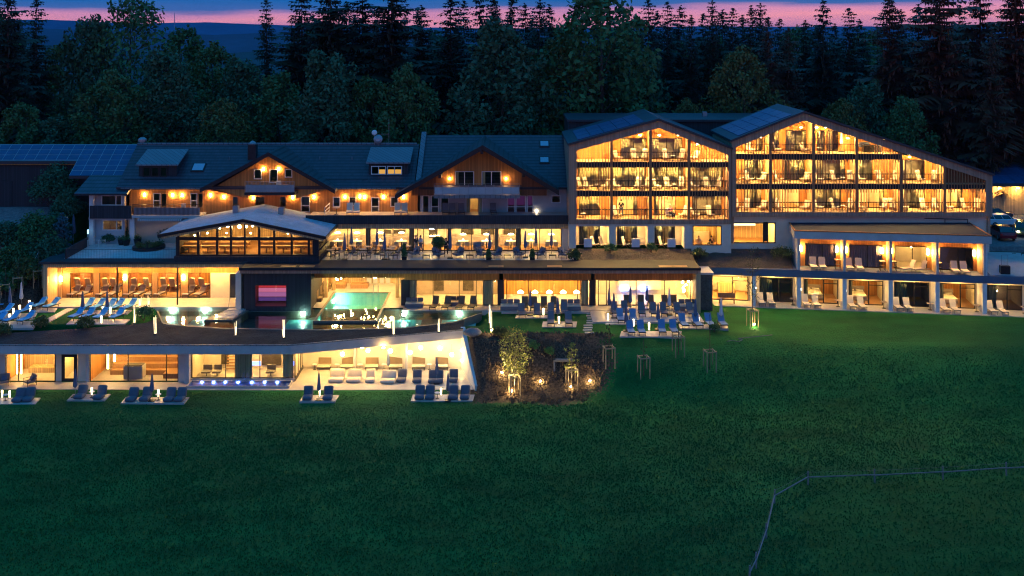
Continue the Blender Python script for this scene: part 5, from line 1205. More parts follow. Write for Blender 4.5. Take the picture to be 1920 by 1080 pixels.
# ------------------------------------------------------------------ water
wz = LAWN+.02
def pond_y(x):      # front edge of the pond, a shallow arc
    return lerp([X(268, 99), X(300, 96.6), X(420, 95.9), X(600, 95.7), X(760, 96.2), X(850, 97.8), X(905, 101)], [103, 97.6, 96.2, 95.7, 96.4, 98.3, 101.6], x)
xs = [X(280, 100)+(X(903, 101)-X(280, 100))*k/48 for k in range(49)]
back_y = 103.1
def backy(x): return 103.2 if x < X(455, 102) else (101.95 if x < X(585, 102) else 102.7 if x < X(757, 103) else 101.9)
vs = []; fs = []
for x in xs: yb_ = max(pond_y(x)+.02, backy(x)); vs += [(x, pond_y(x), wz), (x, yb_, wz)]
for k in range(48): fs.append((2*k, 2*k+2, 2*k+3, 2*k+1))
me = bpy.data.meshes.new('pond_water'); me.from_pydata(vs, [], fs); me.materials.append(M['water']); o = bpy.data.objects.new('pond_water', me); COL.objects.link(o); struct(o)
pb = thing('pond_basin', 'dark curved basin of the reflecting outdoor pool', 'pool basin', (-14, 99, LAWN-.6))
b = MB()
for k in range(48):
    a = xs[k]; c = xs[k+1]; b.quad((a, pond_y(a), wz-.75), (c, pond_y(c), wz-.75), (c, max(pond_y(c)+.02, backy(c)), wz-.75), (a, max(pond_y(a)+.02, backy(a)), wz-.75))
    for (y0_, y1_) in ((pond_y(a)-.28, pond_y(a)),): b.hexa([(a, pond_y(a)-.3, wz-.8), (c, pond_y(c)-.3, wz-.8), (c, pond_y(c), wz-.8), (a, pond_y(a), wz-.8)], [(a, pond_y(a)-.3, wz+.04), (c, pond_y(c)-.3, wz+.04), (c, pond_y(c), wz+.04), (a, pond_y(a), wz+.04)])
    b.quad((a, backy(a)+.01, wz-.75), (c, backy(c)+.01, wz-.75), (c, backy(c)+.01, wz+.05), (a, backy(a)+.01, wz+.05))
b.build('basin', M['pooldark'], pb)
for q, D_ in ((323, 103), (384, 103), (568, 101.7), (757, 101.7), (861, 101.7)): MB().box(X(q, D_)-.16, X(q, D_)+.16, D_-.06, D_, wz-.35, wz-.1).build('underwater_lamp', M['L_pool'], pb)
for q in (568, 757, 861, 384): 
    x = X(q, 99.5); b = MB(); b.quad((x-1.8, 97.5, wz-.74), (x+1.6, 97.5, wz-.74), (x+1.6, 101.6, wz-.74), (x-1.8, 101.6, wz-.74)); b.build('lit_floor_patch', M['pooltile'], pb)  # turquoise patches painted as pools of light from the underwater lamps
# raised warm pool running from the hall into the pond
pp = thing('swimming_pool', 'raised turquoise pool reaching from the pool hall into the pond', 'pool', (PX0, 105, LAWN-.6))
b = MB()
def rim(x0, x1, y0, y1): b.box(x0, x1, y0, y1, wz-1.3, wz+.18)
rim(PX0-.22, PX1+.22, PY0-.22, PY0); rim(PX0-.22, PX0, PY0, PY1); rim(PX1, PX1+.22, PY0, PY1); rim(PX0-.22, PX1+.22, PY1, PY1+.22); b.build('rim', M['pooldark'], pp)
b = MB(); b.quad((PX0, PY0, wz-1.2), (PX1, PY0, wz-1.2), (PX1, PY1, wz-1.2), (PX0, PY1, wz-1.2)); 
for (p0, p1) in (((PX0+.005, PY0), (PX0+.005, PY1)), ((PX1-.005, PY0), (PX1-.005, PY1)), ((PX0, PY0+.005), (PX1, PY0+.005)), ((PX0, PY1-.005), (PX1, PY1-.005))): b.quad((p0[0], p0[1], wz-1.2), (p1[0], p1[1], wz-1.2), (p1[0], p1[1], wz+.1), (p0[0], p0[1], wz+.1))
b.build('basin', M['pooltile'], pp)
for y in (100, 104, 108): MB().box(PX0+.01, PX0+.07, y-.2, y+.2, wz-.7, wz-.4).build('underwater_lamp', emit('pool_lamp', (.7, 1, .78), 420), pp)
MB().quad((PX0, PY0, wz+.1), (PX1, PY0, wz+.1), (PX1, PY1, wz+.1), (PX0, PY1, wz+.1)).build('water', M['poolwater'], pp)
b = MB()
for x in (PX1-1.6, PX1-1.1): b.path([(x, PY1+.2, FZ), (x, PY1+.1, FZ+.8), (x, PY1-.3, FZ+.85), (x, PY1-.5, wz)], .03)
b.build('ladder', M['steel'], pp)
# pool stair with lamp
st = thing('pool_stair', 'small lit stair with dark rim leading down into the pond', 'stairs', (X(420, 101), 101, LAWN))
x0, x1 = X(392, 99.2), X(437, 99.2)
b = MB(); b.hexa([(x0-.3, 98.6, wz-.7), (x1+.1, 98.6, wz-.7), (x1+.9, 102.6, wz-.7), (x0+1.0, 102.6, wz-.7)], [(x0-.3, 98.6, wz+.12), (x1+.1, 98.6, wz+.12), (x1+.9, 102.6, wz+.12), (x0+1.0, 102.6, wz+.12)]); b.build('rim', M['pooldark'], st)
b = MB()
for k in range(4): b.box(x0+.55+k*.16, x1+.1+k*.14, 99.1+k*.8, 99.9+k*.8, wz+.125, wz+.16+k*.035)
b.build('step', M['paving'], st); lamp(st, X(406, 99.6), 99.5, wz+.32, .10, 'L_globe', 'stair_lamp')
b = MB(); b.tube((x0+1.1, 101.8, wz), (x0+1.25, 101.9, wz+1.4), .03); b.build('handrail', M['steel'], st)
# ------------------------------------------------------------------ lower spa wing under the green roof
ls = thing('spa_wing', 'lower glazed spa wing with a slanting white fascia beneath a green roof', 'spa', (-25, 94, 0))
xa = -52.0; xk = X(545, 91.2); xe = X(868, 96.0)
fr_ = [(xa, 91.2), (xk, 91.2), (xe, 95.9)]       # front line of the roof
zt0, zb0 = 3.75, 3.02
b = MB()
for (p, q) in zip(fr_[:-1], fr_[1:]): b.hexa([(p[0], p[1], zb0), (q[0], q[1], zb0), (q[0], q[1]+.4, zb0), (p[0], p[1]+.4, zb0)], [(p[0], p[1], zt0), (q[0], q[1], zt0), (q[0], q[1]+.4, zt0), (p[0], p[1]+.4, zt0)])
b.build('fascia', M['concrete'], ls)
b = MB()
for (p, q) in zip(fr_[:-1], fr_[1:]): b.hexa([(p[0], p[1]-.04, zt0+.002), (q[0], q[1]-.04, zt0+.002), (q[0], q[1]+.1, zt0+.002), (p[0], p[1]+.1, zt0+.002)], [(p[0], p[1]-.04, zt0+.08), (q[0], q[1]-.04, zt0+.08), (q[0], q[1]+.1, zt0+.08), (p[0], p[1]+.1, zt0+.08)])
b.build('roof_trim', M['lead'], ls)
b = MB(); b.prism_z([(xa, 91.59), (xk, 91.59), (xe, 96.29), (xe, 97.3), (xa, 97.3)], 2.86, 3.1); b.build('ceiling', M['white'], ls)
# planted roof surface up to the pond edge and lawn
xsr = [xa+(xe-xa)*k/70 for k in range(71)]
def fronty(x): return 91.3 if x < xk else 91.3+(x-xk)/(xe-xk)*4.7
def backr(x): return max(fronty(x)+.25, (pond_y(x)-.3) if x > X(285, 99) else lerp([xa, X(0, 94), X(150, 95.5), X(285, 99)], [94.2, 94.6, 96.2, 98], x))
moundmesh(ls, [(x, fronty(x), 3.72) for x in xsr], [(x, backr(x), LAWN+.02) for x in xsr], 'planted_roof', vary('dark_roof_planting', (.030, .030, .030), .95, .7, .6, 6, 1.0, dist=.15), 8, 9, .06)
YG = 92.8; zc = 2.86
def gx_(q): return X(q, YG)
for (q0, q1) in ((-4, 10.5), (161.5, 168), (335, 349), (349.2, 358), (-110, -40)): MB().box(gx_(q0), gx_(q1), YG-.1 if q0 != 349.2 else YG-.6, YG+.3, 0, zc).build('pier', M['concrete'], ls)
# relaxation room
room(ls, gx_(11), gx_(104), YG+.12, 96.4, .01, zc-.01, 'timber', 'paving', 'white', back='timber_pale'); window(ls, gx_(11), gx_(104), YG, .02, zc-.02, mull=[gx_(34), gx_(103)])
discs(ls, [(gx_(45), 94.6, zc-.02), (gx_(82), 94.6, zc-.02)], .15, 'L_room'); MB().box(gx_(19), gx_(21), YG+1.2, YG+1.3, .3, 2.6).build('light_strip', M['L_strip'], ls); MB().box(gx_(27), gx_(28.5), YG+1.2, YG+1.3, .3, 2.6).build('light_strip', M['L_strip'], ls)
b = MB(); b.box(gx_(30), gx_(100), 95.2, 96.3, .02, .5); b.build('bench', M['timber_pale'], ls)
# entrance with a dark door
MB().box(gx_(104), gx_(115), YG+.05, YG+.2, 0, zc-.003).build('white_panel', M['plaster'], ls); MB().box(gx_(145), gx_(161), YG+.05, YG+.2, 0, zc-.003).build('white_panel', M['plaster'], ls)
room(ls, gx_(112), gx_(160), YG+.25, 96.4, .01, zc-.01, 'plaster', 'paving', 'white'); discs(ls, [(gx_(130), 94.5, zc-.02)], .2, 'L_room')
window(ls, gx_(115.5), gx_(144.5), YG-.02, .02, zc-.35, fw=.28, name='door')
MB().box(gx_(115.5), gx_(144.5), YG+.0, YG+.12, zc-.34, zc-.005).build('door_head', M['plaster'], ls)
# sauna room with tiered benches
room(ls, gx_(168), gx_(335), YG+.12, 96.6, .01, zc-.01, 'timber', 'paving', 'timber_pale', back='timber_pale'); window(ls, gx_(168.5), gx_(334.5), YG, .02, zc-.02, mull=[gx_(240), gx_(312)])
b = MB()
for k in range(3): b.box(gx_(192), gx_(331), 94.6+k*.6, 96.5, .02+k*.42, .45+k*.42)
b.box(gx_(300), gx_(331), 93.6, 94.6, .02, .45); b.build('sauna_bench', M['wood'], ls)
MB().box(gx_(226), gx_(262), 93.5, 94.4, .02, 1.15).build('sauna_stove', M['concrete'], ls); MB().box(gx_(228), gx_(260), 93.55, 94.35, 1.16, 1.24).build('stove_stones', M['black'], ls)
MB().box(gx_(200), gx_(330), 96.45, 96.55, zc-.25, zc-.1).build('light_strip', M['L_strip'], ls); MB().box(gx_(189), gx_(192), 94.2, 94.3, .7, zc-.2).build('light_strip', M['L_strip'], ls); MB().box(gx_(195), gx_(198), 95.0, 95.1, 1.1, zc-.2).build('light_strip', M['L_strip'], ls)
discs(ls, [(gx_(215), 94.2, zc-.02), (gx_(290), 94.2, zc-.02)], .16, 'L_room')
# lounge with curtains
room(ls, gx_(358.5), gx_(552), YG+.12, 96.6, .01, zc-.01, 'plaster', 'paving', 'white', back='plaster'); window(ls, gx_(359), gx_(550), YG, .32, zc-.02, mull=[gx_(423), gx_(487)], cur=[(gx_(440), gx_(472)), (gx_(530), gx_(548))]); MB().box(gx_(358), gx_(552), YG-.1, YG+.11, 0, .31).build('plinth', M['concrete'], ls)
discs(ls, [(gx_(q), 94.8, zc-.02) for q in (385, 430, 480, 525)], .17, 'L_room')
b = MB(); b.box(gx_(393), gx_(408), 96.5, 96.57, .4, 2.6); b.box(gx_(472), gx_(510), 96.5, 96.57, .3, 2.4); b.build('dark_panel', M['picture'], ls)
b = MB()
for k in range(9): b.box(gx_(410), gx_(432), 96.2-k*.12, 96.3-k*.12, 2.3-k*.25, 2.42-k*.25)
b.build('inner_stair', M['wood'], ls)
for q, w_ in ((378, 1), (398, .9), (444, 1.1), (500, 1)): 
    x = gx_(q); b = MB(); b.box(x-.4*w_, x+.4*w_, 94.0, 94.7, .35, .5); b.box(x-.4*w_, x+.4*w_, 94.65, 94.8, .5, .95); b.tube((x, 94.3, .02), (x, 94.3, .35), .05); b.build('lounge_seat', M['greyblue'], ls)
for q in (462, 530): MB().box(gx_(q), gx_(q+16), 94.9, 95.0, .8, 1.15).build('blue_light', emit('blue_wall_light', (.15, .25, 1), 5), ls)
# open loggia on the right
xlo = gx_(553); yb = 96.62
MB().box(xlo-.2, xe+.2, yb, yb+.25, 0, zc).build('loggia_wall', M['plaster'], ls)
b = MB()
for k in range(5): b.box(xlo-.12, xlo+.02, YG+.2+k*.75, YG+.26+k*.75, .3, zc)
b.box(xlo-.12, xlo+.02, YG, YG+3.7, .02, .3); b.build('glass_frame', M['dark'], ls); MB().quad((xlo-.05, YG, .3), (xlo-.05, yb, .3), (xlo-.05, yb, zc), (xlo-.05, YG, zc)).build('pane', M['pane'], ls)
for q, D_ in ((665, 96.5), (762, 95.0)): MB().lathe([(.14, 0), (.14, zc-.003)], (X(q, D_), D_-.15, 0), 10).build('column', M['concrete'], ls)
w0 = (xw(96.6), 96.6); w1 = (xw(90.7), 90.5)
b = MB(); b.hexa([(w0[0]-.35, w0[1]+.2, -.3), (w1[0]-.2, w1[1], -.3), (w1[0]+.15, w1[1], -.3), (w0[0]+.2, w0[1]+.2, -.3)], [(w0[0]-.35, w0[1]+.2, 3.83), (w1[0]-.2, w1[1], .45), (w1[0]+.15, w1[1], .45), (w0[0]+.2, w0[1]+.2, 3.83)]); b.build('wing_wall', M['white'], ls)
for q, pyv, D_ in ((642, 664, 94.0), (690, 657, 95), (732, 658, 94.3), (769, 661, 94.2), (789, 652, 95.3), (825, 653, 95.6), (847, 665, 94.6)):
    zz = Z(pyv, D_); g = lamp(ls, X(q, D_), D_, min(zz, zc-.1), .19, 'L_globe', 'globe_lamp')
    if zz < zc-.25: MB().tube((X(q, D_), D_, zz+.15), (X(q, D_), D_, zc), .012, n=4).build('lamp_cord', M['dark'], ls)
for pyv in (657, 676): lamp(ls, xe-.12, 95.9, Z(pyv, 95.9), .11, 'L_globe', 'wall_globe')
discs(ls, [(X(q, 94), 93.6, zc-.01) for q in (572, 590, 610, 640, 680, 720)], .13, 'L_room', 'soffit_lamp')
MB().prism_z([(gx_(349)-.0, YG-.05), (xlo-.13, YG-.05), (xlo-.13, yb), (xe, yb), (xw(90.7)-.3, 90.75), (X(545, 90.6), 90.6), (xa, 90.9), (xa, YG-.12), (gx_(349), YG-.12)], -.35, .015).build('patio', M['paving'], ls)
# whirlpool
wp = thing('whirlpool', 'shallow whirlpool with blue lights in the patio before the lounge', 'whirlpool', (gx_(450), 91.8, 0))
wx0, wx1 = gx_(362), X(542, 91.5)
b = MB(); b.box(wx0-.12, wx1+.12, 91.05, 91.17, -.1, .2).box(wx0-.12, wx1+.12, 92.45, 92.57, -.1, .2).box(wx0-.12, wx0, 91.17, 92.45, -.1, .2).box(wx1, wx1+.12, 91.17, 92.45, -.1, .2); b.build('rim', M['paving'], wp)
MB().box(wx0, wx1, 91.17, 92.45, .02, .05).build('basin', vary('blue_pool_tile', (.5, .58, .9), .4, 3, .2, 15, 0), wp)
MB().quad((wx0, 91.17, .17), (wx1, 91.17, .17), (wx1, 92.45, .17), (wx0, 92.45, .17)).build('water', M['spawater'], wp)
for q in (376, 398, 420, 444, 470, 494, 518): MB().box(X(q, 92)-.08, X(q, 92)+.08, 92.38, 92.44, .06, .13).build('underwater_lamp', M['L_blue'], wp)
b = MB()
for dx in (0, .35): b.path([(X(455, 92)+dx, 92.5, .2), (X(455, 92)+dx, 92.45, .95), (X(455, 92)+dx, 92.1, .95), (X(455, 92)+dx, 91.9, .2)], .025)
b.build('handrail', M['steel'], wp)
# stone wall bit between spa and annex
sw_ = thing('stone_wall', 'dark natural stone wall between spa end wall and annex rooms', 'wall', (X(1324, 103.5), 103.5, LAWN))
MB().box(xr1+.01, X(1336, 103), 103, 105.6, LAWN-.3, 7.3).build('masonry', vary('rubble_stone', (.10, .09, .08), .95, 3, .6, 9, 1.0, dist=.1), sw_); MB().box(xr1+.01, X(1338, 103), 102.9, 105.8, 7.3, 7.5).build('coping', M['concrete'], sw_)
# planted roof bed in front of the smaller wing
gr3 = thing('green_roof', 'brown planted roof bed under the white terrace rooms of the smaller wing', 'green roof', (X(1190, 106), 106, 8.1))
N = 40; moundmesh(gr3, [(X(1082, 105)+(X(1303, 105)-X(1082, 105))*k/N, 105.0, 8.12) for k in range(N+1)], [(X(1082, 108)+(X(1296, 108)-X(1082, 108))*k/N, 108.05, zg-.02) for k in range(N+1)], 'planted_bed', M['sedum'], 9, 6)
# ------------------------------------------------------------------ furniture prototypes
def on(px_, py_, z):
    D = 1920*(ZC-z)/(py_-62); return (X(px_, D), D, z)
def fourlegs(b, h, r, x0, x1, y0, y1):
    for x in (x0, x1):
        for y in (y0, y1): b.tube((x, y, 0), (x, y, h), r, n=5)
    r *= .7
    b.box(x0, x1, y0-r, y0+r, h-.06, h-.02).box(x0, x1, y1-r, y1+r, h-.06, h-.02).box(x0-r, x0+r, y0, y1, h-.065, h-.025).box(x1-r, x1+r, y0, y1, h-.065, h-.025)
def make_lounger(name, cat, fab, back=48, pillow=True, fm='dark', thick=.09, w=.68):
    t = thing(name, '', cat); f = MB(); h = .30
    f.box(-w/2, -w/2+.05, -.95, .35, h, h+.06).box(w/2-.05, w/2, -.95, .35, h, h+.06).box(-w/2, w/2, -.95, -.90, h, h+.06)
    for x in (-w/2+.04, w/2-.04):
        for y in (-.85, .55): f.tube((x, y, 0), (x, y, h+.02), .025, n=5)
    f.box(-w/2, -w/2+.05, .35, .85, h, h+.05).box(w/2-.05, w/2, .35, .85, h, h+.05); f.build('frame', M[fm], t)
    MB().box(-w/2+.02, w/2-.02, -.94, .25, h+.062, h+.062+thick).build('mattress', M[fab], t, bevel=.03)
    a = R(back); c, s = math.cos(a), math.sin(a); L_ = .82; y0, z0 = .25, h+.07
    b = MB(); b.prism_x([(y0, z0), (y0+L_*c, z0+L_*s), (y0+L_*c-thick*s, z0+L_*s+thick*c), (y0-thick*s, z0+thick*c)], -w/2+.02, w/2-.02); b.build('backrest', M[fab], t, bevel=.03)
    if pillow:
        b = MB(); b.prism_x([(y0+.58*c-thick*s, z0+.58*s+thick*c), (y0+.80*c-thick*s, z0+.80*s+thick*c), (y0+.78*c-1.9*thick*s, z0+.78*s+1.9*thick*c), (y0+.60*c-1.9*thick*s, z0+.60*s+1.9*thick*c)], -w/2+.1, w/2-.1); b.build('pillow', M[fab], t, bevel=.02)
    return t
def make_umbrella(name, canv, h=2.5, base=True):
    t = thing(name, '', 'parasol'); MB().tube((0,0,0), (0,0,h+.05), .022, n=6).build('pole', M['steel'], t)
    MB().lathe([(.05, .85), (.15, .95), (.17, 1.15), (.13, 1.5), (.10, 1.9), (.06, h-.15), (.02, h)], (0,0,0), 12, .16).build('canopy', M[canv], t)
    if base: MB().box(-.28, .28, -.28, .28, 0, .07).build('base_plate', M['dark'], t)
    return t
LBL = {}
def row(proto, pts, z, rz, label, group, jit=.05, s=1.0):
    """pts: (px, py of the middle of the thing on its floor)"""
    n = len(pts)
    for k, q in enumerate(pts):
        loc = on(q[0], q[1], z if len(q) < 3 else q[2]); put(proto, loc, rz+random.uniform(-jit, jit), label.format(o=ORD[k] if k < 14 else str(k), last=''), group, s)
blue_l = make_lounger('sun_lounger', 'sun lounger', 'blue', back=36)
mauve_l = make_lounger('sun_lounger', 'sun lounger', 'mauve')
cream_l = make_lounger('indoor_lounger', 'sun lounger', 'cream', back=66)
slate_l = make_lounger('sun_lounger', 'sun lounger', 'greyblue', back=62, pillow=False, thick=.05)
sblue_l = make_lounger('sun_lounger', 'sun lounger', 'blue2', back=60, pillow=False, thick=.05)
mesh_l = make_lounger('sun_lounger', 'sun lounger', 'cream', back=64, pillow=False, thick=.04, fm='steel')
brown_l = make_lounger('sun_lounger', 'sun lounger', 'brown_mesh', back=64, pillow=False, thick=.04)
navy_u = make_umbrella('closed_parasol', 'navy'); white_u = make_umbrella('closed_parasol', 'offwhite', 2.6)
LZ = LAWN+.07
def pad(label, px0, px1, py0, py1, z, skew=0, grp='stone pads on the lawns'):
    a = on(px0+skew, py0, z); b_ = on(px1+skew, py0, z); c = on(px1, py1, z); d = on(px0, py1, z)
    m_ = MB(); m_.hexa([(d[0], d[1], z-.15), (c[0], c[1], z-.15), (b_[0], b_[1], z-.15), (a[0], a[1], z-.15)], [(d[0], d[1], z+.06), (c[0], c[1], z+.06), (b_[0], b_[1], z+.06), (a[0], a[1], z+.06)])
    tag(m_.build('stone_pad', M['paving']), label, 'paving', grp)
# --- left lawn
pad('stone pad under the back pair of loungers by the loggia corner', 60, 102, 576, 586, LAWN, 8)
pad('stone pad under the middle loungers at the left edge of the lawn', -10, 62, 588, 600, LAWN, 8)
pad('stone pad under the two front loungers at the left edge', -20, 62, 603, 616, LAWN, 9)
pad('stone pad under the back row of loungers left of the pond', 140, 238, 582, 590, LAWN, 10)
pad('large stone pad under the four front loungers left of the pond', 124, 234, 600, 609, LAWN, 10)
GL = 'blue loungers on the left lawn'
row(blue_l, [(13, 574), (74, 577), (97, 578)], LZ, -.33, '{o} of the blue loungers in the rearmost lawn row at the left', GL)
row(blue_l, [(10, 590), (46, 588)], LZ, -.33, '{o} of two blue loungers in the middle row beside the white parasol', GL)
row(blue_l, [(-3, 606), (22, 604), (50, 604)], LZ, -.33, '{o} of the blue loungers on the front pad at the left edge', GL)
row(blue_l, [(164, 579), (184, 580), (205, 580), (220, 580), (243, 580)], LZ, -.28, '{o} blue lounger of the back row on the pad left of the pond', GL)
row(blue_l, [(144, 597), (164, 598), (189, 598), (220, 598)], LZ, -.28, '{o} blue lounger of the front row on the pad left of the pond', GL)
row(mauve_l, [(140, 555), (160, 555), (193, 555), (214, 555), (244, 555), (263, 555), (284, 555), (302, 555), (355, 555), (377, 555)], FZ, -.2, '{o} mauve cushioned lounger in the loggia, counted from the corner wall lamp', 'mauve loungers in the loggia')
row(cream_l, [(149, 545), (169, 545), (201, 545), (216, 545), (255, 545), (278, 545), (310, 545), (326, 545), (363, 545), (381, 545)], FZ+.01, 3.0, '{o} cream lounger behind the loggia glass, counted from the corner', 'cream loungers behind the loggia glass', s=(1, 1, 1.3))
for (q, y_, p, lb) in ((19, 585, navy_u, 'closed mauve parasol among the blue loungers at the left edge'), (40, 577, white_u, 'closed white parasol standing on the left lawn'), (155, 593, navy_u, 'closed blue parasol at the left end of the pond side pad'), (201, 593, navy_u, 'closed blue parasol in the middle of the pond side pad')):
    put(p, on(q, y_, LZ), 0, lb, 'closed parasols')
boll = thing('bollard_lamp', '', 'lamp'); MB().lathe([(.06, 0), (.065, .02), (.10, .66), (.08, .68)], (0,0,0), 10).build('glowing_shade', M['L_boll'], boll, smooth=True); MB().lathe([(.12, -.02), (.12, .03)], (0,0,0), 10).build('foot', M['steel'], boll)
for (q, y_, z, lb) in ((55, 576, LZ, 'glowing conical lamp beside the white parasol'), (37, 585, LZ, 'glowing lamp left of the white parasol base'), (57, 586, LZ, 'glowing lamp in front of the middle blue lounger'), (18, 602, LZ, 'glowing lamp between the two front loungers at the left edge'), (25, 591, LZ, 'small glowing lamp by the mauve parasol'), (193, 588, LZ, 'glowing lamp hidden between lounger rows left of the pond'), (207, 589, LZ, 'glowing lamp behind the middle parasol left of the pond'), (190, 606, LZ, 'glowing lamp at the front edge of the pond side pad'),
    (1019, 591, LZ, 'tall glowing lamp between two slate loungers on the right lawn'), (1217, 619, LZ, 'tall glowing lamp between the front blue loungers on the right lawn'), (1048, 607, LZ, 'glowing lamp at the parasol foot on the front pad of the right lawn'), (1140, 601, LZ, 'glowing lamp beside the parasol on the small right lawn pad'), (1188, 612, LZ, 'glowing lamp behind the front blue loungers'),
    (4, 745, .08, 'glowing lamp at the left edge of the lower lawn'), (18, 746, .08, 'glowing lamp on the leftmost lower lawn pad'), (172, 740, .3, 'glowing lamp on the table between two beanbags'), (297, 744, .3, 'glowing lamp on the table between beanbags beside a parasol'), (599, 743, .1, 'small glowing lamp at the parasol between two beanbags'), (827, 741, .1, 'white glowing lamp between the beanbag pairs by the wing wall'), (1310, 609, LZ, 'low glowing lamp on the rightmost lawn pad')):
    put(boll, on(q, y_, z), 0, lb, 'glowing lawn lamps', 1.0 if y_ < 700 else .9)
# stepping stones, counted singly
stp = tag(MB().box(-.42, .42, -.16, .16, -.03, .05).build('stepping_stone', M['paving']), '', 'paving')
for k in range(15):
    u = k/14; put(stp, on(133-u*50, 579+u*26, LAWN), .1, '%s stepping stone of the path left of the pond' % (('%s' % ORD[k]) if k < 14 else 'last'), 'stepping stones across the left lawn')
for k in range(9):
    u = k/8; put(stp, on(1108-u*6+random.uniform(-4, 4), 588+u*36, LAWN), .05, '%s stepping stone of the path across the right lawn' % ORD[k], 'stepping stones across the right lawn')
# --- right lawn and deck
pad('stone pad with two slate loungers and the tall lamp', 966, 1036, 592, 597, LAWN, 2)
pad('stone pad of the front pair of slate loungers on the right lawn', 1016, 1080, 604, 614, LAWN, 2)
pad('small stone pad of two loungers before the sun deck', 1135, 1196, 601, 609, LAWN, 2)
pad('long stone pad of the four front blue loungers', 1162, 1275, 622, 632, LAWN, 3)
pad('stone pad of four blue loungers at the right end', 1275, 1366, 609, 617, LAWN, -3)
GR = 'loungers on the right lawn'
row(slate_l, [(978, 592), (1007, 592)], LZ, 0, '{o} slate lounger on the pad with the tall lamp', GR)
row(slate_l, [(1033, 591), (1058, 590)], LZ, 0, '{o} slate lounger behind the dark parasol of the right lawn', GR)
row(slate_l, [(1033, 608), (1066, 608)], LZ, 0, '{o} slate lounger on the front pad beside the parasol', GR)
row(slate_l, [(1152, 589), (1171, 587), (1203, 590), (1225, 590), (1244, 590), (1270, 590), (1294, 590)], FZ, 0, '{o} slate lounger in the row on the sun deck', GR)
row(sblue_l, [(1163, 602), (1187, 603)], LZ, 0, '{o} lounger on the small pad in front of the sun deck', GR)
row(sblue_l, [(1182, 625), (1202, 625), (1241, 624), (1263, 624)], LZ, 0, '{o} blue lounger in the foremost row of the right lawn', GR)
row(sblue_l, [(1281, 612), (1307, 612), (1330, 611), (1354, 611)], LZ, .1, '{o} blue lounger on the rightmost lawn pad', GR)
row(brown_l, [(1176, 576), (1202, 576), (1221, 576), (1247, 576), (1264, 576)], FZ, 0, '{o} brown mesh lounger against the glass behind the sun deck', 'brown loungers along the spa glass')
row(brown_l, [(984, 579), (1001, 579), (1020, 579), (1038, 579)], FZ, 0, '{o} brown mesh lounger between the two grey daybeds', 'brown loungers along the spa glass')
row(brown_l, [(815, 578), (838, 578), (864, 578), (886, 578)], FZ, -.15, '{o} brown mesh lounger on the terrace behind the pond end', 'brown loungers along the spa glass')
day = thing('daybed', '', 'daybed'); MB().box(-1.0, 1.0, -.5, .5, 0, .38).build('base', M['greyblue'], day, bevel=.03); MB().box(-.98, .98, -.5, .4, .385, .52).build('mattress', M['cream'], day, bevel=.04); b = MB(); [b.box(-.95+k*.65, -.35+k*.65, .2, .42, .53, .95) for k in range(3)]; b.build('cushion', M['greyblue'], day, bevel=.05)
put(day, on(957, 580, FZ), 0, 'grey daybed at the corner of the mid terrace near the pond', 'grey daybeds'); put(day, on(1070, 580, FZ), 0, 'grey daybed right of the brown mesh loungers', 'grey daybeds'); put(day, on(1291, 580, FZ), 0, 'dark daybed at the end wall of the sun deck', 'grey daybeds'); put(day, on(777, 575, FZ), 0, 'low cushioned daybed beside the pool hall', 'grey daybeds', .9)
put(day, on(850, 572, FZ), 0, 'cushioned bench behind the brown loungers near the pond end', 'grey daybeds', .9)
for (q, y_, z, p, lb) in ((994, 591, LZ, navy_u, 'closed navy parasol between two slate loungers'), (1046, 605, LZ, navy_u, 'closed slate parasol at the crossing of four slate loungers'), (1142, 588, FZ, navy_u, 'closed mauve parasol at the left end of the sun deck'), (1151, 597, LZ, navy_u, 'closed blue parasol in front of the deck corner'), (1182, 584, FZ, navy_u, 'closed parasol behind the second deck lounger'), (1213, 580, FZ, navy_u, 'closed dark parasol in the middle of the sun deck'), (1255, 590, FZ, white_u, 'closed pale parasol right of the middle of the deck'), (1174, 621, LZ, navy_u, 'closed parasol left of the foremost blue loungers'), (1234, 618, LZ, navy_u, 'closed parasol before the gap of the foremost loungers'), (1304, 610, LZ, navy_u, 'closed parasol on the rightmost pad, left one'), (1352, 609, LZ, white_u, 'closed pale parasol at the end of the rightmost pad')):
    put(p, on(q, y_, z), 0, lb, 'closed parasols')
# --- lower lawn beanbags
def make_bean(name, w, fab):
    t = thing(name, '', 'beanbag')
    def blob(pts, nm):
        b = MB(); b.prism_x(pts, -w/2, w/2); o = b.build(nm, M[fab], t, bevel=.0); sbs = o.modifiers.new('soft', 'BEVEL'); sbs.width = .13; sbs.segments = 3; o.data.polygons.foreach_set('use_smooth', [True]*len(o.data.polygons))
    blob([(-.62, .02), (.28, .02), (.28, .30), (-.30, .36), (-.62, .33)], 'seat'); blob([(.16, .2), (.50, .10), (.74, .88), (.46, .94)], 'backrest'); return t
bean = make_bean('beanbag_chair', .82, 'bean'); beanc = make_bean('beanbag_chair', .85, 'cream'); bean2 = make_bean('double_beanbag', 1.35, 'cream'); beanm = make_bean('double_beanbag', 1.35, 'bean')
GP = 'stone pads on the lower lawn'
pad('leftmost stone pad on the lower lawn', -30, 66, 747, 759, 0, 10, GP); pad('stone pad of the two beanbags before the dark door', 125, 196, 740, 752, 0, 12, GP); pad('wide stone pad with four beanbags', 226, 345, 746, 757, 0, 10, GP); pad('stone pad of two beanbags before the whirlpool', 561, 628, 742, 754, 0, 8, GP); pad('stone pad of the beanbag pairs by the wing wall', 770, 886, 741, 753, 0, 4, GP)
G1 = 'slate beanbags on the lower lawn'
row(bean, [(35, 751), (54, 750)], .06, .1, '{o} of two slate beanbags side by side on the leftmost pad', G1)
row(bean, [(151, 745), (187, 746)], .06, -.05, '{o} of two slate beanbags facing out before the dark door', G1)
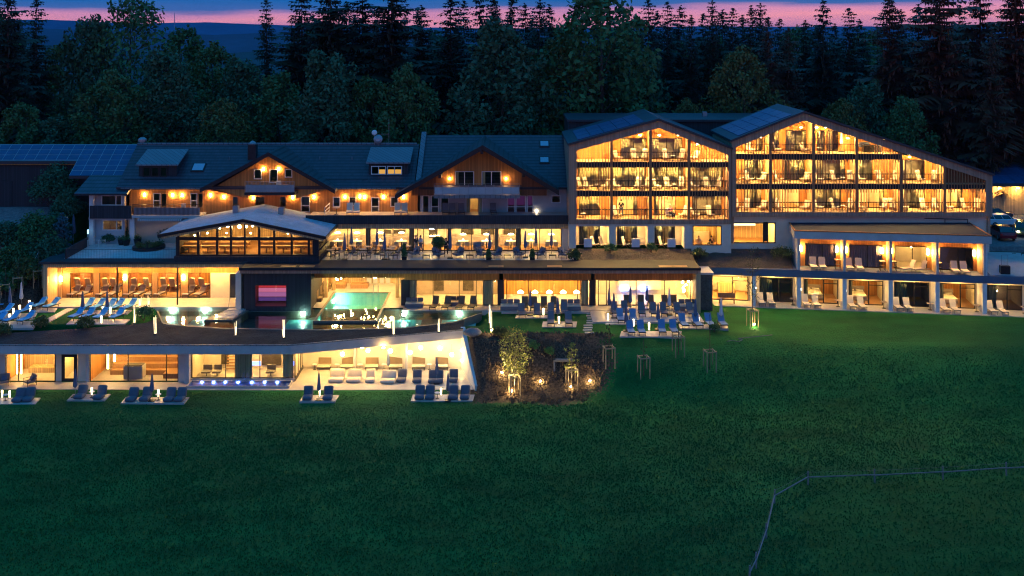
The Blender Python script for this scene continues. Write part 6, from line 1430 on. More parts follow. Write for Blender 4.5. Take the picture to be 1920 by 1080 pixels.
row(bean, [(247, 750), (273, 749), (318, 750), (338, 750)], .06, 0, '{o} slate beanbag on the wide pad before the sauna window', G1)
row(bean, [(577, 747), (615, 747)], .06, 0, '{o} slate beanbag beside the parasol before the whirlpool', G1)
row(bean, [(787, 746), (806, 746), (850, 746), (872, 746)], .06, 0, '{o} slate beanbag on the pad by the wing wall', G1)
G2 = 'beanbags inside the open loggia'
row(bean2, [(631, 714), (664, 714)], .02, 0, '{o} wide cream beanbag at the left end of the open loggia', G2); row(beanc, [(694, 714)], .02, 0, 'single cream beanbag third in the loggia row', G2); row(bean2, [(728, 716)], .02, 0, 'wide cream beanbag in the middle of the loggia row', G2)
row(bean, [(753, 714), (782, 715)], .02, 0, '{o} slate beanbag right of the middle of the loggia row', G2); row(beanm, [(817, 716)], .02, 0, 'wide slate beanbag behind the parasol in the loggia', G2); row(bean, [(850, 714)], .02, 0, 'slate beanbag next to the wing wall in the loggia', G2)
bl = thing('reclining_bench', '', 'bench'); MB().box(-.62, .62, -.45, .3, .30, .42).build('seat', M['cream'], bl, bevel=.03); MB().prism_x([(.2, .42), (.32, .42), (.55, 1.22), (.45, 1.22)], -.6, .6).build('backrest', M['brown_mesh'], bl); b = MB(); fourlegs(b, .3, .03, -.55, .55, -.4, .3); b.build('legs', M['dark'], bl)
row(bl, [(608, 692), (652, 692), (697, 692), (742, 692), (785, 692), (828, 692)], .02, 0, '{o} reclining bench with dark back along the loggia wall', 'reclining benches along the loggia wall')
tb_ = thing('side_table', '', 'side table'); MB().lathe([(.25, .48), (.25, .51)], (0,0,0), 10).build('table_top', M['white'], tb_); MB().lathe([(.16, 0), (.16, .02), (.02, .04), (.02, .48)], (0,0,0), 8).build('stand', M['dark'], tb_)
for k, q in enumerate((590, 632, 675, 720, 805)): put(tb_, on(q, 693, .02), 0, '%s round side table along the loggia back wall' % ORD[k], 'round side tables in the loggia')
for (q, y_, lb) in ((172, 745, 'white side table between the two beanbags before the dark door'), (297, 750, 'white side table on the wide beanbag pad'), (820, 747, 'white side table on the pad by the wing wall'), (10, 751, 'white side table at the left edge of the lower lawn')): put(tb_, on(q, y_, .06), 0, lb, 'white side tables on the lower lawn')
for (q, y_, lb) in ((141, 744, 'closed navy parasol beside the dark spa door'), (285, 752, 'closed navy parasol on the wide beanbag pad'), (598, 750, 'closed navy parasol between two beanbags before the whirlpool'), (840, 751, 'closed navy parasol between the beanbag pairs by the wing wall'), (728, 702, 'closed parasol inside the loggia behind the cream beanbags'), (819, 719, 'closed parasol standing in front of the wide slate beanbag')): put(navy_u, on(q, y_, .05), 0, lb, 'closed parasols', .95)
# armchairs (lower patio and cafe terrace)
ac = thing('armchair', '', 'armchair'); b = MB()
for x in (-.42, .42): b.path([(x, -.4, 0), (x, -.4, .6), (x, .4, .6), (x, .4, 0)], .022, 5)
b.box(-.42, .42, .36, .40, .2, .24); b.build('frame', M['dark'], ac); MB().box(-.4, .4, -.38, .36, .25, .42).build('seat_cushion', M['greyblue'], ac, bevel=.05); MB().prism_x([(.2, .42), (.36, .40), (.52, .9), (.36, .95)], -.4, .4).build('back_cushion', M['greyblue'], ac, bevel=.05); MB().prism_x([(.02, .44), (.14, .42), (.30, .74), (.18, .78)], -.22, .22).build('pillow', M['navy'], ac, bevel=.04)
put(ac, on(56, 722, .02), -.7, 'slate armchair alone on the lower patio before the relax room', 'armchairs on the lower patio'); put(ac, on(8, 722, .02), .3, 'slate armchair at the left edge of the lower patio', 'armchairs on the lower patio')
TZ = 8.18
for k, (q, y_, rz, lb) in enumerate([(776, 481, -1.0, 'slate armchair behind the tall planter shrub at the cafe tables'), (822, 483, 1.0, 'slate armchair left of the round shrub pot'), (858, 483, -1.0, 'slate armchair right of the blue parasol by the round shrub'), (898, 474, .5, 'slate armchair close to the dining hall glass'), (904, 483, 1.1, 'slate armchair facing left at the second lounge table'), (930, 483, -1.1, 'slate armchair facing right beside the slim planter'), (974, 483, 1.1, 'slate armchair facing left under the third parasol'), (1011, 483, -1.1, 'slate armchair facing right under the fourth parasol'), (1058, 483, 1.1, 'slate armchair last on the cafe terrace beside the timber wing')]): put(ac, on(q, y_, TZ), rz, lb, 'slate armchairs on the cafe terrace', 1.15)
lt = thing('lounge_table', '', 'coffee table'); MB().box(-.4, .4, -.3, .3, .34, .38).build('table_top', M['dark'], lt); b = MB(); fourlegs(b, .34, .02, -.35, .35, -.25, .25); b.build('legs', M['dark'], lt)
for (q, y_, lb) in ((799, 484, 'small low table between the first two armchairs'), (881, 484, 'dark low table between the second pair of armchairs'), (952, 484, 'striped low table in the middle of the armchairs'), (1036, 484, 'low table between the last two armchairs')): put(lt, on(q, y_, TZ), 0, lb, 'low tables on the cafe terrace')
ct = thing('cafe_table', '', 'table'); MB().lathe([(.42, .70), (.42, .73)], (0,0,0), 14).build('table_top', M['taupe'], ct); MB().lathe([(.25, 0), (.25, .025), (.04, .05), (.04, .70)], (0,0,0), 8).build('pedestal', M['dark'], ct)
cc_ = thing('cafe_chair', '', 'chair'); MB().box(-.24, .24, -.24, .24, .42, .47).build('seat', M['greyblue'], cc_); MB().prism_x([(.2, .47), (.26, .47), (.33, .92), (.27, .92)], -.24, .24).build('backrest', M['greyblue'], cc_); b = MB(); fourlegs(b, .42, .018, -.21, .21, -.21, .21)
for x in (-.25, .25): b.path([(x, -.2, .42), (x, -.2, .64), (x, .26, .68)], .016, 4)
b.box(-.25, .25, .22, .26, .64, .68); b.build('frame', M['dark'], cc_)
tabs = [(629, 477), (620, 481), (636, 486), (689, 475), (681, 480), (678, 486), (737, 475), (733, 479), (729, 486), (661, 473), (713, 473), (765, 474)]
tn = ['behind the pavilion corner', 'nearest the pavilion corner', 'at the railing by the first parasol', 'behind the second table group', 'in the middle of the second group', 'at the railing in the second group', 'at the back of the third group', 'in the middle of the third group', 'at the railing by the fourth parasol', 'at the glass near the second parasol', 'at the glass near the third parasol', 'at the glass beside the two standing people']
k = 0
for (q, y_), nm in zip(tabs, tn):
    p = on(q, y_, TZ); put(ct, p, 0, 'round cafe table ' + nm, 'round cafe tables')
    for sg, w_ in ((-1, 'left'), (1, 'right')):
        put(cc_, (p[0]+sg*.68, p[1]+random.uniform(-.15, .25), TZ), -sg*1.5708+random.uniform(-.3, .3), 'slate chair %s of the cafe table %s' % (w_, nm), 'cafe chairs')
for (q, y_, lb) in ((646, 487, 'closed navy parasol at the railing nearest the pavilion'), (659, 474, 'closed navy parasol at the glass nearest the pavilion'), (707, 476, 'closed navy parasol before the dining hall pier'), (721, 486, 'closed navy parasol by the third group of cafe tables'), (844, 484, 'closed blue parasol beside the round shrub pot'), (918, 484, 'closed navy parasol between the second armchairs'), (985, 482, 'closed navy parasol third from the timber wing'), (1005, 473, 'closed navy parasol raised by the glass, second from the timber wing'), (1034, 478, 'closed navy parasol nearest the timber wing')): put(navy_u, on(q, y_, TZ), 0, lb, 'closed parasols', (1, 1, 1.12))
b = bars(X(592, 104.95), X(1082, 104.95), 104.95, 8.17, 9.15, 1.6, .02, .02); b.box(X(592, 104.95), X(1082, 104.95), 104.94, 104.97, 9.14, 9.17); rl = b.build('terrace_rail', M['dark']); tag(rl, 'thin dark railing along the edge of the cafe terrace', 'railing')
# restaurant interior: set tables with glowing shades
dt = thing('dining_table', '', 'table'); MB().box(-.55, .55, -.4, .4, .72, .77).build('table_top', M['linen'], dt); MB().box(-.06, .06, -.06, .06, 0, .72).build('pedestal', M['dark'], dt); MB().ball((0, 0, .90), .09, 6, 4).build('table_lamp', M['L_pend'], dt)
dc = thing('dining_chair', '', 'chair'); MB().box(-.24, .24, -.24, .24, .40, .48).build('seat', M['cream'], dc, bevel=.03); MB().prism_x([(-.24, .46), (-.17, .46), (-.20, .88), (-.27, .88)], -.24, .24).build('backrest', M['cream'], dc); b = MB(); fourlegs(b, .4, .018, -.2, .2, -.2, .2); b.build('legs', M['wood'], dc)
pl = thing('pendant_lamp', '', 'lamp'); MB().lathe([(.42, 0), (.40, .05), (.10, .16), (.05, .18)], (0,0,0), 12).build('lamp_shade', M['L_pend'], pl); MB().tube((0,0,.18), (0,0,1.0), .012, n=4).build('cord', M['dark'], pl)
rn = ['first bay by the door', 'second bay', 'third bay', 'fourth bay', 'last bay by the end wall', 'bay nearest the pavilion', 'bay left of the pier', 'bay right of the pier', 'bay beside the standing people']
for q, nm in zip((868, 912, 958, 996, 1034, 632, 668, 712, 752), rn):
    yy = 111.0; x = X(q, yy); put(dt, (x, yy+.4, Z(470, 110)+.01), 0, 'laid dining table behind the glass in the '+nm, 'dining tables')
    for dx in (-.45, .45): put(dc, (x+dx, yy-.3, Z(470, 110)+.01), 0, '%s cream dining chair seen from behind in the %s' % ('left' if dx < 0 else 'right', nm), 'dining chairs')
    put(pl, (x, yy+.5, Z(470, 110)+1.62 if q < 800 else Z(470, 110)+1.45), 0, 'glowing pendant shade over the dining table in the '+nm, 'pendant lamps in the dining hall', .8)
# balcony furniture
hb = thing('balcony_chair', '', 'chair'); MB().prism_x([(-.35, .32), (-.30, .40), (.18, .26), (.22, .30), (.52, 1.12), (.58, 1.10), (.26, .18), (.2, .14)], -.27, .27).build('shell', M['cream'], hb); b = MB(); [b.path([(x, -.35, .02), (x*.8, -.05, .22), (x, .45, .02)], .022, 5) for x in (-.24, .24)]; b.box(-.22, .22, -.08, -.02, .18, .24); b.build('rocker_frame', M['wood'], hb); MB().prism_x([(.40, .92), (.50, 1.10), (.45, 1.13), (.36, .95)], -.16, .16).build('head_pillow', M['linen'], hb)
lb_ = thing('low_lounge_chair', '', 'chair'); MB().box(-.34, .34, -.45, .25, .24, .36).build('seat', M['cream'], lb_, bevel=.04); MB().prism_x([(.14, .34), (.24, .30), (.44, .92), (.33, .95)], -.34, .34).build('backrest', M['cream'], lb_, bevel=.03); b = MB(); fourlegs(b, .24, .02, -.28, .28, -.35, .2); b.build('legs', M['wood'], lb_)
def balc(D_, z, items, where):
    cnt_ = {}
    for it in items:
        q, kind, rz = it; p = hb if kind == 'h' else lb_; 
        cnt_[kind] = cnt_.get(kind, 0)+1; nm = 'high backed rocker' if kind == 'h' else 'low lounge chair'
        put(p, (X(q, D_+1.2), D_+1.1, z+.005), rz, '%s cream %s %s' % (ORD[cnt_[kind]-1] if cnt_[kind] < 15 else 'last', nm, where), 'balcony chairs', 1.08)
balc(108, mrows[0], [(1158, 'l', .9), (1190, 'h', .2), (1208, 'h', -.3), (1250, 'h', .4), (1276, 'h', -.6), (1302, 'l', -1)], 'on the top balconies of the smaller wing')
balc(108, mrows[1], [(1091, 'h', .9), (1103, 'h', .8), (1135, 'l', -1.1), (1156, 'l', 1.1), (1194, 'h', -.5), (1210, 'h', -.8), (1231, 'l', 1.0), (1252, 'h', .2), (1276, 'h', -.3), (1301, 'l', 1.1), (1327, 'h', .3), (1345, 'h', -.7)], 'on the middle balconies of the smaller wing')
balc(108, mrows[2], [(1158, 'h', .8), (1302, 'l', 1.1), (1332, 'h', .3), (1280, 'h', -.9)], 'on the lowest balconies of the smaller wing')
balc(108.2, rrows[0], [(1407, 'l', .6), (1456, 'l', 1.3), (1508, 'l', .8)], 'on the top balconies of the larger wing')
balc(108.2, rrows[1], [(1381, 'h', .9), (1405, 'h', .6), (1428, 'l', -1.0), (1460, 'h', .9), (1509, 'l', -1.0), (1534, 'l', 1.0), (1566, 'h', .5), (1593, 'h', -.3), (1614, 'l', 1.1), (1649, 'h', .1), (1675, 'h', -.8), (1726, 'h', .4), (1750, 'h', -.4)], 'on the middle balconies of the larger wing')
balc(108.2, rrows[2], [(1384, 'h', .4), (1399, 'h', -.3), (1428, 'l', -1.0), (1462, 'h', .6), (1509, 'l', -1.0), (1534, 'l', 1.0), (1566, 'h', .8), (1590, 'h', -.8), (1613, 'l', .8), (1655, 'h', -.8), (1673, 'h', -.1), (1694, 'l', 1.1), (1733, 'h', .2), (1753, 'h', -.2), (1778, 'l', 1.1), (1811, 'h', .5), (1830, 'h', -.6)], 'on the lowest balconies of the larger wing')
for k, (D_, z, q, lb) in enumerate([(108, mrows[0], 1262, 'between two rocking chairs on the smaller wing top balcony'), (108, mrows[1], 1264, 'on the third middle balcony of the smaller wing'), (108, mrows[1], 1120, 'on the first middle balcony of the smaller wing'), (108.2, rrows[1], 1580, 'on the third middle balcony of the larger wing'), (108.2, rrows[1], 1393, 'on the first middle balcony of the larger wing'), (108.2, rrows[2], 1580, 'on the third lowest balcony of the larger wing'), (108.2, rrows[0], 1535, 'on the top balcony under the second ridge')]): put(tb_, (X(q, D_+1), D_+.9, z+.005), 0, 'small round table '+lb, 'balcony tables', 1.05)
# dark grill and bench on the open roof terrace
gl_ = thing('terrace_bench', 'dark sofa with table on the open roof terrace of the larger wing', 'bench', (X(1635, 109.5), 109.4, rrows[0])); MB().box(-1.0, .9, -.3, .3, .05, .75).build('seat', M['black'], gl_, world=False); MB().box(-1.3, -.2, .31, .45, .5, 1.05).build('backrest', M['navy'], gl_, world=False); [MB().box(x, x+.06, -.2, -.14, 0, .05).build('leg', M['dark'], gl_, world=False) for x in (-.95, .8)]
put(white_u, (X(1577, 110), 109.9, rrows[0]), 0, 'closed pale parasol on the open roof terrace below the ridge', 'closed parasols', .95)
# white terrace furniture of the smaller wing ground floor
tw = thing('terrace_chair', '', 'chair'); MB().box(-.4, .4, -.4, .35, .25, .42).build('seat', M['white'], tw, bevel=.04); MB().prism_x([(-.42, .1), (-.34, .1), (-.36, 1.0), (-.44, 1.0)], -.42, .42).build('backrest', M['white'], tw); b = MB(); fourlegs(b, .25, .025, -.36, .36, -.34, .3); b.build('legs', M['dark'], tw)
for q, lb in ((1102, 'first'), (1191, 'second'), (1258, 'third')): put(tw, (X(q, 108.6), 108.6, zg), 0, 'white terrace armchair seen from behind in the %s white room bay' % lb, 'white terrace armchairs')
for q, lb in ((1116, 'first'), (1132, 'first, near the pier'), (1174, 'second'), (1243, 'third')): put(hb, (X(q, 108.9), 108.9, zg), .9, 'reclining chair on the white terrace bay, the %s' % lb, 'white terrace recliners', .95)
# old house roof terrace: cream loungers, tables
zt_ = Z(400.5, YW)
for q, lb in ((655, 'second'), (668, 'third'), (745, 'fourth'), (758, 'last')): put(mesh_l, (X(q, 111.6), 111.8, zT-.05), .1, '%s cream deck lounger on the lit roof terrace of the old house' % lb, 'cream loungers on the roof terrace', 1.05)
for q, lb in ((835, 'first'), (848, 'second'), (865, 'third'), (925, 'fourth')): put(slate_l, (X(q, 112), 112, zT-.05), .1, '%s dark lounger on the unlit terrace under the wide gable' % lb, 'dark loungers under the wide gable')
put(ct, (X(630, 111.6), 111.8, zT-.05), 0, 'round table on the lit roof terrace of the old house', 'round cafe tables'); put(ct, (X(320, 112), 112, Z(404, 111.4)), 0, 'round white table on the left balcony of the old house', 'round cafe tables'); put(ct, (X(535, 111), 111, Z(361, 110.4)), 0, 'round table on the small gable balcony', 'round cafe tables')
put(hb, (X(344, 112), 112, Z(404, 111.4)), .3, 'cream chair on the left balcony of the old house', 'old house balcony chairs'); put(hb, (X(524, 111), 111, Z(361, 110.4)), .4, 'cream chair on the small gable balcony', 'old house balcony chairs')
wd = tag(MB().box(-.02, .02, -1.5, 1.5, .9, .98).box(-.02, .02, -1.5, 1.5, .5, .58).box(-.02, .02, -1.5, 1.5, .15, .23).box(-.02, .02, -1.5, -1.42, 0, 1).box(-.02, .02, 1.42, 1.5, 0, 1).build('terrace_screen', M['white']), 'white slatted side screen at the left end of the lit roof terrace', 'screen'); wd.location = (X(613, 111.8), 111.9, zT-.05)
# annex furniture
def aput(p, x, y, z, rz, lb, grp, s=1.0): v = aw(x, y, z); put(p, tuple(v), rz+A8, lb, grp, s)
pairs = [(1.55, 2.45, 'first'), (5.1, 6.1, 'second'), (15.4, 16.3, 'last')]
for a, c, nm in pairs:
    for x, w_ in ((a, 'left'), (c, 'right')): aput(mesh_l, x, .4, z2+.005, 0, '%s lounger of the pair on the %s upper annex terrace' % (w_, nm), 'cream loungers of the annex')
for x, w_ in ((11.0, 'left'), (12.1, 'right')): aput(mesh_l, x, .5, z2+.005, -1.1, '%s lounger turned sideways on the third upper annex terrace' % w_, 'cream loungers of the annex')
bt = thing('bar_table', '', 'table'); MB().box(-.3, .3, -.3, .3, .98, 1.02).build('table_top', M['wood'], bt); b = MB(); fourlegs(b, .98, .025, -.25, .25, -.25, .25); b.box(-.27, .27, -.27, .27, .45, .48); b.build('legs', M['dark'], bt)
for x, nm in ((4.0, 'first'), (8.4, 'second'), (9.5, 'third'), (13.9, 'fourth')): aput(bt, x, .6, z2+.005, 0, '%s dark bar table with stools on the upper annex terraces' % nm, 'bar tables of the annex', .95)
for k, a in enumerate((-3.9, .6, 5.1, 9.6, 14.1, 18.6)):
    nm = ['room left of the first pier', 'first orange bedroom', 'second orange bedroom', 'dark room between the bedrooms', 'third orange bedroom', 'last dark room at the edge'][k]
    for dx, w_ in ((.15, 'left'), (1.15, 'right')): aput(mesh_l, a+dx, .15, .0, .1, '%s cream lounger on the lower annex terrace of the %s' % (w_, nm), 'cream loungers of the annex')
    aput(ct, a+3.4, .4, 0, 0, 'dark table on the lower annex terrace of the %s' % nm, 'round cafe tables', .9)
bed = thing('bed', '', 'bed'); MB().box(-.95, .95, -1.0, 1.0, .1, .4).build('frame', M['taupe'], bed); MB().box(-.9, .9, -1.02, .9, .41, .62).build('duvet', M['linen'], bed, bevel=.08); b = MB(); [b.box(x-.36, x+.36, .55, .92, .62, .80) for x in (-.45, .45)]; b.build('pillow', M['linen'], bed, bevel=.05); MB().box(-1.0, 1.0, 1.0, 1.08, .1, 1.1).build('headboard', M['taupe'], bed)
for (x, y), nm in zip(BEDROOMS, ('first', 'second', 'third')): aput(bed, x, y, .01, 0, 'white double bed inside the %s orange lit bedroom' % nm, 'beds in the annex rooms')
gb = thing('garden_bench', 'wooden garden bench before the bright corner room', 'bench', tuple(aw(-7.2, .2, 0)), A8); MB().box(-.9, .9, -.25, .25, .42, .48).build('seat', M['wood'], gb, world=False); MB().box(-.9, .9, .22, .28, .5, 1.0).build('backrest', M['wood'], gb, world=False); [MB().box(x-.04, x+.04, -.25, .28, 0, .42).build('leg', M['wood'], gb, world=False) for x in (-.75, .75)]
hp = thing('heater_box', 'dark box unit with a frame on the terrace right of the annex', 'box', tuple(aw(20.2, .6, z2+.02)), A8); MB().box(-.45, .45, -.3, .3, 0, .85).build('body', M['black'], hp, world=False); b = MB(); b.path([(-.3, 0, .85), (-.3, 0, 1.9), (.3, 0, 1.9), (.3, 0, .85)], .02); b.build('frame', M['steel'], hp, world=False)
# ------------------------------------------------------------------ light rods, spots, tree guards, saplings
def make_rods(seed):
    t = thing('light_rods', '', 'lamp'); r_ = random.Random(seed)
    for k in range(6):
        a = r_.uniform(0, 6.28); d = r_.uniform(.03, .16); h = r_.uniform(.7, 1.7)*(1 if k < 4 else .6); x, y = math.cos(a)*d, math.sin(a)*d
        MB().tube((x, y, 0), (x+r_.uniform(-.1, .16), y+r_.uniform(-.1, .1), h), .017, n=6).build('rod', M['L_rod'], t)
    MB().lathe([(.22, -.05), (.22, .04)], (0,0,0), 10).build('base', M['dark'], t); return t
rods = [make_rods(k) for k in (1, 2, 3)]
for k, (q, y_, z, nm) in enumerate([(291, 626, LAWN, 'at the left end of the dark planted roof'), (441, 629, LAWN-.02, 'below the small pool stair'), (533, 633, LAWN-.03, 'in front of the sauna block'), (738, 627, LAWN-.02, 'before the right corner of the warm pool'), (823, 622, LAWN-.02, 'near the right end of the pond'), (251, 606, LAWN, 'at the right end of the lounger pad'), (262, 593, LAWN, 'beside the grass clump at the pond corner'), (279, 581, LAWN, 'at the back corner of the pond'), (918, 606, LAWN, 'highest cluster, at the right end of the pond'), (920, 616, LAWN, 'lower cluster beside the round garden light')]):
    put(rods[k % 3], on(q, y_, z), k*1.3, 'cluster of thin glowing rods '+nm, 'clusters of glowing rods', (.8, .8, 1.05 if k < 5 else 1.15))
spot = thing('garden_light', '', 'lamp'); MB().ball((0, 0, .35), .085, 8, 5).build('lens', M['L_spot'], spot); MB().lathe([(.03, -.1), (.03, .26)], (0,0,0), 6).build('stake', M['dark'], spot)
for q, y_, nm in ((1013, 722, 'on the mulch between the two lit young trees'), (1106, 722, 'right of the smaller lit young tree'), (941, 706, 'left of the larger lit young tree'), (922, 627, 'at the top of the bank by the glowing rods'), (959, 741, 'at the foot of the larger lit young tree'), (1070, 731, 'inside the guard of the smaller lit tree')):
    x, y, z = hit(q, y_); put(spot, (x, y-.05, z), 0, 'round garden light '+nm, 'round garden lights', 1.0 if q not in (1070,) else .7)
for q, y_, tx, ty, hz, e in ((959, 741, 967, 741, 3.4, 2300), (941, 706, 967, 741, 3.6, 1700), (1013, 722, 967, 741, 3.0, 1500), (1070, 731, 1073, 727, 2.6, 500), (1106, 722, 1073, 727, 2.4, 600), (1411, 612, 1411, 613, 5, 350)):
    x, y, z = hit(q, y_); gx2, gy2, gz2 = hit(tx, ty); ld = bpy.data.lights.new('tree_uplight', 'SPOT'); ld.energy = e; ld.color = (1, .78, .35); ld.spot_size = R(75); ld.spot_blend = .6; ld.shadow_soft_size = .04
    lo_ = bpy.data.objects.new('tree_uplight', ld); COL.objects.link(lo_); lo_.location = (x, y-.3, z+.45); lo_.rotation_euler = (Vector((gx2, gy2, gz2+hz))-lo_.location).to_track_quat('-Z', 'Y').to_euler()
def make_guard():
    t = thing('tree_guard', '', 'tree guard'); s = .42
    for x, y in ((-s, -s), (s, -s), (s, s), (-s, s)): MB().tube((x, y, -.2), (x, y, 1.7), .045, n=6).build('post', M['post_wood'], t)
    b = MB(); 
    for z in (1.55,): b.box(-s-.06, s+.06, -s-.03, -s+.03, z, z+.09).box(-s-.06, s+.06, s-.03, s+.03, z, z+.09).box(-s-.03, -s+.03, -s+.03, s-.03, z, z+.09).box(s-.03, s+.03, -s+.03, s-.03, z, z+.09)
    b.build('cross_rail', M['post_wood'], t); return t
guard = make_guard()
def sapling(seed, h, w, n, lm, label, leaf=.09, cards=26, name='young_tree', c0=.35):
    rnd = random.Random(seed); t = thing(name, label, 'young tree'); tb = MB(); tb.tube((0,0,-.2), (0,0,h*.96), .05, .012, 7); vs = []; fs = []
    for k in range(n):
        u = c0+(1-c0)*(k+.5)/n; prof = math.sin(math.pi*min(1, (u-c0*.75)/(1.02-c0*.75)))**.6; a = k*2.399; r_ = w*.5*prof*rnd.uniform(.4, 1); c = Vector((math.cos(a)*r_, math.sin(a)*r_, u*h))
        tb.tube((0, 0, max(h*.25, c.z-r_*1.3)), c, .014, .004, 4, caps=False); leaf_cards(rnd, vs, fs, c, cards, w*.16, leaf, .9)
    tb.build('trunk', M['bark'], t); mesh_obj('crown', vs, fs, leafmat('young_leaves', lm), t); return t
lit = (.20, .24, .04)  # leaf colour brightened to carry the uplight on the lit crowns
GUARDS = [(965, 741, 'larger lit', sapling(1, 5.6, 3.0, 60, lit, 'larger lit young tree with yellow green crown in a post guard'), 0), (1072, 727, 'smaller lit', sapling(2, 3.9, 1.3, 24, lit, 'smaller lit young tree with sparse crown in a post guard', .08, 14), 0), (1142, 687, 'unlit dark', sapling(3, 3.6, .9, 14, (.03, .05, .02), 'dark young tree in the guard at the edge of the mulch', .07, 14), 0), (1207, 705, 'bare', sapling(4, 3.2, .6, 8, (.03, .05, .02), 'thin young tree in the foremost guard on the grass slope', .06, 8), 0), (1272, 665, 'hidden', sapling(5, 3.2, .8, 10, (.03, .06, .03), 'thin young tree in the guard below the foremost loungers', .06, 10), 0), (1331, 693, 'far right', sapling(6, 5.6, .8, 8, (.03, .05, .02), 'tall bare young tree in the guard right on the grass slope', .05, 6), 0), (1411, 613, 'lit right', sapling(7, 7.5, 2.2, 22, (.07, .08, .03), 'slender young tree with lit guard before the annex corner', .08, 18), 0)]
for q, y_, nm, sap, _ in GUARDS:
    x, y, z = hit(q, y_); put(guard, (x, y, z), .2, 'tall wooden four post guard round the %s young tree' % nm, 'wooden guards round young trees'); sap.location = (x, y, z)
lamp_g = MB().ball((0,0,.25), .08, 6, 4).build('garden_light', M['L_spot']); tag(lamp_g, 'small light inside the guard before the annex corner', 'lamp'); x, y, z = hit(1411, 612); lamp_g.location = (x+.1, y-.25, z)
GUL = [(72, 536, 'beside the loggia end wall'), (34, 549, 'second from the loggia end wall'), (10, 562, 'at the left edge of the lawn')]
for k, (q, y_, nm) in enumerate(GUL):
    x, y, z = hit(q, y_); put(guard, (x, y, z), .3, 'wooden four post guard on the planted bank '+nm, 'wooden guards round young trees'); s_ = sapling(20+k, 3.6, .8, 9, (.03, .05, .03), 'thin young tree in the guard '+nm, .06, 8); s_.location = (x, y, z)
# box culvert on the bank, boulder, rope on the grass
x, y, z = hit(1058, 692); z -= .35; cv = thing('culvert', 'small dark concrete culvert mouth in the mulched bank', 'culvert', (x, y, z)); b = MB(); b.prism_x([(-.5, -.4), (.9, -.4), (.9, 1.0), (.3, 1.0)], -.95, -.8); b.box(-.95, .8, .2, .9, .85, 1.0); b.prism_x([(-.2, -.4), (.9, -.4), (.9, .9)], .65, .8); b.build('headwall', vary('old_concrete', (.16, .15, .15), .9, 2, .3, 20, .3), cv, world=False); MB().box(-.8, .65, .5, .6, -.4, .85).build('opening', M['black'], cv, world=False)
rk = MB(); rnd = random.Random(2); rk.ball((0,0,.2), .7, 9, 6, .6); rk.v = [(v[0]*1.3+rnd.uniform(-.08, .08), v[1]+rnd.uniform(-.08, .08), v[2]+rnd.uniform(-.06, .06)) for v in rk.v]; o = rk.build('boulder', vary('boulder_stone', (.22, .20, .19), .9, 2, .3, 12, .6, dist=.05), smooth=True); x, y, z = hit(880, 641); o.location = (x+.3, y, z+.0); tag(o, 'pale boulder on the bank behind the top of the wing wall', 'boulder')
pts = [hit(q, y_) for q, y_ in ((1363, 643), (1372, 640), (1385, 643), (1392, 640), (1384, 637), (1400, 635), (1420, 633), (1448, 630))]; b = MB(); b.path([(p[0], p[1], p[2]+.08) for p in pts], .035, 5); tag(b.build('garden_hose', M['weathered']), 'pale hose lying curled on the dark grass slope', 'hose')
# ------------------------------------------------------------------ pasture fence
fn = thing('pasture_fence', 'weathered post and rail fence bending round the pasture corner', 'fence', (24, 70, 0))
FP = [(1405, 1092), (1418, 1066), (1437, 1010), (1452, 944), (1515, 909), (1640, 905), (1768, 899), (1887, 892), (1990, 887)]
P3 = [hit(q, y_) for q, y_ in FP]
for p in P3: MB().tube((p[0], p[1], p[2]-.2), (p[0]+random.uniform(-.03, .03), p[1], p[2]+.95), .055, .05, 6).build('post', M['weathered'], fn)
for a, c in zip(P3[:-1], P3[1:]):
    MB().tube((a[0], a[1]-.06, a[2]+.55), (c[0], c[1]-.06, c[2]+.58), .045, .04, 6).build('rail', M['weathered'], fn)
    MB().tube((a[0], a[1]-.05, a[2]+.88), (c[0], c[1]-.05, c[2]+.88), .007, n=4).build('wire', M['weathered'], fn)
# ------------------------------------------------------------------ shrubs, pots, planters
def shrub(seed, h, w, lm, label, cat='shrub', n=26, cards=90, leaf=.11, name='shrub'):
    rnd = random.Random(seed); t = thing(name, label, cat); vs = []; fs = []; tb = MB()
    for k in range(n):
        a = k*2.4; u = (k+.5)/n; r_ = w*.5*math.sqrt(u)*rnd.uniform(.5, 1); z = h*(.25+.65*(1-u*.8)*rnd.uniform(.6, 1)); c = Vector((math.cos(a)*r_, math.sin(a)*r_, z)); leaf_cards(rnd, vs, fs, c, cards, w*.2, leaf, .8)
        if k % 3 == 0: tb.tube((0,0,-.1), c, .03, .01, 4, caps=False)
    tb.build('stem', M['bark'], t); mesh_obj('foliage', vs, fs, LEAF[lm], t); return t
def at_ground(o, q, y_): x, y, z = hit(q, y_); o.location = (x, y, z-.05); return o
for k, (q, y_, h, w, lm, nm) in enumerate([(104, 395, 5.6, 5.5, 1, 'big dark bush before the barn wall'), (70, 383, 4.2, 4, 0, 'dark bush left of the big one before the barn'), (125, 418, 4, 3.4, 1, 'dark bush at the corner of the porch'), (68, 468, 4.2, 5, 0, 'round dense bush below the gravel road'), (95, 500, 3.2, 4, 1, 'bushy hedge plant left of the courtyard'), (30, 505, 3.0, 4, 0, 'bush on the bank at the left edge'), (50, 528, 2.4, 3.6, 2, 'lower bush on the planted bank'), (12, 470, 3.2, 4, 1, 'bush above the bank at the left edge'), (15, 545, 1.8, 3, 0, 'small bush near the lawn at the left edge'), (108, 450, 3.2, 2.6, 1, 'clipped dark conifer beside the porch terrace')]):
    at_ground(shrub(40+k, h, w, lm, nm, n=34, cards=110, leaf=.16), q, y_)
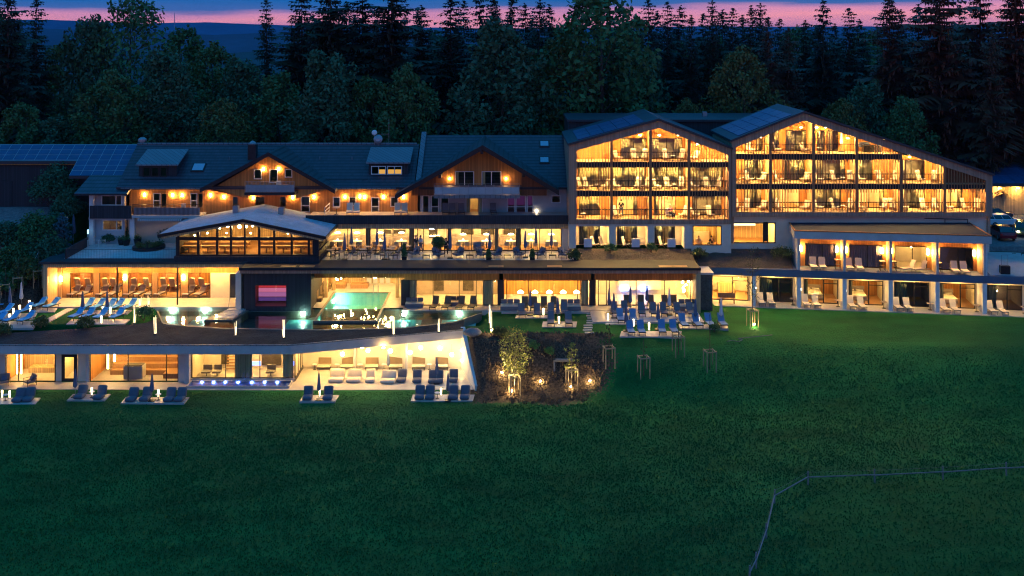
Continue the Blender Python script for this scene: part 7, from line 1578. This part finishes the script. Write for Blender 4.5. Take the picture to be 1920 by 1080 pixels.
for k, (q, y_, h, w, nm) in enumerate([(77, 613, 1.1, 1.6, 'small bush at the front of the left lawn'), (160, 616, 1.2, 1.7, 'small bush before the large lounger pad'), (270, 600, 1.6, 2.2, 'spiky grass clump at the pond corner'), (2, 628, 1.0, 2.0, 'ochre bush at the left end of the planted roof')]):
    s_ = shrub(60+k, h, w, 2 if k != 2 else 0, nm, n=14, cards=60, leaf=.10); s_.location = on(q, y_, LAWN-.05)
for k, (q, y_, nm) in enumerate([(930, 630, 'first yellow lit shrub at the top of the bank'), (945, 632, 'second yellow lit shrub at the top of the bank'), (1000, 655, 'dark shrub on the mulch behind the larger lit tree'), (1030, 668, 'dark shrub on the mulch left of the culvert'), (1340, 622, 'low shrub below the rightmost pad')]):
    at_ground(shrub(70+k, .9, 1.1, 2 if k < 2 else 0, nm, n=12, cards=50, leaf=.08), q, y_)
for k, (q, y_, z, h, w, nm) in enumerate([(1145, 463, 8.85, .9, 1.3, 'round shrub on the planted roof at the first white terrace'), (1221, 463, 8.85, 1.0, 1.3, 'round shrub on the planted roof at the second white terrace'), (1310, 478, 8.3, .9, 1.6, 'olive shrub at the corner of the brown planted roof'), (1465, 470, 8.4, .8, 2.6, 'spreading lit shrub before the annex end wall'), (1075, 475, 8.2, 1.2, 1.5, 'shrub at the end of the cafe terrace')]):
    s_ = shrub(80+k, h, w, 2 if k > 1 else 0, nm, n=14, cards=60, leaf=.09); s_.location = (X(q, 1920*(ZC-z)/(y_-62)) if 0 else X(q, 107), 107 if k < 4 else 105.6, z-.1)
pt = thing('potted_shrub', 'big round clipped shrub in a tall pot on the cafe terrace', 'plant', on(822, 480, TZ)); MB().lathe([(.22, 0), (.32, .7), (.34, .72)], (0,0,0), 10).build('pot', M['navy'], pt, world=False); vs = []; fs = []; rnd = random.Random(3); leaf_cards(rnd, vs, fs, Vector((0,0,1.45)), 1400, .72, .10, .75); mesh_obj('foliage', vs, fs, LEAF[0], pt)
for q, y_, h, nm in ((758, 487, 1.35, 'dark clipped cone shrub between cafe tables and armchairs'), (916, 488, .8, 'slim planter shrub at the terrace railing by the second armchairs'), (998, 488, .8, 'slim planter shrub at the terrace railing by the third armchairs'), (1080, 489, .9, 'clipped shrub at the right end of the terrace railing')):
    t = thing('planter_shrub', nm, 'plant', on(q, y_, TZ)); MB().box(-.25, .25, -.2, .2, 0, .35).build('planter', M['dark'], t, world=False); vs = []; fs = []
    for j in range(6): leaf_cards(rnd, vs, fs, Vector((0, 0, .4+h*j/6)), 140, .34*(1-j/9), .08, .9)
    mesh_obj('foliage', vs, fs, LEAF[0], t)
# courtyard
CZ = ztop_+.03
for k, (q, y_, h, w, lm, nm) in enumerate([(178, 452, 1.6, 1.6, 0, 'light green shrub at the porch of the courtyard'), (240, 451, 2.0, 2.6, 1, 'dark mugo pine in the courtyard, left one'), (262, 450, 2.1, 2.2, 1, 'dark mugo pine in the courtyard, right one'), (205, 456, 1.2, 1.8, 1, 'low dark shrub before the porch window'), (310, 452, 1.6, 2, 1, 'dark shrub beside the pavilion corner')]):
    s_ = shrub(90+k, h, w, lm, nm, n=22, cards=80, leaf=.11); s_.location = on(q, y_, CZ)
cp = thing('raised_bed', 'low round raised bed with yellowish plants in the gravel courtyard', 'planter', on(279, 466, CZ)); MB().lathe([(1.7, 0), (1.7, .3), (1.5, .32)], (0,0,0), 18).build('edging', M['black'], cp, world=False); vs = []; fs = []
for j in range(16): leaf_cards(rnd, vs, fs, Vector((rnd.uniform(-1.2, 1.2), rnd.uniform(-1, 1), .45)), 60, .35, .09, .6)
mesh_obj('foliage', vs, fs, LEAF[2], cp)
for q, y_, nm in ((228, 459, 'dark flower pot before the mugo pines, left'), (237, 460, 'dark flower pot before the mugo pines, middle'), (258, 458, 'dark flower pot before the mugo pines, right')):
    t = thing('flower_pot', nm, 'pot', on(q, y_, CZ)); MB().lathe([(.3, 0), (.42, .55), (.44, .6), (.38, .6)], (0,0,0), 12).build('pot', M['black'], t, world=False); vs = []; fs = []; leaf_cards(rnd, vs, fs, Vector((0,0,.75)), 120, .4, .09, .7); mesh_obj('foliage', vs, fs, LEAF[0], t)
t = thing('clothes_rack', 'white tubular rack by the courtyard parapet', 'rack', on(181, 464, CZ)); b = MB()
for x in (-.9, -.3, .3, .9): b.path([(x, -.2, 0), (x, -.2, .8), (x, .2, .8), (x, .2, 0)], .025, 5)
b.box(-.9, .9, -.02, .02, .78, .82); b.build('frame', M['white'], t, world=False)
put(navy_u, (X(138, 113.5), 113.5, 8.2), 0, 'closed pale blue parasol beside the conifer at the porch', 'closed parasols', 1.3)
t = thing('garden_stair', 'steep outdoor stair with white railing left of the courtyard', 'stairs', (-48.3, 109.6, 6.9)); b = MB()
for k in range(12): b.box(-1.3-.05*k, -.05-.05*k+.0, -3+k*.5, -2.5+k*.5, -.4, .35+k*.28)
b.build('flight', M['concrete'], t, world=False); b = MB()
for x in (-1.3, -.1): 
    b.path([(x, -3, 1.3), (x-.5, 3, 4.5)], .03); b.path([(x, -3, .9), (x-.5, 3, 4.1)], .02)
    for k in range(7): b.tube((x-.5*k/6, -3+k, .3+k*.53), (x-.5*k/6, -3+k, 1.35+k*.53), .025, n=5)
b.build('handrail', M['white'], t, world=False)
bs = spruce(55, 5.5, 3.4, 2, .02, 'small blue spruce beside the outdoor stair', 16, 'blue_spruce', 1.4); bs.location = (X(113, 110), 110.5, 6.5)
t = thing('lamp_post', 'slim white post with a small cool light at the porch corner', 'lamp', (X(165, 111.5), 111.5, 8.3)); MB().tube((0,0,0), (0,0,1.9), .05, n=6).build('post', M['white'], t, world=False); MB().box(-.06, .06, -.06, .06, 1.45, 1.9).build('lens', emit('cool_post_lamp', (.4, .8, 1), 2.5), t, world=False)
# sat dish and mast
t = thing('satellite_dish', 'round satellite dish on the ridge of the old house', 'satellite dish', (X(709, 118.2), 118.2, zr+.0)); MB().tube((0,0,-.3), (0,0,.6), .04, n=6).build('mount', M['steel'], t, world=False)
o = MB().lathe([(.06, .10), (.35, .04), (.52, -.06), (.50, -.04), (.3, .07)], (0,0,0), 16).build('dish', M['steel'], t, world=False); o.location = (0, -.12, .62); o.rotation_euler = (R(75), 0, 0)
t = thing('satellite_dish', 'smaller white dish on an arm above the round satellite dish', 'satellite dish', (X(702, 118.2), 118.25, zr+.35)); MB().tube((0,0,-.6), (0,0,.95), .03, n=6).build('mount', M['steel'], t, world=False); o = MB().lathe([(.04, .07), (.24, .02), (.32, -.05), (.2, .05)], (0,0,0), 14).build('dish', M['white'], t, world=False); o.location = (0, -.1, 1.0); o.rotation_euler = (R(75), 0, 0)
t = thing('antenna_mast', 'thin aerial mast on the roof ridge right of the dishes', 'antenna', (X(729, 118.2), 118.3, zr)); b = MB(); b.tube((0,0,-.2), (0,0,2.9), .02, n=5).tube((-1.1,0,1.15), (0,0,1.15), .015, n=4); b.build('mast', M['steel'], t, world=False)
t = thing('radio_mast', 'thin radio mast on the far ridge against the pink sky', 'mast', (X(327, 8800), 8800, Z(42, 8800)-60)); MB().tube((0,0,0), (0,0,60+18*8800/1920), 4, 2.5, 5).build('mast', M['steel'], t, world=False)
# ------------------------------------------------------------------ car park: shed, cars
sh = thing('car_shed', 'timber shed with solar roof and lit yellow wall at the car park', 'shed', (X(1900, 134), 134, 8)); y0 = 132; xa_, xb_ = X(1846, y0), X(1990, y0)
MB().box(xa_, xb_, y0, y0+8, 8, Z(346, y0)).build('wall', M['timber_pale'], sh); b = MB(); b.prism_x([(y0-1.2, Z(350, y0-1.2)), (y0+9, Z(350, y0-1.2)+2.6), (y0+9, Z(350, y0-1.2)+2.9), (y0-1.2, Z(350, y0-1.2)+.3)], xa_-.5, xb_); r9 = b.build('roof', M['panelroof'], sh); ORG[r9.name] = ORG[sh.name]
b = MB(); zz0 = Z(350, y0-1.2)+.3
for i in range(8):
    for j in range(4): 
        u0, u1 = y0-.9+j*2.3, y0-.9+j*2.3+2.2; b.hexa([(xa_+i*1.25, u0, zz0+(u0-y0+1.2)*.255), (xa_+i*1.25+1.2, u0, zz0+(u0-y0+1.2)*.255), (xa_+i*1.25+1.2, u1, zz0+(u1-y0+1.2)*.255), (xa_+i*1.25, u1, zz0+(u1-y0+1.2)*.255)], [(xa_+i*1.25, u0, zz0+.08+(u0-y0+1.2)*.255), (xa_+i*1.25+1.2, u0, zz0+.08+(u0-y0+1.2)*.255), (xa_+i*1.25+1.2, u1, zz0+.08+(u1-y0+1.2)*.255), (xa_+i*1.25, u1, zz0+.08+(u1-y0+1.2)*.255)])
b.build('solar_panels', M['pv'], r9)
for q in (1870, 1905): MB().lathe([(.15, 0), (.15, .08)], (X(q, y0), y0-.6, Z(352, y0)), 8).build('eave_lamp', M['L_room'], sh)
def make_car(paint, label, loc, rz, estate=True):
    t = thing('parked_car', label, 'car', loc, rz); m_ = vary('car_paint_'+str(len(bpy.data.materials)), paint, .25, 2, .05, 30, 0, spec=.6)
    prof = [(-2.2, .35), (2.15, .35), (2.22, .6), (2.15, .82), (1.15, .98), (-2.15, 1.0), (-2.28, .7)]
    b = MB(); b.prism_y(prof, -.88, .88); b.build('body', m_, t, world=False, bevel=.06)
    cab = [(1.1, .96), (.35, 1.44), (-1.6 if estate else -1.0, 1.46), (-2.1 if estate else -1.9, 1.0)]
    n = len(cab); i = 0; b = MB(); lo = [(x, -.8 if z < 1.1 else -.62, z) for x, z in cab]; hi_ = [(x, .8 if z < 1.1 else .62, z) for x, z in cab]; k0 = b.pts(lo+hi_); b.face(*range(k0, k0+n)); b.face(*[k0+2*n-1-k for k in range(n)])
    for k in range(n): j = (k+1) % n; b.face(k0+k, k0+n+k, k0+n+j, k0+j)
    b.build('windows', M['carglass'], t, world=False); b = MB(); b.hexa([(.38, -.63, 1.43), (.38, .63, 1.43), (-1.62 if estate else -1.02, .63, 1.45), (-1.62 if estate else -1.02, -.63, 1.45)][::-1], [(.3, -.58, 1.49), (.3, .58, 1.49), (-1.55 if estate else -.95, .58, 1.5), (-1.55 if estate else -.95, -.58, 1.5)][::-1])
    for x in (.75, -.35, -1.35):
        for s in (-1, 1): b.tube((x+.0, s*.81, .97), (x-.2 if x < .5 else x-.4, s*.635, 1.45), .035, n=4)
    b.build('roof', m_, t, world=False)
    for x in (1.4, -1.4):
        for s in (-1, 1):
            w = MB(); w.tube((x, s*.70, .33), (x, s*.90, .33), .33, n=14).build('wheel', M['black'], t, world=False); MB().tube((x, s*.90, .33), (x, s*.915, .33), .2, n=10).build('rim', M['steel'], t, world=False)
    for s in (-1, 1): MB().box(2.17, 2.24, s*.78-.15, s*.78+.15, .62, .76).build('headlight', M['white'], t, world=False); MB().box(-2.27, -2.19, s*.76-.12, s*.76+.12, .68, .86).build('taillight', vary('tail_red', (.35, .01, .01), .3, 3, .1, 20, 0), t, world=False)
    return t
cz = BACK
make_car((.68, .68, .7), 'white estate car parked side on beside the timber wing', on(1880, 424, cz), .05)
make_car((.20, .012, .02), 'dark red hatchback seen from behind in front of the white car', on(1878, 446, cz), 1.45, False)
make_car((.02, .03, .04), 'dark car half hidden behind the white estate', on(1862, 411, cz), .2)
gc = make_car((.09, .12, .06), 'olive green car with its lamps on at the right edge', on(1919, 440, cz), -2.0); 
for s in (-1, 1): MB().box(2.25, 2.30, s*.6-.12, s*.6+.12, .60, .78).build('lit_headlight', emit('headlamp', (1, .85, .5), 25), gc, world=False)
make_car((.62, .48, .01), 'yellow car under the shed roof at the right edge', on(1916, 392, cz), .3, False)
# ------------------------------------------------------------------ people
def person(label, loc, rz, shirt, pants, joints, hair=(.05, .03, .02)):
    t = thing('person', label, 'person', loc, rz)
    def skin(name, pts, edges, rad, mat, root=0):
        me = bpy.data.meshes.new(name); me.from_pydata(pts, edges, []); o = bpy.data.objects.new(name, me); COL.objects.link(o); o.parent = t
        me.materials.append(mat); md = o.modifiers.new('skin', 'SKIN'); ss = o.modifiers.new('sub', 'SUBSURF'); ss.levels = ss.render_levels = 1
        sv = me.skin_vertices[0].data if me.skin_vertices else None
        if sv is None: return o
        for k, r_ in enumerate(rad): sv[k].radius = (r_, r_)
        sv[root].use_root = True; return o
    j = joints
    P = [j['pelvis'], j['chest'], j['neck'], j['head'], j['crown'], j['lsh'], j['lel'], j['lha'], j['rsh'], j['rel'], j['rha'], j['lhip'], j['lkn'], j['lan'], j['lto'], j['rhip'], j['rkn'], j['ran'], j['rto']]
    E = [(0,1),(1,2),(2,3),(3,4),(1,5),(5,6),(6,7),(1,8),(8,9),(9,10),(0,11),(11,12),(12,13),(13,14),(0,15),(15,16),(16,17),(17,18)]
    Rr = [.14,.15,.06,.095,.08,.07,.045,.035,.07,.045,.035,.10,.065,.045,.04,.10,.065,.045,.04]
    def mk(name, idx, grow, mat, root):
        mp_ = {k: i for i, k in enumerate(idx)}; ee = [(mp_[a], mp_[c]) for a, c in E if a in mp_ and c in mp_]
        me = bpy.data.meshes.new(name); me.from_pydata([P[k] for k in idx], ee, []); o = bpy.data.objects.new(name, me); COL.objects.link(o); o.parent = t; me.materials.append(mat)
        o.modifiers.new('skin', 'SKIN'); s_ = o.modifiers.new('sub', 'SUBSURF'); s_.levels = s_.render_levels = 1
        if not me.skin_vertices:
            bpy.context.view_layer.objects.active = o; bpy.ops.mesh.customdata_skin_add()
        for k in range(len(idx)): me.skin_vertices[0].data[k].radius = (Rr[idx[k]]+grow, Rr[idx[k]]+grow)
        me.skin_vertices[0].data[mp_[root]].use_root = True; return o
    mk('body', list(range(19)), 0, M['skin'], 0); mk('shirt', [0,1,5,6,8,9], .022, shirt, 1); mk('trousers', [0,11,12,13,15,16,17], .02, pants, 0)
    h = Vector(j['crown']); MB().ball((h.x, h.y+.01, h.z+.01), .115, 8, 6, .95).build('hair', vary('hair_'+str(len(bpy.data.materials)), hair, .7, 5, .2, 30, 0), t, world=False)
    return t
def standing(lean=0, armL=0, armR=0): return dict(pelvis=(0,0,.95), chest=(0,.0,1.32), neck=(0,0,1.52), head=(0,-.02,1.62), crown=(0,-.02,1.72), lsh=(-.2,0,1.42), lel=(-.27,.02-.1*armL,1.14), lha=(-.2-.05*(1-armL),-.32*armL,.9+.25*armL), rsh=(.2,0,1.42), rel=(.27,.02-.1*armR,1.14), rha=(.2+.05*(1-armR),-.32*armR,.9+.25*armR), lhip=(-.1,0,.9), lkn=(-.11,-.03,.5), lan=(-.12,.03,.08), lto=(-.13,-.14,.04), rhip=(.1,0,.9), rkn=(.13+lean,-.02,.5), ran=(.17+lean*1.6,.05,.08), rto=(.2+lean*1.6,-.12,.04))
def sitting(): return dict(pelvis=(0,.1,.52), chest=(0,.14,.86), neck=(0,.13,1.06), head=(0,.10,1.16), crown=(0,.09,1.26), lsh=(-.2,.13,.97), lel=(-.27,-.02,.74), lha=(-.16,-.26,.7), rsh=(.2,.13,.97), rel=(.27,-.02,.74), rha=(.16,-.26,.7), lhip=(-.1,.02,.5), lkn=(-.12,-.38,.48), lan=(-.12,-.36,.08), lto=(-.12,-.5,.04), rhip=(.1,.02,.5), rkn=(.12,-.38,.48), ran=(.12,-.36,.08), rto=(.12,-.5,.04))
dk = vary('dark_clothes', (.02, .022, .03), .9, 4, .2, 40, 0); wt = vary('white_shirt', (.6, .58, .55), .9, 4, .1, 40, 0); pk = vary('pink_shirt', (.65, .16, .28), .9, 4, .1, 40, 0); be = vary('beige_trousers', (.35, .28, .2), .9, 4, .1, 40, 0); jn = vary('blue_jeans', (.05, .07, .13), .9, 4, .2, 40, 0)
def onT(q, y_): return on(q, y_, TZ+.0)
person('person in a dark top and pale trousers standing at the dining hall door', onT(780, 473), .9, dk, be, standing(.02, .2, .6), (.3, .2, .1))
person('person with a white shirt front and dark jeans standing beside the door', onT(789, 473), -.7, wt, jn, standing(.06, .9, .9))
person('person in dark clothes standing beside the round potted shrub', onT(836, 478), .2, dk, dk, standing(.02, .3, .2))
person('person standing at the glass of the second lowest balcony', (X(1165, 109.6), 109.7, mrows[2]+.005), 2.8, dk, jn, standing(.03, .4, .5))
person('person in a pink top sitting on the third lowest balcony', (X(1258, 109), 109, mrows[2]+.0), .6, pk, dk, sitting(), (.25, .2, .16))
put(tw, (X(1258, 109), 109.12, mrows[2]+.005), 3.7, 'chair under the person in the pink top', 'balcony chairs', .95)
person('person with dark hair sitting left in the restaurant window', (X(1311, 109.5), 109.6, zg-.28), 2.6, wt, dk, sitting()); person('person in dark clothes sitting right in the restaurant window', (X(1333, 109.5), 109.6, zg-.28), -2.6, dk, dk, sitting())
for q, rz, nm in ((1311, 2.6, 'left'), (1333, -2.6, 'right')): put(dc, (X(q, 109.5), 109.68, zg-.29), rz+3.14, 'chair under the %s sitting guest in the restaurant window' % nm, 'restaurant chairs')
t = thing('draped_chair', 'dark coat draped over a white chair on the first lowest balcony', 'chair', (X(1093, 109), 109.1, mrows[2]+.005), 1.0); MB().box(-.25, .25, -.25, .25, .4, .46).build('seat', M['white'], t, world=False); MB().prism_x([(.2, .2), (.34, .2), (.40, .95), (.22, .98)], -.3, .3).build('coat', M['black'], t, world=False, bevel=.04); [MB().tube((x, y, 0), (x, y, .4), .02, n=5).build('leg', M['wood'], t, world=False) for x in (-.2, .2) for y in (-.2, .2)]
# every prototype that was never placed would stand at the origin: none may remain
for o in list(SC.objects):
    if o.parent is None and o.type == 'EMPTY' and o.get('label') == '': print('UNPLACED', o.name)

# ------------------------------------------------------------------ evening haze
hm = bpy.data.materials.new('evening_haze'); hm.use_nodes = True; nt = hm.node_tree; nt.nodes.clear(); ho_ = nt.nodes.new('ShaderNodeOutputMaterial'); hv = nt.nodes.new('ShaderNodeVolumePrincipled'); hv.inputs['Color'].default_value = (.15, .5, 1, 1); hv.inputs['Density'].default_value = 4e-5; nt.links.new(hv.outputs[0], ho_.inputs['Volume'])
hz = MB().box(-12000, 12000, -100, 16000, -140, 260).build('haze', hm); tag(hz, 'thin blue evening haze over the far wooded hills', 'haze', kind='stuff')
